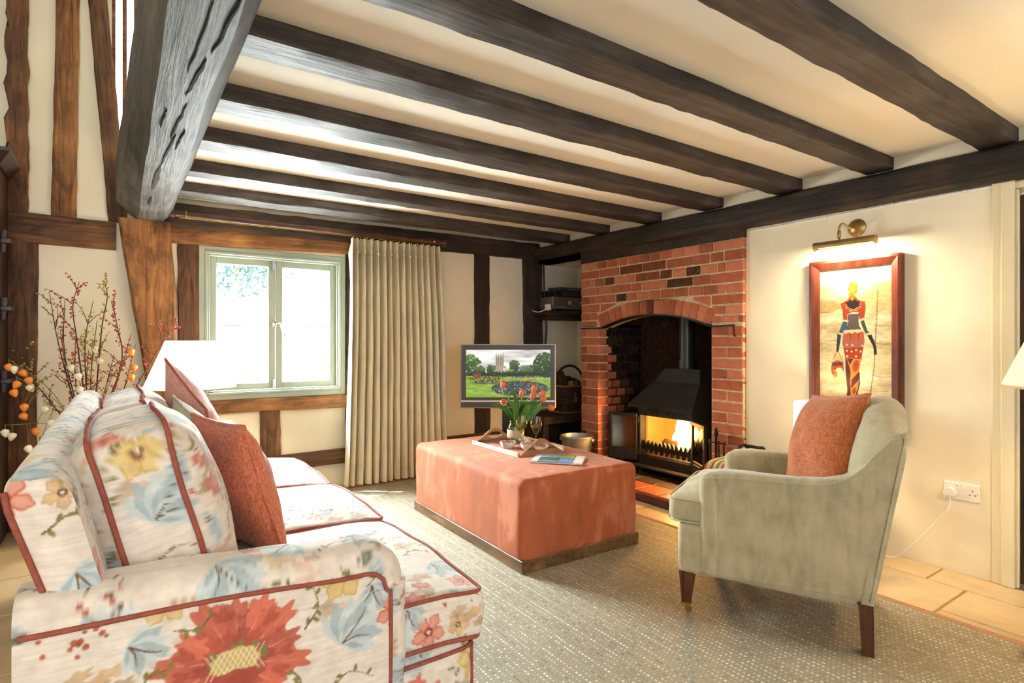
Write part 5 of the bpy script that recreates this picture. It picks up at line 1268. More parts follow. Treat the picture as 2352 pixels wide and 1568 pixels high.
side(0.0, .082, True); side(.548, .63, False)
for l0 in (-.006, .543):
    V, F, N_ = roundbox(.088, .093, .425, .034, .03); V = V + np.array((.556, -(l0 + .0465), .383)); mesh('arm_front', soft(V, .003, 8, l0), F, M_CORD, ac, smooth=True, world=False)
# back with rounded crest
nl, nsct = 41, 34; V = []
for i in range(nl):
    l = .63 * i / (nl - 1); e = abs(2 * l / .63 - 1); zt = .815 + .112 * (1 - e ** 2.6); th = .15 * (1 - .55 * e ** 6)
    rear = lambda z: -.02 - (z - .188) * .172
    for j in range(nsct):
        t = j / (nsct - 1)
        if t < .4: z = .19 + (zt - .07 - .19) * (t / .4); V.append((rear(z), -l, z))
        elif t < .7:
            a = PI * (t - .4) / .3; z0 = zt - .07; c = rear(z0) + th / 2; V.append((c - th / 2 * math.cos(a), -l, z0 + .07 * math.sin(a)))
        else:
            z = (zt - .07) - (zt - .07 - .40) * ((t - .7) / .3); V.append((rear(z) + th + .03 * math.sin(PI * (t - .7) / .3) * (1 - e ** 3), -l, z))
V = np.array(V).reshape(nl, nsct, 3); c0 = V[0].copy(); c0[:, 0] = -.03 - (c0[:, 2] - .188) * .172 + .05; c1 = c0.copy(); c1[:, 1] = -.63
V = np.concatenate([c0[None], V, c1[None]]).reshape(-1, 3)
mesh('back', soft(V, .004, 6, 8), gridF(nl + 2, nsct), M_CORD, ac, smooth=True, world=False)
def cush(nm, s0, s1, l0, l1, z0, z1, r, crown, seed):
    V, F, N_ = roundbox(s1 - s0, l1 - l0, z1 - z0, r, .022); u, v = V[:, 0] / ((s1 - s0) / 2), V[:, 1] / ((l1 - l0) / 2)
    V[:, 2] += np.clip(1 - np.abs(u) ** 2.4, 0, 1) * np.clip(1 - np.abs(v) ** 2.4, 0, 1) * crown * (V[:, 2] > 0)
    V = soft(V, .008, 7, seed) + np.array(((s0 + s1) / 2, -(l0 + l1) / 2, (z0 + z1) / 2)); return mesh(nm, V, F, M_CORD, ac, smooth=True, world=False)
cu = cush('seat_cushion', .05, .735, .008, .622, .372, .492, .04, .05, 1.0)
for z in (.478, .385):
    lp = [(.392 + p[0], -.315 + p[1], z) for p in rect_loop(.345, .304, .05)]; Vt, Ft = tube(lp, .004, 6, closed=True); mesh('piping', Vt, Ft, M_CORD, cu, smooth=True, world=False)
cush('front_rail', .02, .695, .004, .626, .165, .378, .03, .0, 3.0)
for (l, s0) in ((.0, 1), (.57, 1)):
    V, F = loft([[(.640, -l - .012, .036), (.672, -l - .012, .036), (.672, -l - .044, .036), (.640, -l - .044, .036)], [(.622, -l - .004, .175), (.682, -l - .004, .175), (.682, -l - .062, .175), (.622, -l - .062, .175)]]); lg = mesh('front_leg', V, F, M_LEGW, ac, world=False)
    V, F = bevbox(.636, .676, -l - .048, -l - .008, .030, .042, .002); mesh('castor_plate', V, F, M_BRASS, lg, world=False)
    V, F = lathe([(0, -.006), (.013, -.006), (.0145, -.003), (.0145, .003), (.013, .006), (0, .006)], 18); M = Matrix.Translation((.648, -l - .028, .0148)) @ Matrix.Rotation(PI / 2, 4, 'X') 
    V = [tuple(M @ Vector(v)) for v in V]; mesh('castor_wheel', V, F, M_BRASS, lg, world=False, smooth=True, auto=40)
    m = MB(); m.add(*bevbox(.640, .664, -l - .039, -l - .036, .012, .034, .001)); m.build('castor_fork', M_BRASS, lg, world=False)
for l in (.005, .567):
    V, F = loft([[(-.022, -l, 0), (.018, -l, 0), (.018, -l - .045, 0), (-.022, -l - .045, 0)], [(-.018, -l, .195), (.03, -l, .195), (.03, -l - .055, .195), (-.018, -l - .055, .195)]]); mesh('rear_leg', V, F, M_LEGW, ac, world=False)
def acw(s, l, z): return (2.239 + -.41643578 * s + .90916513 * l, .973 + .90916513 * s + .41643578 * l, z)
throw('throw_cushion', 'rust orange chenille cushion leaning on the armchair back', M_RUST, M_RUST, (.37, .42), .20, acw(.145, .285, .73), (-.41643578 * .9 - .55, .90916513 * .9 - .25, .42), .12, 9.0, group=None)

# ------------------------------------------------------------------ striped footstool behind the armchair
sx_, sy_ = 3.035, 2.0
stool = thing('footstool', 'small footstool covered in cream, green and brick striped fabric', 'footstool', (sx_, sy_, -.008))
def stripe_mat():
    m, nt, b = newmat('striped_fabric'); sp = nd(nt, 'ShaderNodeSeparateXYZ'); nt.links.new(coords(nt, 'Object'), sp.inputs[0]); f = mathn(nt, 'FRACT', mathn(nt, 'MULTIPLY', sp.outputs[1], 1 / .115))
    r = nd(nt, 'ShaderNodeValToRGB'); r.color_ramp.interpolation = 'CONSTANT'; e = r.color_ramp.elements
    st_ = [(0, (222, 204, 166)), (.18, (112, 92, 54)), (.28, (206, 170, 88)), (.44, (222, 204, 166)), (.56, (160, 84, 54)), (.72, (206, 184, 140)), (.86, (124, 118, 74))]
    while len(e) < len(st_): e.new(.5)
    for i, (p, c) in enumerate(st_): e[i].position = p; e[i].color = rgba(c)
    nt.links.new(f, r.inputs[0]); nt.links.new(r.outputs[0], b.inputs['Base Color']); b.inputs['Roughness'].default_value = .85; return m
V, F, N_ = roundbox(.34, .34, .15, .05, .03); V[:, 2] += .02 * np.clip(1 - (V[:, 0] / .2) ** 2, 0, 1) * (V[:, 2] > 0)
mesh('pad', V + np.array((sx_, sy_, .355)), F, stripe_mat(), stool, smooth=True)
for (dx, dy) in ((-.12, -.12), (.12, -.12), (.12, .12), (-.12, .12)):
    V, F = lathe([(.012, -.008), (.016, .05), (.024, .2), (.026, .29)], 12, (sx_ + dx, sy_ + dy, 0)); mesh('leg', V, F, M_LEGW, stool, smooth=True)
# ------------------------------------------------------------------ lamps
def lamp_light(nm, loc, e, r=.04, c=WARM): light(nm, 'POINT', loc, e, c, radius=r)
M_SHADE = shade_mat('warm_white_shade', (255, 244, 220), 1.6); M_SHADE2 = shade_mat('cream_shade', (255, 238, 208), .55)
def shade(r0, r1, z0, z1, c, par, mat, trim=None):
    V, F = lathe([(r0, z0), (r1, z1)], 48, c, cap=False); V2, F2 = lathe([(r0 - .003, z0), (r1 - .003, z1)], 48, c, cap=False); b = len(V)
    o = mesh('lamp_shade', V + V2, F + [tuple(k + b for k in f[::-1]) for f in F2], mat, par, smooth=True)
    if trim:
        for (r, z) in ((r0, z0), (r1, z1)):
            Vt, Ft = lathe([(r - .004, z - .001), (r + .0015, z - .001), (r + .0015 - (r0 - r1) * .0, z + .008), (r - .004, z + .008)], 48, c, cap=False); mesh('shade_trim', Vt, Ft, trim, o, smooth=True)
    return o
# table behind the armchair with a drum lamp
tc = (3.2, 1.62)
tb = thing('side_table', 'small dark round side table standing behind the armchair', 'side table', (tc[0], tc[1], -.008))
V, F = lathe([(0, .40), (.18, .40), (.185, .405), (.185, .42), (.18, .425), (0, .425)], 32, (tc[0], tc[1], 0)); mesh('table_top', V, F, M_DARKW, tb, smooth=True, auto=40)
V, F = lathe([(.12, -.008), (.12, .008), (.03, .03), (.02, .06), (.02, .34), (.04, .40)], 20, (tc[0], tc[1], 0)); mesh('pedestal', V, F, M_DARKW, tb, smooth=True, auto=50)
lp = thing('table_lamp', 'glowing drum shade table lamp beside the picture', 'lamp', (tc[0], tc[1], .426))
V, F = lathe([(.06, .426), (.06, .436), (.02, .45), (.03, .48), (.035, .51), (.012, .55), (.008, .66)], 24, (tc[0], tc[1], 0)); mesh('lamp_base', V, F, M_BRASS, lp, smooth=True)
shade(.15, .145, .557, .812, (tc[0], tc[1], 0), lp, M_SHADE)
lamp_light('drum_lamp_bulb', (tc[0], tc[1], .70), 8)
# lamp on a table in the corner behind the sofa
wc = (.35, 3.95)
t2 = thing('lamp_table', 'narrow dark table behind the far end of the sofa', 'side table', (wc[0], wc[1], 0))
V, F = bevbox(wc[0] - .2, wc[0] + .25, wc[1] - .17, wc[1] + .2, .60, .63, .004); mesh('table_top', V, F, M_DARKW, t2)
for dx in (-.18, .22):
    for dy in (-.15, .17):
        V, F = bevbox(wc[0] + dx - .015, wc[0] + dx + .015, wc[1] + dy - .015, wc[1] + dy + .015, 0, .60, .003); mesh('leg', V, F, M_DARKW, t2)
l2_ = thing('table_lamp', 'glowing cone shade brass table lamp standing behind the sofa', 'lamp', (wc[0], wc[1], .631))
V, F = lathe([(.07, .631), (.072, .65), (.03, .67), (.022, .70), (.05, .74), (.055, .79), (.02, .84), (.009, .87), (.009, 1.05)], 28, (wc[0], wc[1], 0)); mesh('lamp_base', V, F, M_BRASS, l2_, smooth=True)
V, F = lathe([(0, .83), (.06, .832), (.062, .838), (0, .842)], 24, (wc[0] - .02, wc[1], 0)); mesh('lamp_collar', V, F, M_BRASS, l2_, smooth=True)
shade(.25, .135, .872, 1.155, (wc[0], wc[1], 0), l2_, M_SHADE)
lamp_light('sofa_lamp_bulb', (wc[0], wc[1], 1.02), 18)
# floor lamp at the edge of the view
fc = (2.755, .52)
l3 = thing('floor_lamp', 'white cone shade floor lamp with peach trim beside the dark door', 'lamp', (fc[0], fc[1], 0))
V, F = lathe([(.14, 0), (.14, .015), (.03, .03), (.011, .05), (.011, 1.12)], 28, (fc[0], fc[1], 0)); mesh('lamp_stand', V, F, M_BRASS, l3, smooth=True, auto=50)
shade(.205, .105, .985, 1.23, (fc[0], fc[1], 0), l3, M_SHADE2, plain('peach_trim', (236, 196, 150), .8))
lamp_light('floor_lamp_bulb', (fc[0], fc[1], 1.10), 13, c=(1.0, .66, .25))
# unseen lamp and its sideboard, added to warm the near ceiling and sofa
l4c = (1.6, -1.5)
sb = thing('sideboard', 'low dark sideboard added unseen behind the viewer to hold a lamp', 'sideboard', (l4c[0], l4c[1], -.008))
V, F = bevbox(1.0, 2.2, -1.72, -1.3, .1, .8, .006); mesh('carcass', V, F, M_DARKW, sb)
for x in (1.06, 2.14):
    for y in (-1.68, -1.34):
        V, F = bevbox(x - .025, x + .025, y - .025, y + .025, 0, .1, .003); mesh('leg', V, F, M_DARKW, sb)
for x in (1.02, 1.61):
    V, F = bevbox(x, x + .57, -1.3, -1.285, .14, .77, .004); d_ = mesh('cabinet_door', V, F, M_DARKW, sb); V, F = lathe([(0, -.01), (.012, -.006), (.012, .006), (0, .01)], 12, (x + .5 if x < 1.3 else x + .07, -1.275, .5)); mesh('knob', V, F, M_BRASS, d_, smooth=True)
l4 = thing('table_lamp', 'cream shade lamp added unseen behind the viewer for warm light', 'lamp', (l4c[0], l4c[1], .8))
V, F = lathe([(.08, .8), (.08, .82), (.03, .86), (.06, .95), (.05, 1.05), (.012, 1.12), (.009, 1.3)], 24, (l4c[0], l4c[1], 0)); mesh('lamp_base', V, F, M_BRASS, l4, smooth=True)
shade(.22, .13, 1.16, 1.42, (l4c[0], l4c[1], 0), l4, M_SHADE2)
lamp_light('added_warm_bulb', (l4c[0], l4c[1], 1.28), 26, c=(1.0, .70, .32))
# ------------------------------------------------------------------ framed picture
pic = thing('framed_picture', 'tall framed batik style print of a woman in patterned dress carrying a basket', 'picture', (XW - .03, 1.568, .62))
PY0, PY1, PZ0, PZ1 = 1.322, 1.814, .60, 1.625; fwid = .052
M_FRAME = wood('mahogany_frame', (50, 20, 14), (96, 42, 28), (130, 62, 42), .35, axis=2, bmp=.1)
def mitre(p0, p1, inn0, inn1):
    """frame bar between outer corners p0,p1 and inner corners (y,z)"""
    def sec(o, i): return [(XW - .001, o[0], o[1]), (XW - .042, o[0], o[1]), (XW - .046, o[0] * .7 + i[0] * .3, o[1] * .7 + i[1] * .3), (XW - .028, i[0], i[1]), (XW - .001, i[0], i[1])]
    V, F = loft([sec(p0, inn0), sec(p1, inn1)]); mesh('frame_bar', V, F, M_FRAME, pic)
o_ = [(PY1, PZ0), (PY1, PZ1), (PY0, PZ1), (PY0, PZ0)]; i_ = [(PY1 - fwid, PZ0 + fwid), (PY1 - fwid, PZ1 - fwid), (PY0 + fwid, PZ1 - fwid), (PY0 + fwid, PZ0 + fwid)]
for k in range(4): mitre(o_[k], o_[(k + 1) % 4], i_[k], i_[(k + 1) % 4])
NX, NZ = 190, 450
def paint_pic():
    C = Canvas(NX, NZ, (232, 216, 178)); n1 = vnoise(NX, NZ, 60, 18, 1)[..., None]; n2 = vnoise(NX, NZ, 14, 5, 2)[..., None]; n3 = vnoise(NX, NZ, 5, 3, 4)[..., None]
    C.a += (n1 - .5) * np.array([50, 60, 80]) + (n2 - .5) * np.array([30, 36, 44]) + (n3 - .5) * 14
    S = NX / 388.; 
    # source sketch 388 wide (u) by 918 tall (v)
    def p(L): return [(x * S, y * S) for x, y in L]
    C.poly(p([(0, 165), (90, 185), (130, 230), (60, 260), (0, 250)]), (150, 116, 52), .35); C.poly(p([(255, 160), (300, 110), (388, 90), (388, 210), (290, 300), (250, 260)]), (176, 140, 70), .25)
    C.stroke(p([(318, 140), (312, 300), (305, 430), (300, 560), (282, 700), (272, 790)]), 1.6, (110, 52, 36), .9)
    for (y0, x0, x1) in ((410, 0, 120), (430, 300, 388), (610, 300, 388), (245, 0, 60), (690, 240, 370), (330, 300, 388)): C.stroke(p([(x0, y0), ((x0 + x1) / 2, y0 + 6), (x1, y0 + 2)]), .7, (120, 84, 40), .8)
    RD, OR_, DK, MRN, PK, CRM = (176, 66, 34), (226, 136, 40), (40, 34, 42), (84, 36, 34), (186, 106, 96), (238, 220, 184)
    # skirt
    C.poly(p([(150, 500), (235, 500), (225, 580), (228, 660), (215, 720), (214, 860), (206, 905), (180, 900), (150, 780), (160, 700), (150, 600)]), MRN)
    C.poly(p([(150, 500), (175, 555), (200, 500), (232, 500), (224, 590), (182, 640), (180, 690), (222, 640), (216, 690), (196, 745), (182, 735), (174, 762), (214, 740), (212, 770), (186, 830), (200, 820), (212, 870), (200, 902), (186, 886), (160, 800), (178, 720), (176, 640), (178, 590), (165, 545)]), OR_)
    for (x, y, a, b_) in ((205, 560, 16, 34), (196, 700, 8, 20), (176, 520, 14, 14)): C.ell(x * S, y * S, a * S, b_ * S, .2, RD if y > 540 else MRN, 1, 1)
    # apron
    C.poly(p([(140, 360), (245, 360), (252, 420), (235, 520), (150, 520), (132, 430)]), PK); C.poly(p([(140, 460), (245, 455), (236, 518), (150, 520)]), RD)
    for k in range(5): C.poly(p([(146 + 21 * k, 372), (157 + 21 * k, 430), (166 + 21 * k, 372)]), RD if k % 2 else (206, 92, 60), .8)
    for (x, y) in ((156, 440), (186, 442), (240, 445), (156, 474), (182, 478), (206, 470), (230, 478), (158, 506), (206, 505)): C.ell(x * S, y * S, 5.5 * S, 5.5 * S, 0, CRM, 1, 1)
    # bodice
    C.poly(p([(160, 265), (220, 265), (222, 330), (245, 370), (140, 370), (162, 330)]), (104, 90, 98)); C.poly(p([(140, 358), (248, 352), (250, 372), (232, 366), (216, 376), (200, 368), (184, 378), (166, 370), (146, 380)]), CRM)
    C.poly(p([(122, 205), (150, 190), (160, 225), (190, 245), (215, 235), (232, 192), (255, 200), (258, 235), (250, 290), (225, 300), (218, 258), (190, 254), (158, 268), (160, 300), (138, 305), (134, 250)]), RD)
    C.poly(p([(150, 192), (172, 180), (205, 178), (230, 192), (220, 226), (192, 242), (162, 226)]), DK)
    for k in range(9): t = PI * (.05 + .9 * k / 8); C.ell((191 - 42 * math.cos(t)) * S, (205 + 44 * math.sin(t)) * S, 4 * S, 4 * S, 0, CRM if k % 2 else OR_, 1, 1)
    C.stroke(p([(156, 270), (188, 258), (222, 256)]), .8, CRM)
    # head wrap
    C.poly(p([(168, 150), (200, 150), (205, 175), (186, 190), (170, 176)]), OR_); C.ell(190 * S, 120 * S, 27 * S, 36 * S, 0, (224, 130, 36)); C.ell(188 * S, 128 * S, 13 * S, 13 * S, 0, (244, 178, 64), 1, 1, .35, 5)
    for (x, y) in ((172, 108), (196, 98), (214, 124), (168, 138), (194, 150)): C.ell(x * S, y * S, 4.2 * S, 4.2 * S, 0, CRM, 1, 1)
    C.stroke(p([(160, 190), (176, 168)]), 2.2, (206, 84, 40)); C.stroke(p([(216, 190), (196, 168)]), 2.2, (206, 84, 40))
    # arms
    C.poly(p([(140, 300), (160, 300), (160, 340), (128, 375), (112, 372)]), (52, 96, 130)); C.poly(p([(106, 368), (128, 380), (112, 480), (98, 480)]), (44, 64, 92)); C.poly(p([(228, 300), (248, 300), (266, 360), (284, 378), (262, 390), (240, 340)]), (70, 92, 78)); C.poly(p([(266, 388), (288, 384), (312, 450), (316, 495), (300, 494), (296, 450)]), DK)
    C.stroke(p([(112, 372), (132, 384)]), 2.4, CRM); C.stroke(p([(256, 384), (282, 374)]), 2.4, CRM); C.stroke(p([(138, 300), (160, 304)]), 2.6, CRM); C.stroke(p([(224, 302), (250, 294)]), 2.6, CRM)
    # basket
    C.ell(105 * S, 565 * S, 38 * S, 62 * S, .06, (222, 190, 150)); C.ell(105 * S, 580 * S, 36 * S, 50 * S, .06, RD, .9); C.poly(p([(72, 545), (140, 540), (136, 560), (78, 566)]), (90, 60, 44)); C.ell(112 * S, 604 * S, 24 * S, 32 * S, .3, CRM, 1, 1); C.ell(90 * S, 608 * S, 14 * S, 22 * S, -.3, OR_, 1, 1); C.ell(80 * S, 604 * S, 7 * S, 8 * S, 0, RD, 1, 1)
    C.stroke(p([(84, 520), (106, 480), (134, 535)]), .9, (120, 50, 34))
    return C
PC = paint_pic(); PC.a = s2l(np.clip(PC.a, 0, 255))
V = [(XW - .018, PY1 - fwid + .004 - (PY1 - PY0 - 2 * fwid + .008) * 0 - (PY1 - PY0 - 2 * fwid) * i / (NX - 1), PZ1 - fwid - (PZ1 - PZ0 - 2 * fwid) * j / (NZ - 1)) for i in range(NX) for j in range(NZ)]
cols = np.array([PC.a[j, i] for i in range(NX) for j in range(NZ)])
mesh('print', V, gridF(NX, NZ), attrmat('batik_print', .5, spec=.3), pic, col=cols)
V, F = box(XW - .0235, XW - .0215, PY0 + fwid - .004, PY1 - fwid + .004, PZ0 + fwid - .004, PZ1 - fwid + .004); mesh('picture_glass', V, F, glassy('picture_glass', (252, 252, 250), .05), pic)
V, F = box(XW - .016, XW - .001, PY0 + .03, PY1 - .03, PZ0 + .03, PZ1 - .03); mesh('backing_board', V, F, M_OAKD, pic)
# picture light
pl = thing('picture_light', 'antique brass picture light above the framed print', 'picture light', (XW - .02, 1.563, 1.80))
V, F = lathe([(0, .022), (.012, .022), (.03, .014), (.048, .004), (.05, 0)], 28); M = Matrix.Translation((XW, 1.563, 1.80)) @ Matrix.Rotation(-PI / 2, 4, 'Y'); mesh('wall_rose', [tuple(M @ Vector(v)) for v in V], F, M_ABRASS, pl, smooth=True)
V, F = tube(bez([(XW - .02, 1.563, 1.80), (XW - .06, 1.575, 1.795), (XW - .105, 1.59, 1.815), (XW - .125, 1.60, 1.79), (XW - .125, 1.60, 1.725)], 24), .006, 8); mesh('swan_arm', V, F, M_ABRASS, pl, smooth=True)
V, F = lathe([(.008, 1.73), (.010, 1.74), (.010, 1.768), (.007, 1.775)], 12, (XW - .125, 1.60, 0)); mesh('knuckle', V, F, M_ABRASS, pl, smooth=True)
prof = [(.024 * math.cos(t), .024 * math.sin(t)) for t in np.linspace(math.radians(-40), math.radians(215), 18)]; inn = [(.021 * math.cos(t), .021 * math.sin(t)) for t in np.linspace(math.radians(215), math.radians(-40), 18)]
sec = lambda y: [(XW - .125 + a, y, 1.70 + b_) for a, b_ in prof + inn]
V, F = loft([sec(1.412), sec(1.738)]); mesh('reflector', V, F, M_ABRASS, pl, smooth=True, auto=40)
for y in (1.412, 1.736):
    V, F = loft([[(XW - .125 + .025 * math.cos(t), yy, 1.70 + .025 * math.sin(t)) for t in [2 * PI * k / 18 for k in range(18)]] for yy in (y - .001, y + .003)]); mesh('end_cap', V, F, M_ABRASS, pl, smooth=True, auto=40)
V, F = tube([(XW - .122, 1.43, 1.697), (XW - .122, 1.72, 1.697)], .008, 10); mesh('tube_bulb', V, F, emis('picture_bulb', (255, 226, 176), 14), pl, smooth=True)
light('picture_tube', 'AREA', (XW - .118, 1.575, 1.672), 7.5, (1.0, .80, .50), target=(XW, 1.575, 1.42), size=.28, size_y=.02)
# socket with plug and cable
so = thing('wall_socket', 'white double wall socket low on the cream wall', 'socket', (XW - .004, 1.068, .40))
V, F = bevbox(XW - .011, XW, .995, 1.142, .357, .443, .003); mesh('face_plate', V, F, M_WHITEP, so)
for y in (1.085, 1.056):
    V, F = bevbox(XW - .015, XW - .010, y - .008, y + .008, .413, .432, .0015); mesh('rocker_switch', V, F, M_WHITEP, so)
V, F = bevbox(XW - .0156, XW - .0148, 1.080, 1.090, .4275, .4305, .0002); mesh('red_mark', V, F, plain('red_enamel', (200, 40, 36), .4), so)
for (y, z, a, b_) in ((1.024, .412, .0022, .004), (1.0345, .392, .004, .002), (1.0135, .392, .004, .002)):
    V, F = bevbox(XW - .0116, XW - .0108, y - a, y + a, z - b_, z + b_, .0002); mesh('pin_slot', V, F, M_BLACKP, so)
for y in (1.003, 1.134):
    V, F = lathe([(0, 0), (.0025, 0), (.0025, .0008), (0, .001)], 10); M = Matrix.Translation((XW - .011, y, .40)) @ Matrix.Rotation(-PI / 2, 4, 'Y'); mesh('screw', [tuple(M @ Vector(v)) for v in V], F, M_CHROME, so)
pg = thing('power_plug', 'white plug in the wall socket with its cable trailing behind the armchair', 'plug', (XW - .03, 1.112, .39))
poly = [(1.112 + .025 * math.cos(t), .39 + .026 * math.sin(t)) for t in np.linspace(-.5, PI + .5, 16)]
V, F = extrude(poly, 'x', XW - .042, XW - .0115); mesh('plug_body', V, F, M_WHITEP, pg, smooth=True, auto=40)
V, F = tube(bez([(XW - .03, 1.112, .375), (XW - .032, 1.112, .33), (XW - .035, 1.125, .29), (XW - .04, 1.18, .21), (XW - .05, 1.24, .12), (XW - .06, 1.30, .05), (XW - .07, 1.34, .004), (XW - .08, 1.38, .0), (XW - .09, 1.43, .06), (XW - .12, 1.5, .14), (3.25, 1.58, .36)], 60), .0035, 7); mesh('cable', V, F, M_WHITEP, pg, smooth=True)
# white cable clipped under the mantel beam
cw = thing('clipped_cable', 'thin white cable clipped along the underside of the black beam', 'cable', (XW - .02, 1.5, 1.9))
V, F = tube([(XW - .004, 2.25, 1.884), (XW - .004, 1.6, 1.893), (XW - .004, .95, 1.898)], .0045, 6); mesh('cable', V, F, M_WHITEP, cw)
for y in (2.02, 1.74, 1.38, 1.06):
    V, F = bevbox(XW - .012, XW, y - .006, y + .006, 1.882, 1.902, .002); mesh('clip', V, F, M_WHITEP, cw)

# ------------------------------------------------------------------ television
tv = thing('television', 'flat screen television with silver edge showing a garden and church tower', 'television', (2.676, 3.95, 0), -math.radians(34.5))
TW, TH, TZ = .80, .537, .86
m = MB(); m.add(*bevbox(-TW / 2, TW / 2, -.012, .05, TZ - TH / 2, TZ + TH / 2, .006)); m.build('casing', M_SILV, tv, world=False)
m = MB(); sw, sh, sc_ = .705, .398, TZ + .022
x0, x1, z0, z1 = -TW / 2 + .008, TW / 2 - .010, TZ - TH / 2 + .070, TZ + TH / 2 - .008
m.add(*bevbox(x0, -sw / 2, -.020, -.011, z0, z1, .002)); m.add(*bevbox(sw / 2, x1, -.020, -.011, z0, z1, .002)); m.add(*bevbox(-sw / 2, sw / 2, -.020, -.011, sc_ + sh / 2, z1, .002)); m.add(*bevbox(-sw / 2, sw / 2, -.020, -.011, z0, sc_ - sh / 2, .002)); m.build('bezel', M_GREYP, tv, world=False)
V, F = bevbox(-TW / 2 + .004, TW / 2 - .004, -.021, -.010, TZ - TH / 2 + .052, TZ - TH / 2 + .069, .002); mesh('silver_strip', V, F, M_SILV, tv, world=False)
V, F = bevbox(-TW / 2 + .006, TW / 2 - .008, -.018, -.010, TZ - TH / 2 + .008, TZ - TH / 2 + .051, .002); mesh('speaker_strip', V, F, M_GREYP, tv, world=False)
SXn, SYn = 260, 147
def paint_tv():
    C = Canvas(SXn, SYn, (205, 218, 232)); w, h = SXn, SYn
    cl = vnoise(w, h, 60, 16, 21)[..., None] * .6 + vnoise(w, h, 22, 7, 22)[..., None] * .4
    C.a = np.clip(150 + cl * np.array([160, 150, 140]), 0, 252)
    X = lambda a: a * w; Y = lambda b_: b_ * h
    hz = .53; r_ = np.random.default_rng(3)
    C.poly([(0, Y(hz)), (w, Y(hz)), (w, h), (0, h)], (142, 176, 66)); C.a[int(Y(hz)):] += ((vnoise(w, h, 14, 3, 31) - .5)[..., None] * np.array([40, 40, 26]))[int(Y(hz)):]
    # church
    ST, SD = (172, 160, 134), (112, 102, 86)
    C.poly([(X(.24), Y(.44)), (X(.27), Y(.32)), (X(.37), Y(.34)), (X(.37), Y(.46))], (110, 108, 108)); C.poly([(X(.25), Y(.36)), (X(.36), Y(.38)), (X(.36), Y(.47)), (X(.25), Y(.47))], SD); C.poly([(X(.355), Y(.14)), (X(.447), Y(.14)), (X(.447), Y(.36)), (X(.355), Y(.36))], ST)
    for x in (.36, .385, .415, .44): C.poly([(X(x - .010), Y(.15)), (X(x), Y(.05)), (X(x + .010), Y(.15))], ST); C.poly([(X(x - .004), Y(.18)), (X(x + .004), Y(.18)), (X(x + .004), Y(.33)), (X(x - .004), Y(.33))], SD)
    C.poly([(X(.36), Y(.33)), (X(.47), Y(.34)), (X(.50), Y(.46)), (X(.34), Y(.47))], (172, 158, 132)); C.poly([(X(.44), Y(.38)), (X(.5), Y(.38)), (X(.5), Y(.44)), (X(.44), Y(.44))], (206, 206, 204))
    def tree(cx, cy, rx, ry, n, c):
        for k in range(n):
            a, q = r_.uniform(0, 6.28), math.sqrt(r_.random()); x, y = cx + rx * q * math.cos(a), cy + ry * q * math.sin(a); b_ = 1.25 - .8 * ((y - cy) / ry * .5 + .5) + r_.uniform(-.2, .2); C.ell(X(x), Y(y), 3.4, 2.6, 0, np.clip(np.array(c) * b_, 8, 255), .9)
    tree(.05, .32, .13, .22, 260, (66, 104, 36)); tree(.93, .32, .13, .26, 380, (48, 76, 26)); tree(.80, .42, .09, .12, 120, (48, 80, 34)); tree(.57, .34, .06, .12, 120, (70, 96, 50)); tree(.70, .42, .09, .09, 120, (96, 120, 80)); tree(.28, .43, .025, .11, 50, (60, 86, 40)); tree(.17, .44, .05, .1, 60, (74, 110, 44)); tree(.52, .47, .04, .06, 50, (120, 150, 60))
    C.poly([(0, Y(.49)), (w, Y(.49)), (w, Y(.55)), (0, Y(.55))], (44, 62, 34), .8)
    tree(.45, .5, .5, .035, 200, (40, 58, 30))
    def bed(cx, cy, rx, ry, n, cols, dark=(46, 64, 30)):
        C.ell(X(cx), Y(cy), X(rx), Y(ry), 0, dark, .95)
        for k in range(n):
            a, q = r_.uniform(0, 6.28), math.sqrt(r_.random()); c = cols[int(r_.integers(len(cols)))]; C.ell(X(cx + rx * q * math.cos(a)), Y(cy + ry * q * math.sin(a)), 1.2, 1.0, 0, c, .95)
    bed(.55, .565, .35, .018, 90, [(130, 126, 168), (210, 200, 190), (90, 110, 60)]); bed(.22, .60, .22, .04, 160, [(226, 150, 40), (230, 196, 60), (90, 130, 50)]); bed(.25, .68, .2, .04, 150, [(230, 190, 50), (70, 90, 150), (90, 130, 50), (220, 210, 200)]); bed(.73, .62, .09, .025, 70, [(236, 200, 40), (240, 170, 40)]); bed(.13, .52, .05, .08, 60, [(200, 50, 90), (220, 90, 120), (60, 90, 40)])
    bed(.64, .81, .34, .16, 700, [(104, 84, 170), (130, 110, 190), (226, 224, 214), (80, 110, 60), (60, 90, 44), (150, 130, 200)])
    C.poly([(X(.38), Y(.575)), (w, Y(.60)), (w, Y(.615)), (X(.38), Y(.585))], (206, 196, 170), .7)
    return C
TC_ = paint_tv(); TC_.a = s2l(np.clip(TC_.a, 0, 255))
V = [(-sw / 2 + sw * i / (SXn - 1), -.0125, sc_ + sh / 2 - sh * j / (SYn - 1)) for i in range(SXn) for j in range(SYn)]
mesh('screen', V, gridF(SXn, SYn), attrmat('lit_screen', .3, emit=.62), tv, world=False, col=np.array([TC_.a[j, i] for i in range(SXn) for j in range(SYn)]))
V, F = bevbox(-.05, .05, .03, .07, .05, .7, .004); mesh('stand_column', V, F, M_BLACKP, tv, world=False)
V, F = bevbox(-.26, .26, -.10, .16, .0, .05, .008); mesh('stand_foot', V, F, M_BLACKP, tv, world=False)
V, F = bevbox(-.2, .2, .05, .09, TZ - .2, TZ + .18, .01); mesh('rear_housing', V, F, M_BLACKP, tv, world=False)
V, F = tube(bez([(-.08, .05, .60), (-.04, .02, .575), (.0, .02, .572), (.05, .05, .6)], 14), .006, 6); mesh('hanging_lead', V, F, M_BLACKP, tv, smooth=True, world=False)

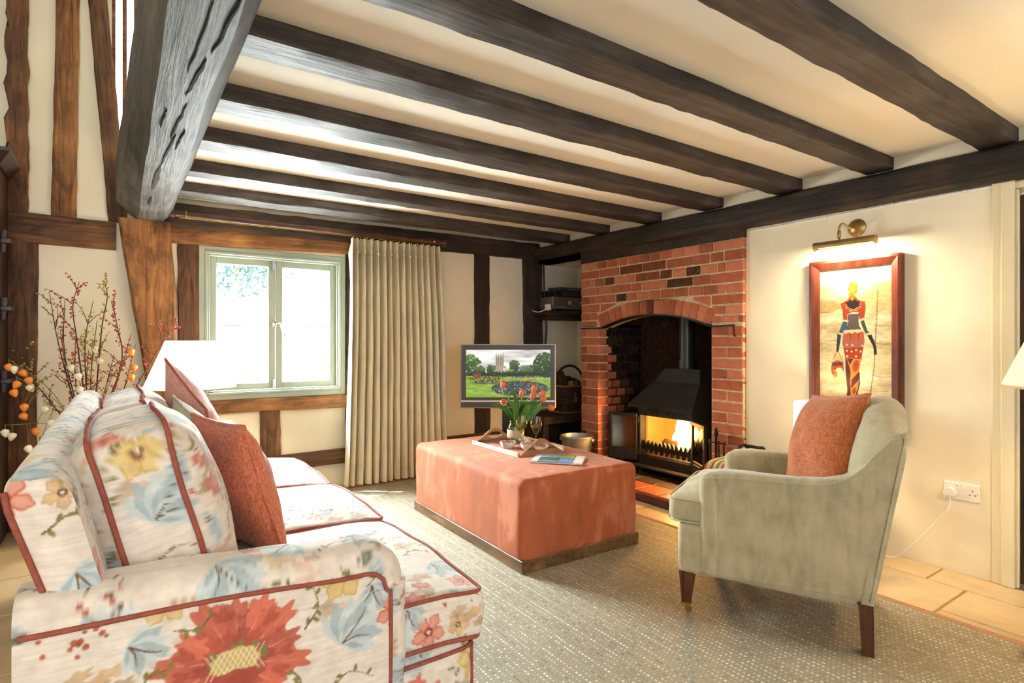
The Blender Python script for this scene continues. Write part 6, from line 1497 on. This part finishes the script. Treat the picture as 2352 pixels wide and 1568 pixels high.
# ------------------------------------------------------------------ alcove: shelf, hi-fi, bench, log basket
sh_ = thing('wall_shelf', 'short dark oak shelf in the alcove carrying the hi-fi', 'shelf', (3.7, 4.48, 1.37))
V, F = bevbox(3.415, 4.0, 4.33, 4.6, 1.405, 1.452, .004); mesh('shelf_board', V, F, M_PLATE, sh_)
V, F = bevbox(3.44, 3.99, 4.38, 4.6, 1.365, 1.405, .004); mesh('bearer', V, F, M_PLATE, sh_)
am = thing('amplifier', 'silver grey hi-fi amplifier with round knobs on the alcove shelf', 'amplifier', (3.68, 4.46, 1.453))
V, F = bevbox(3.475, 3.90, 4.35, 4.58, 1.468, 1.59, .004); mesh('case', V, F, plain('grey_metal', (132, 126, 116), .4, .6, .04), am)
for (x, z, r) in ((3.555, 1.49, .007), (3.585, 1.49, .007), (3.615, 1.49, .007), (3.685, 1.535, .020), (3.84, 1.535, .022), (3.52, 1.49, .005)):
    V, F = lathe([(r, 0), (r, .012), (r * .8, .015), (0, .015)], 16); M = Matrix.Translation((x, 4.35, z)) @ Matrix.Rotation(PI / 2, 4, 'X'); mesh('knob', [tuple(M @ Vector(v)) for v in V], F, M_SILV, am, smooth=True, auto=40)
for x in (3.52, 3.86):
    V, F = lathe([(.016, 1.453), (.016, 1.468)], 12, (x, 4.38, 0)); mesh('foot', V, F, M_BLACKP, am)
hb = thing('media_player', 'black media player stacked on the amplifier', 'media player', (3.68, 4.46, 1.59))
V, F = bevbox(3.51, 3.90, 4.36, 4.58, 1.591, 1.655, .004); mesh('case', V, F, M_BLACKP, hb)
V, F = bevbox(3.60, 3.86, 4.352, 4.362, 1.605, 1.640, .002); mesh('display_window', V, F, M_GREYP, hb)
h2 = thing('set_top_box', 'slim grey box resting on top of the media player', 'set-top box', (3.72, 4.46, 1.656))
V, F = bevbox(3.58, 3.90, 4.38, 4.56, 1.656, 1.69, .003); mesh('case', V, F, M_GREYP, h2)
for k in range(5):
    V, F = bevbox(3.70 + k * .03, 3.712 + k * .03, 4.376, 4.381, 1.665, 1.675, .001); mesh('button', V, F, M_SILV, h2)
wr = thing('white_adaptor', 'small white adaptor standing on the end of the alcove shelf', 'adaptor', (3.445, 4.40, 1.453))  # small white adaptor box
V, F = bevbox(3.425, 3.465, 4.36, 4.42, 1.453, 1.515, .004); mesh('case', V, F, M_WHITEP, wr)
V, F = tube(bez([(3.43, 4.39, 1.47), (3.40, 4.42, 1.45), (3.385, 4.48, 1.44), (3.37, 4.56, 1.46)], 16), .005, 6); mesh('lead', V, F, M_WHITEP, wr, smooth=True)
ca = thing('trailing_cable', 'thin dark cable hanging from the alcove shelf down to the television', 'cable', (3.5, 4.57, 1.4))
V, F = tube(bez([(3.52, 4.58, 1.40), (3.49, 4.585, 1.25), (3.475, 4.585, 1.1), (3.50, 4.585, .9), (3.49, 4.58, .5)], 30), .003, 6); mesh('cable', V, F, M_BLACKP, ca, smooth=True)
cb = thing('black_cable', 'black wavy cable running down the corner post', 'cable', (3.5, 4.53, 1.4))
V, F = tube(bez([(3.505, 4.54, 1.93), (3.515, 4.535, 1.6), (3.54, 4.535, 1.3), (3.525, 4.535, 1.1), (3.51, 4.535, .8)], 40), .010, 6); mesh('cable', V, F, M_BLACKP, cb, smooth=True)
bn = thing('log_bench', 'low dark timber bench in the alcove under the log basket', 'bench', (3.66, 4.38, 0))
V, F = bevbox(3.20, 3.99, 4.14, 4.58, .38, .455, .008); mesh('bench_top', V, F, M_PLATE, bn)
for x in (3.25, 3.92):
    V, F = bevbox(x, x + .06, 4.2, 4.56, -.008, .38, .006); mesh('bench_leg', V, F, M_PLATE, bn)
V, F = bevbox(3.31, 3.92, 4.24, 4.27, .05, .37, .004); mesh('apron', V, F, M_BLACKP, bn)  # black panel added as the darkness under the bench top
bs = thing('log_basket', 'dark woven log basket with a tall hoop handle', 'basket', (3.68, 4.36, .456))
M_WICK = plain('dark_wicker', (52, 34, 24), .7, 0, .3, 60, .5, 120); M_RIM = plain('tan_wicker_rim', (150, 106, 60), .7, 0, .2, 60)
m = MB(); bx0, bx1, by0, by1 = 3.50, 3.87, 4.20, 4.50
rings = [];
for k in range(15):
    z = .458 + .26 * k / 14; g = .02 * k / 14 + (.004 if k % 2 else 0); rings.append([(p[0] + 3.685, p[1] + 4.35, z) for p in rect_loop(.17 + g, .135 + g, .04)])
V, F = loft(rings, cap=False); V2 = [(3.685 + (v[0] - 3.685) * .95, 4.35 + (v[1] - 4.35) * .95, v[2]) for v in V]; b = len(V)
mesh('basket_weave', V + V2, F + [tuple(k + b for k in f[::-1]) for f in F], M_WICK, bs)
V, F = extrude([(p[0] + 3.685, p[1] + 4.35) for p in rect_loop(.17, .135, .04)], 'z', .456, .465); mesh('basket_floor', V, F, M_WICK, bs)
for z, g in ((.463, .178), (.718, .192)):
    V, F = tube([(p[0] + 3.685, p[1] + 4.35, z) for p in rect_loop(g, g - .035, .04)], .009, 7, closed=True); mesh('basket_rim', V, F, M_RIM, bs, smooth=True)
V, F = tube([(3.685 + .19 * math.cos(t), 4.35, .70 + .21 * math.sin(t)) for t in np.linspace(0, PI, 24)], .012, 8); mesh('hoop_handle', V, F, M_WICK, bs, smooth=True)
M_LOGC = wood('split_log', (86, 58, 36), (150, 112, 74), (188, 148, 104), .85, axis=0)
for (a, b_, r, mt, lb) in (((3.58, 4.27, .60), (3.575, 4.40, .83), .06, None, 'dark round log standing tallest in the basket'), ((3.635, 4.235, .56), (3.64, 4.25, .765), .045, M_LOGC, 'pale split log at the front of the basket'), ((3.74, 4.30, .72), (3.80, 4.44, .74), .045, None, 'dark log lying across the basket rim'), ((3.68, 4.42, .56), (3.70, 4.40, .80), .05, None, 'dark log at the back of the basket')):
    tag(log('firewood_log', a, b_, r, None, mt), lb, 'log', 'logs in the basket')

# ------------------------------------------------------------------ curtain and pole
M_CURT = plain('cream_curtain_cloth', (226, 214, 182), .85, 0, .03, 8, .15, 260, sheen=.2)
cur = thing('curtain', 'full length cream pinch pleated curtain drawn to one side of the window', 'curtain', (1.87, 4.42, .0))
NP, per = 14, 14; nu = NP * per + 1; TZ_ = np.r_[np.linspace(0, .2, 30), np.linspace(.2, 1, 44)[1:]]; nv = len(TZ_); V = []
pj = [rng.uniform(-.25, .25) for _ in range(NP + 2)]; pa = [rng.uniform(.8, 1.2) for _ in range(NP + 2)]
for i in range(nu):
    for j in range(nv):
        tz = float(TZ_[j]); z = 1.968 - (1.968 - .018) * tz ** 1.0
        f = i / per; k = int(min(NP - 1, f)); ph = f - k
        xl = 1.49 - .05 * tz ** 1.5; xr = 2.262 + .055 * tz ** .8 + .0
        t = (f + pj[k] * math.sin(PI * ph) * .22) / NP; x = xl + (xr - xl) * t
        hz = max(0, 1 - abs(tz - .058) / (.04 if tz < .058 else .12)) ** (.8 if tz < .058 else 1.3)                      # pinch below the heading
        amp = (.038 if tz < .058 else .038 + .02 * min(1, (tz - .058) * 2.2)) * pa[k]
        s = math.cos(2 * PI * f); prof = math.copysign(abs(s) ** (.75 if tz > .08 else .6), s)
        y = 4.425 - amp * prof + .012 * math.sin(f * .9 + 1.0) * tz - (.028 if i < 6 else 0) * (1 - i / 6 if i < 6 else 0)
        if s > -.35:
            xc = xl + (xr - xl) * (round(f) / NP); x = xc + (x - xc) * (1 - .72 * hz)
        y += .06 * hz * (s < -.35)
        xx = x + .010 * math.sin(4 * PI * f + 1) * tz + .006 * mnoise.noise((f * 1.1, z * 2.0, 3))
        V.append((xx, y + .006 * mnoise.noise((f * .7, z * 1.3, 9)), z))
mesh('curtain_cloth', V, gridF(nu, nv), M_CURT, cur, smooth=True)
for k in range(1, NP):
    x = 1.49 + (2.262 - 1.49) * k / NP; ya = 4.425 - .038 * (pa[k] + pa[k - 1]) / 2
    V, F = lathe([(0, -.012), (.006, -.009), (.0075, 0), (.006, .009), (0, .012)], 10, (x - .002, ya + .002, 1.968 - 1.95 * .058)); mesh('pleat_tack', V, F, M_CURT, cur, smooth=True)
for k in range(NP):
    x = 1.49 + (2.262 - 1.49) * (k + .5) / NP
    V, F = tube([(x, 4.425, 1.966), (x + .002, 4.423, 1.978), (x, 4.42, 1.986)], .0022, 5); mesh('curtain_hook', V, F, M_BRASS, cur)
rod = thing('curtain_pole', 'dark wooden curtain pole with turned end running under the wall plate', 'curtain pole', (1.3, 4.42, 2.005))
M_POLE = wood('pole_wood', (40, 22, 16), (84, 50, 38), (120, 78, 60), .35, axis=0, bmp=.1)
V, F = tube([(.30 + i * .0985, 4.42, 2.005) for i in range(21)], .0195, 16); mesh('pole', V, F, M_POLE, rod, smooth=True, auto=50)
for (x0, pr) in ((.285, [(0, -.02), (.024, -.02), (.027, -.012), (.022, -.006), (.027, 0), (.022, .01), (0, .012)]), (2.285, [(0, -.01), (.022, -.01), (.018, .0), (.028, .012), (.034, .03), (.03, .048), (.014, .058), (0, .06)])):
    V, F = lathe(pr, 20); M = Matrix.Translation((x0, 4.42, 2.005)) @ Matrix.Rotation(PI / 2, 4, 'Y'); mesh('finial', [tuple(M @ Vector(v)) for v in V], F, M_POLE, rod, smooth=True)
V, F = bevbox(.32, 2.2, 4.415, 4.425, 1.980, 1.9855, .001); mesh('brass_track', V, F, M_BRASS, rod)
for x in (.36, 2.215):
    V, F = tube([(x + .0, 4.42 + .024 * math.cos(t), 2.005 + .024 * math.sin(t)) for t in np.linspace(0, 2 * PI, 20)[:-1]], .004, 7, closed=True); mesh('ring', V, F, M_BRASS, rod, smooth=True)
    V, F = tube([(x, 4.43, 2.02), (x, 4.55, 2.04)], .008, 8); mesh('bracket', V, F, M_POLE, rod)
V, F = lathe([(0, -.012), (.011, -.008), (.014, 0), (.011, .008), (0, .012)], 14, (2.212, 4.393, 2.006)); mesh('brass_knob', V, F, M_BRASS, rod, smooth=True)

# ------------------------------------------------------------------ bookcase on the left
bc = thing('bookcase', 'tall dark oak bookcase with pegged tenons standing against the hall wall', 'bookcase', (-.95, 4.38, -.008))
V, F = bevbox(-.60, -.565, 4.22, 4.575, -.008, 2.13, .004); mesh('side_panel', V, F, M_DARKW, bc)
V, F = bevbox(-1.45, -1.415, 4.22, 4.575, -.008, 2.13, .004); mesh('side_panel', V, F, M_DARKW, bc)
V, F = bevbox(-1.42, -.60, 4.55, 4.57, .05, 2.12, .003); mesh('back_panel', V, F, M_DARKW, bc)
V, F = loft([[(-1.46, 4.20, 2.13), (-.555, 4.20, 2.13), (-.555, 4.58, 2.13), (-1.46, 4.58, 2.13)], [(-1.50, 4.15, 2.20), (-.505, 4.15, 2.20), (-.505, 4.58, 2.20), (-1.50, 4.58, 2.20)], [(-1.50, 4.15, 2.22), (-.505, 4.15, 2.22), (-.505, 4.58, 2.22), (-1.50, 4.58, 2.22)]]); mesh('cornice', V, F, M_DARKW, bc)
for z in (.12, .50, .91, 1.325, 1.71):
    V, F = bevbox(-1.42, -.60, 4.24, 4.55, z, z + .028, .003); mesh('shelf_board', V, F, M_DARKW, bc)
    if z > .6:
        V, F = bevbox(-.566, -.515, 4.30, 4.37, z + .0, z + .028, .003); tn = mesh('tenon', V, F, M_DARKW, bc); V, F = loft([[(-.56, 4.32, z - .05), (-.546, 4.32, z - .05), (-.546, 4.35, z - .05), (-.56, 4.35, z - .05)], [(-.56, 4.32, z + .075), (-.538, 4.32, z + .075), (-.538, 4.35, z + .075), (-.56, 4.35, z + .075)]]); mesh('wedge', V, F, M_DARKW, tn)
# ------------------------------------------------------------------ dried branches in a tall vase behind the sofa
vz = thing('floor_vase', 'tall stoneware floor vase behind the sofa holding the dried branches', 'vase', (-.15, 4.26, -.008))
V, F = lathe([(0, -.006), (.10, -.008), (.12, .02), (.15, .2), (.14, .36), (.09, .47), (.085, .50), (.10, .52), (.09, .52), (.075, .5), (.08, .46), (.13, .34), (0, .1)], 32, (-.15, 4.26, 0)); mesh('vase_body', V, F, plain('brown_stoneware', (120, 92, 66), .5, 0, .15, 8), vz, smooth=True)
M_TWIG = plain('dark_twig', (74, 54, 40), .85, 0, .2, 30); M_RB = plain('red_berry', (168, 44, 40), .4, 0, .2, 40); M_GB = plain('olive_berry', (176, 148, 62), .5, 0, .2, 40); M_OB = plain('russet_bud', (180, 108, 68), .6, 0, .2, 40)
M_LO = plain('orange_lantern', (236, 140, 54), .6, 0, .12, 40); M_LW = plain('papery_white_lantern', (240, 230, 204), .6, 0, .06, 40); M_VSTEM = plain('green_stem', (120, 128, 60), .7)
def icos(r):
    t = (1 + 5 ** .5) / 2; V = [(-1, t, 0), (1, t, 0), (-1, -t, 0), (1, -t, 0), (0, -1, t), (0, 1, t), (0, -1, -t), (0, 1, -t), (t, 0, -1), (t, 0, 1), (-t, 0, -1), (-t, 0, 1)]
    k = r / math.hypot(1, t); F = [(0, 11, 5), (0, 5, 1), (0, 1, 7), (0, 7, 10), (0, 10, 11), (1, 5, 9), (5, 11, 4), (11, 10, 2), (10, 7, 6), (7, 1, 8), (3, 9, 4), (3, 4, 2), (3, 2, 6), (3, 6, 8), (3, 8, 9), (4, 9, 5), (2, 4, 11), (6, 2, 10), (8, 6, 7), (9, 8, 1)]
    return [tuple(a * k for a in v) for v in V], F
ICV, ICF = icos(.0062)
def branch(tip, mids, bm_, label, dens=1.0, side=4):
    b0 = Vector((-.15 + rng.uniform(-.05, .05), 4.26 + rng.uniform(-.04, .04), .16)); nk = Vector((-.15 + (tip[0] + .15) * .10, 4.26 + rng.uniform(-.03, .03), .52)); tip = Vector((tip[0], tip[2] if len(tip) > 2 else 4.28 + rng.uniform(-.06, .06), tip[1]))
    path = bez([b0, nk] + [Vector((m_[0], tip.y, m_[1])) for m_ in mids] + [tip], 40); n = len(path)
    t = thing('berry_branch', label, 'branch', tuple(b0), group='dried branches in the floor vase')
    m = MB(); m.add(*tube(path, [.006 * (1 - .75 * i / (n - 1)) for i in range(n)], 6)); ends = []
    for k in range(side):
        i = rng.randrange(int(n * .4), int(n * .95)); p = path[i]; d = Vector((rng.uniform(-1, 1), rng.uniform(-.4, .4), rng.uniform(.2, 1))).normalized(); L = rng.uniform(.05, .14)
        sp = bez([p, p + d * L * .5 + Vector((0, 0, .01)), p + d * L + Vector((rng.uniform(-.02, .02), 0, .02))], 8); m.add(*tube(sp, [.003, .0026, .0024, .002, .0018, .0016, .0014, .0012, .001][:len(sp)] if len(sp) <= 9 else .002, 5)); ends += sp[2:]
    m.build('twig', M_TWIG, t, smooth=True)
    bb = MB()
    for i in range(int(n * .38), n - 2):
        if rng.random() < .85 * dens:
            for q in range(rng.choice((1, 2, 3))): bb.add(ICV, ICF, Matrix.Translation(path[i] + Vector((rng.uniform(-.015, .015), rng.uniform(-.015, .015), rng.uniform(-.012, .012)))) @ Matrix.Scale(rng.uniform(.7, 1.25), 4))
    for p in ends:
        if rng.random() < .8 * dens: bb.add(ICV, ICF, Matrix.Translation(p + Vector((rng.uniform(-.01, .01), rng.uniform(-.01, .01), rng.uniform(-.01, .01)))) @ Matrix.Scale(rng.uniform(.7, 1.2), 4))
    tag(bb.build('berries', bm_, t, smooth=True), kind='stuff')
BR = [((-.35, 1.447), [(-.30, 1.1)], M_GB, 'olive berried branch nearest the broad oak stud'), ((-.273, 1.394), [(-.29, 1.35), (-.27, 1.05)][1:], M_RB, 'red berried branch second from the broad oak stud'), ((-.205, 1.505), [(-.235, 1.35), (-.21, 1.1)][::-1], M_RB, 'tall red berried branch in the middle of the wall panel'),
      ((-.088, 1.53), [(-.10, 1.2), (-.07, 1.42)], M_GB, 'tallest olive branch with a hooked tip'), ((-.14, 1.40), [(-.18, 1.1)], M_GB, 'olive berried branch crossing the middle of the bunch'), ((-.05, 1.40), [(.0, 1.0), (-.02, 1.25)], M_RB, 'red berried branch arching towards the leaning post'),
      ((.055, 1.20), [(-.02, .9)], M_RB, 'short red berried branch against the leaning post'), ((.075, 1.13), [(.0, .8)], M_RB, 'lowest red branch on the post side of the bunch'), ((-.035, 1.07), [(-.08, .85)], M_OB, 'russet budded spray in the lower middle of the bunch'), ((-.16, 1.1), [(-.17, .85)], M_OB, 'thick russet spray at the centre of the bunch'),
      ((-.524, 1.135), [(-.42, .92), (-.30, .72)][::-1], M_GB, 'olive branch reaching out across the bookcase'), ((-.45, .98), [(-.34, .8)], M_OB, 'bare dark branch leaning towards the bookcase'), ((-.22, 1.2), [(-.22, .9)], M_RB, 'dense red branch low in the bunch'), ((-.30, 1.22), [(-.26, .9)], M_RB, 'slim red branch on the bookcase side of the bunch'),
      ((-.12, 1.28), [(-.15, .95)], M_GB, 'fine olive branch behind the tall ones'), ((.34, 1.245, 4.36), [(.1, .9), (.25, 1.19)], M_RB, 'red sprig showing above the lamp shade')]
for (tip, mids, bm_, lb) in BR: branch(tip, mids, bm_, lb, side=5)
def lantern(c, mat, par, s=1.0, nm='lantern'):
    rings = []; sd = rng.uniform(0, 6); n = 15
    for i in range(9):
        tz = i / 8; z = (.5 - tz) * .052 * s; r = .021 * s * (math.sin(PI * (tz ** .62) * .96 + .02) ** .75)
        rings.append([(r * (1 + .10 * math.cos(5 * a)) * math.cos(a + sd), r * (1 + .10 * math.cos(5 * a)) * math.sin(a + sd), z) for a in [2 * PI * k / n for k in range(n)]])
    V, F = loft(rings); M = Matrix.Translation(c) @ Matrix.Rotation(rng.uniform(-.6, .6), 4, 'Y') @ Matrix.Rotation(rng.uniform(-.5, .5), 4, 'X'); mesh(nm, V, F, mat, par, smooth=True, M=M)
LS = [('stem of orange and white lanterns reaching highest across the bookcase side', [(-.512, 1.006, 'o'), (-.49, .993, 'w'), (-.451, .971, 'o'), (-.428, .928, 'o'), (-.42, .887, 'w')], 4.18), ('stem of orange lanterns hanging in front of the broad oak stud', [(-.478, .91, 'o'), (-.486, .865, 'o'), (-.444, .782, 'o'), (-.446, .732, 'o')], 4.15), ('low stem with orange lanterns close to the sofa back', [(-.393, .644, 'o'), (-.364, .598, 'o'), (-.326, .685, 'w'), (-.358, .764, 'w')], 4.14),
      ('low stem of white lanterns at the bookcase edge', [(-.52, .65, 'w'), (-.493, .628, 'w'), (-.422, .553, 'w')], 4.12), ('upright stem of white lanterns in the middle of the branches', [(-.24, .994, 'w'), (-.207, .943, 'w'), (-.198, .864, 'w')], 4.18), ('faded white lantern stem arching in the panel', [(-.131, 1.10, 'w'), (-.109, 1.027, 'w')], 4.3), ('stem of orange lanterns beside the leaning post', [(.052, 1.084, 'o'), (.066, .986, 'o'), (.052, .923, 'o')], 4.25)]
for (lb, L, yy) in LS:
    t = thing('lantern_stem', lb, 'dried flower', (-.15, 4.26, .2), group='lantern stems in the floor vase'); b0 = (-.15 + rng.uniform(-.03, .03), 4.26, .2)
    L2 = sorted(L, key=lambda q: math.hypot(q[0] + .15, q[1] - .3)); end = L2[-1]
    sgn = 1 if end[0] > -.15 else -1; pth = bez([b0, (-.15 + (end[0] + .15) * .12, 4.24, .52), ((-.15 + end[0]) / 2 - sgn * .01, (yy + 4.24) / 2, (.52 + end[1] + .05) / 2 + .06), (end[0], yy, end[1] + .045)], 42)
    sm = MB(); sm.add(*tube(pth, [.0032 - .0018 * i / (len(pth) - 1) for i in range(len(pth))], 6))
    for (x, z, c) in L:
        tp = Vector((x, yy, z + .024)); q = min(pth[len(pth) // 3:], key=lambda w_: (w_ - tp - Vector((0, 0, .03))).length); sm.add(*tube(bez([q, (q + tp) / 2 + Vector((0, 0, .015)), tp], 8), .0016, 5))
    sm.build('stem', M_VSTEM, t, smooth=True)
    for (x, z, c) in L: lantern((x, yy, z), M_LO if c == 'o' else M_LW, t, .92)
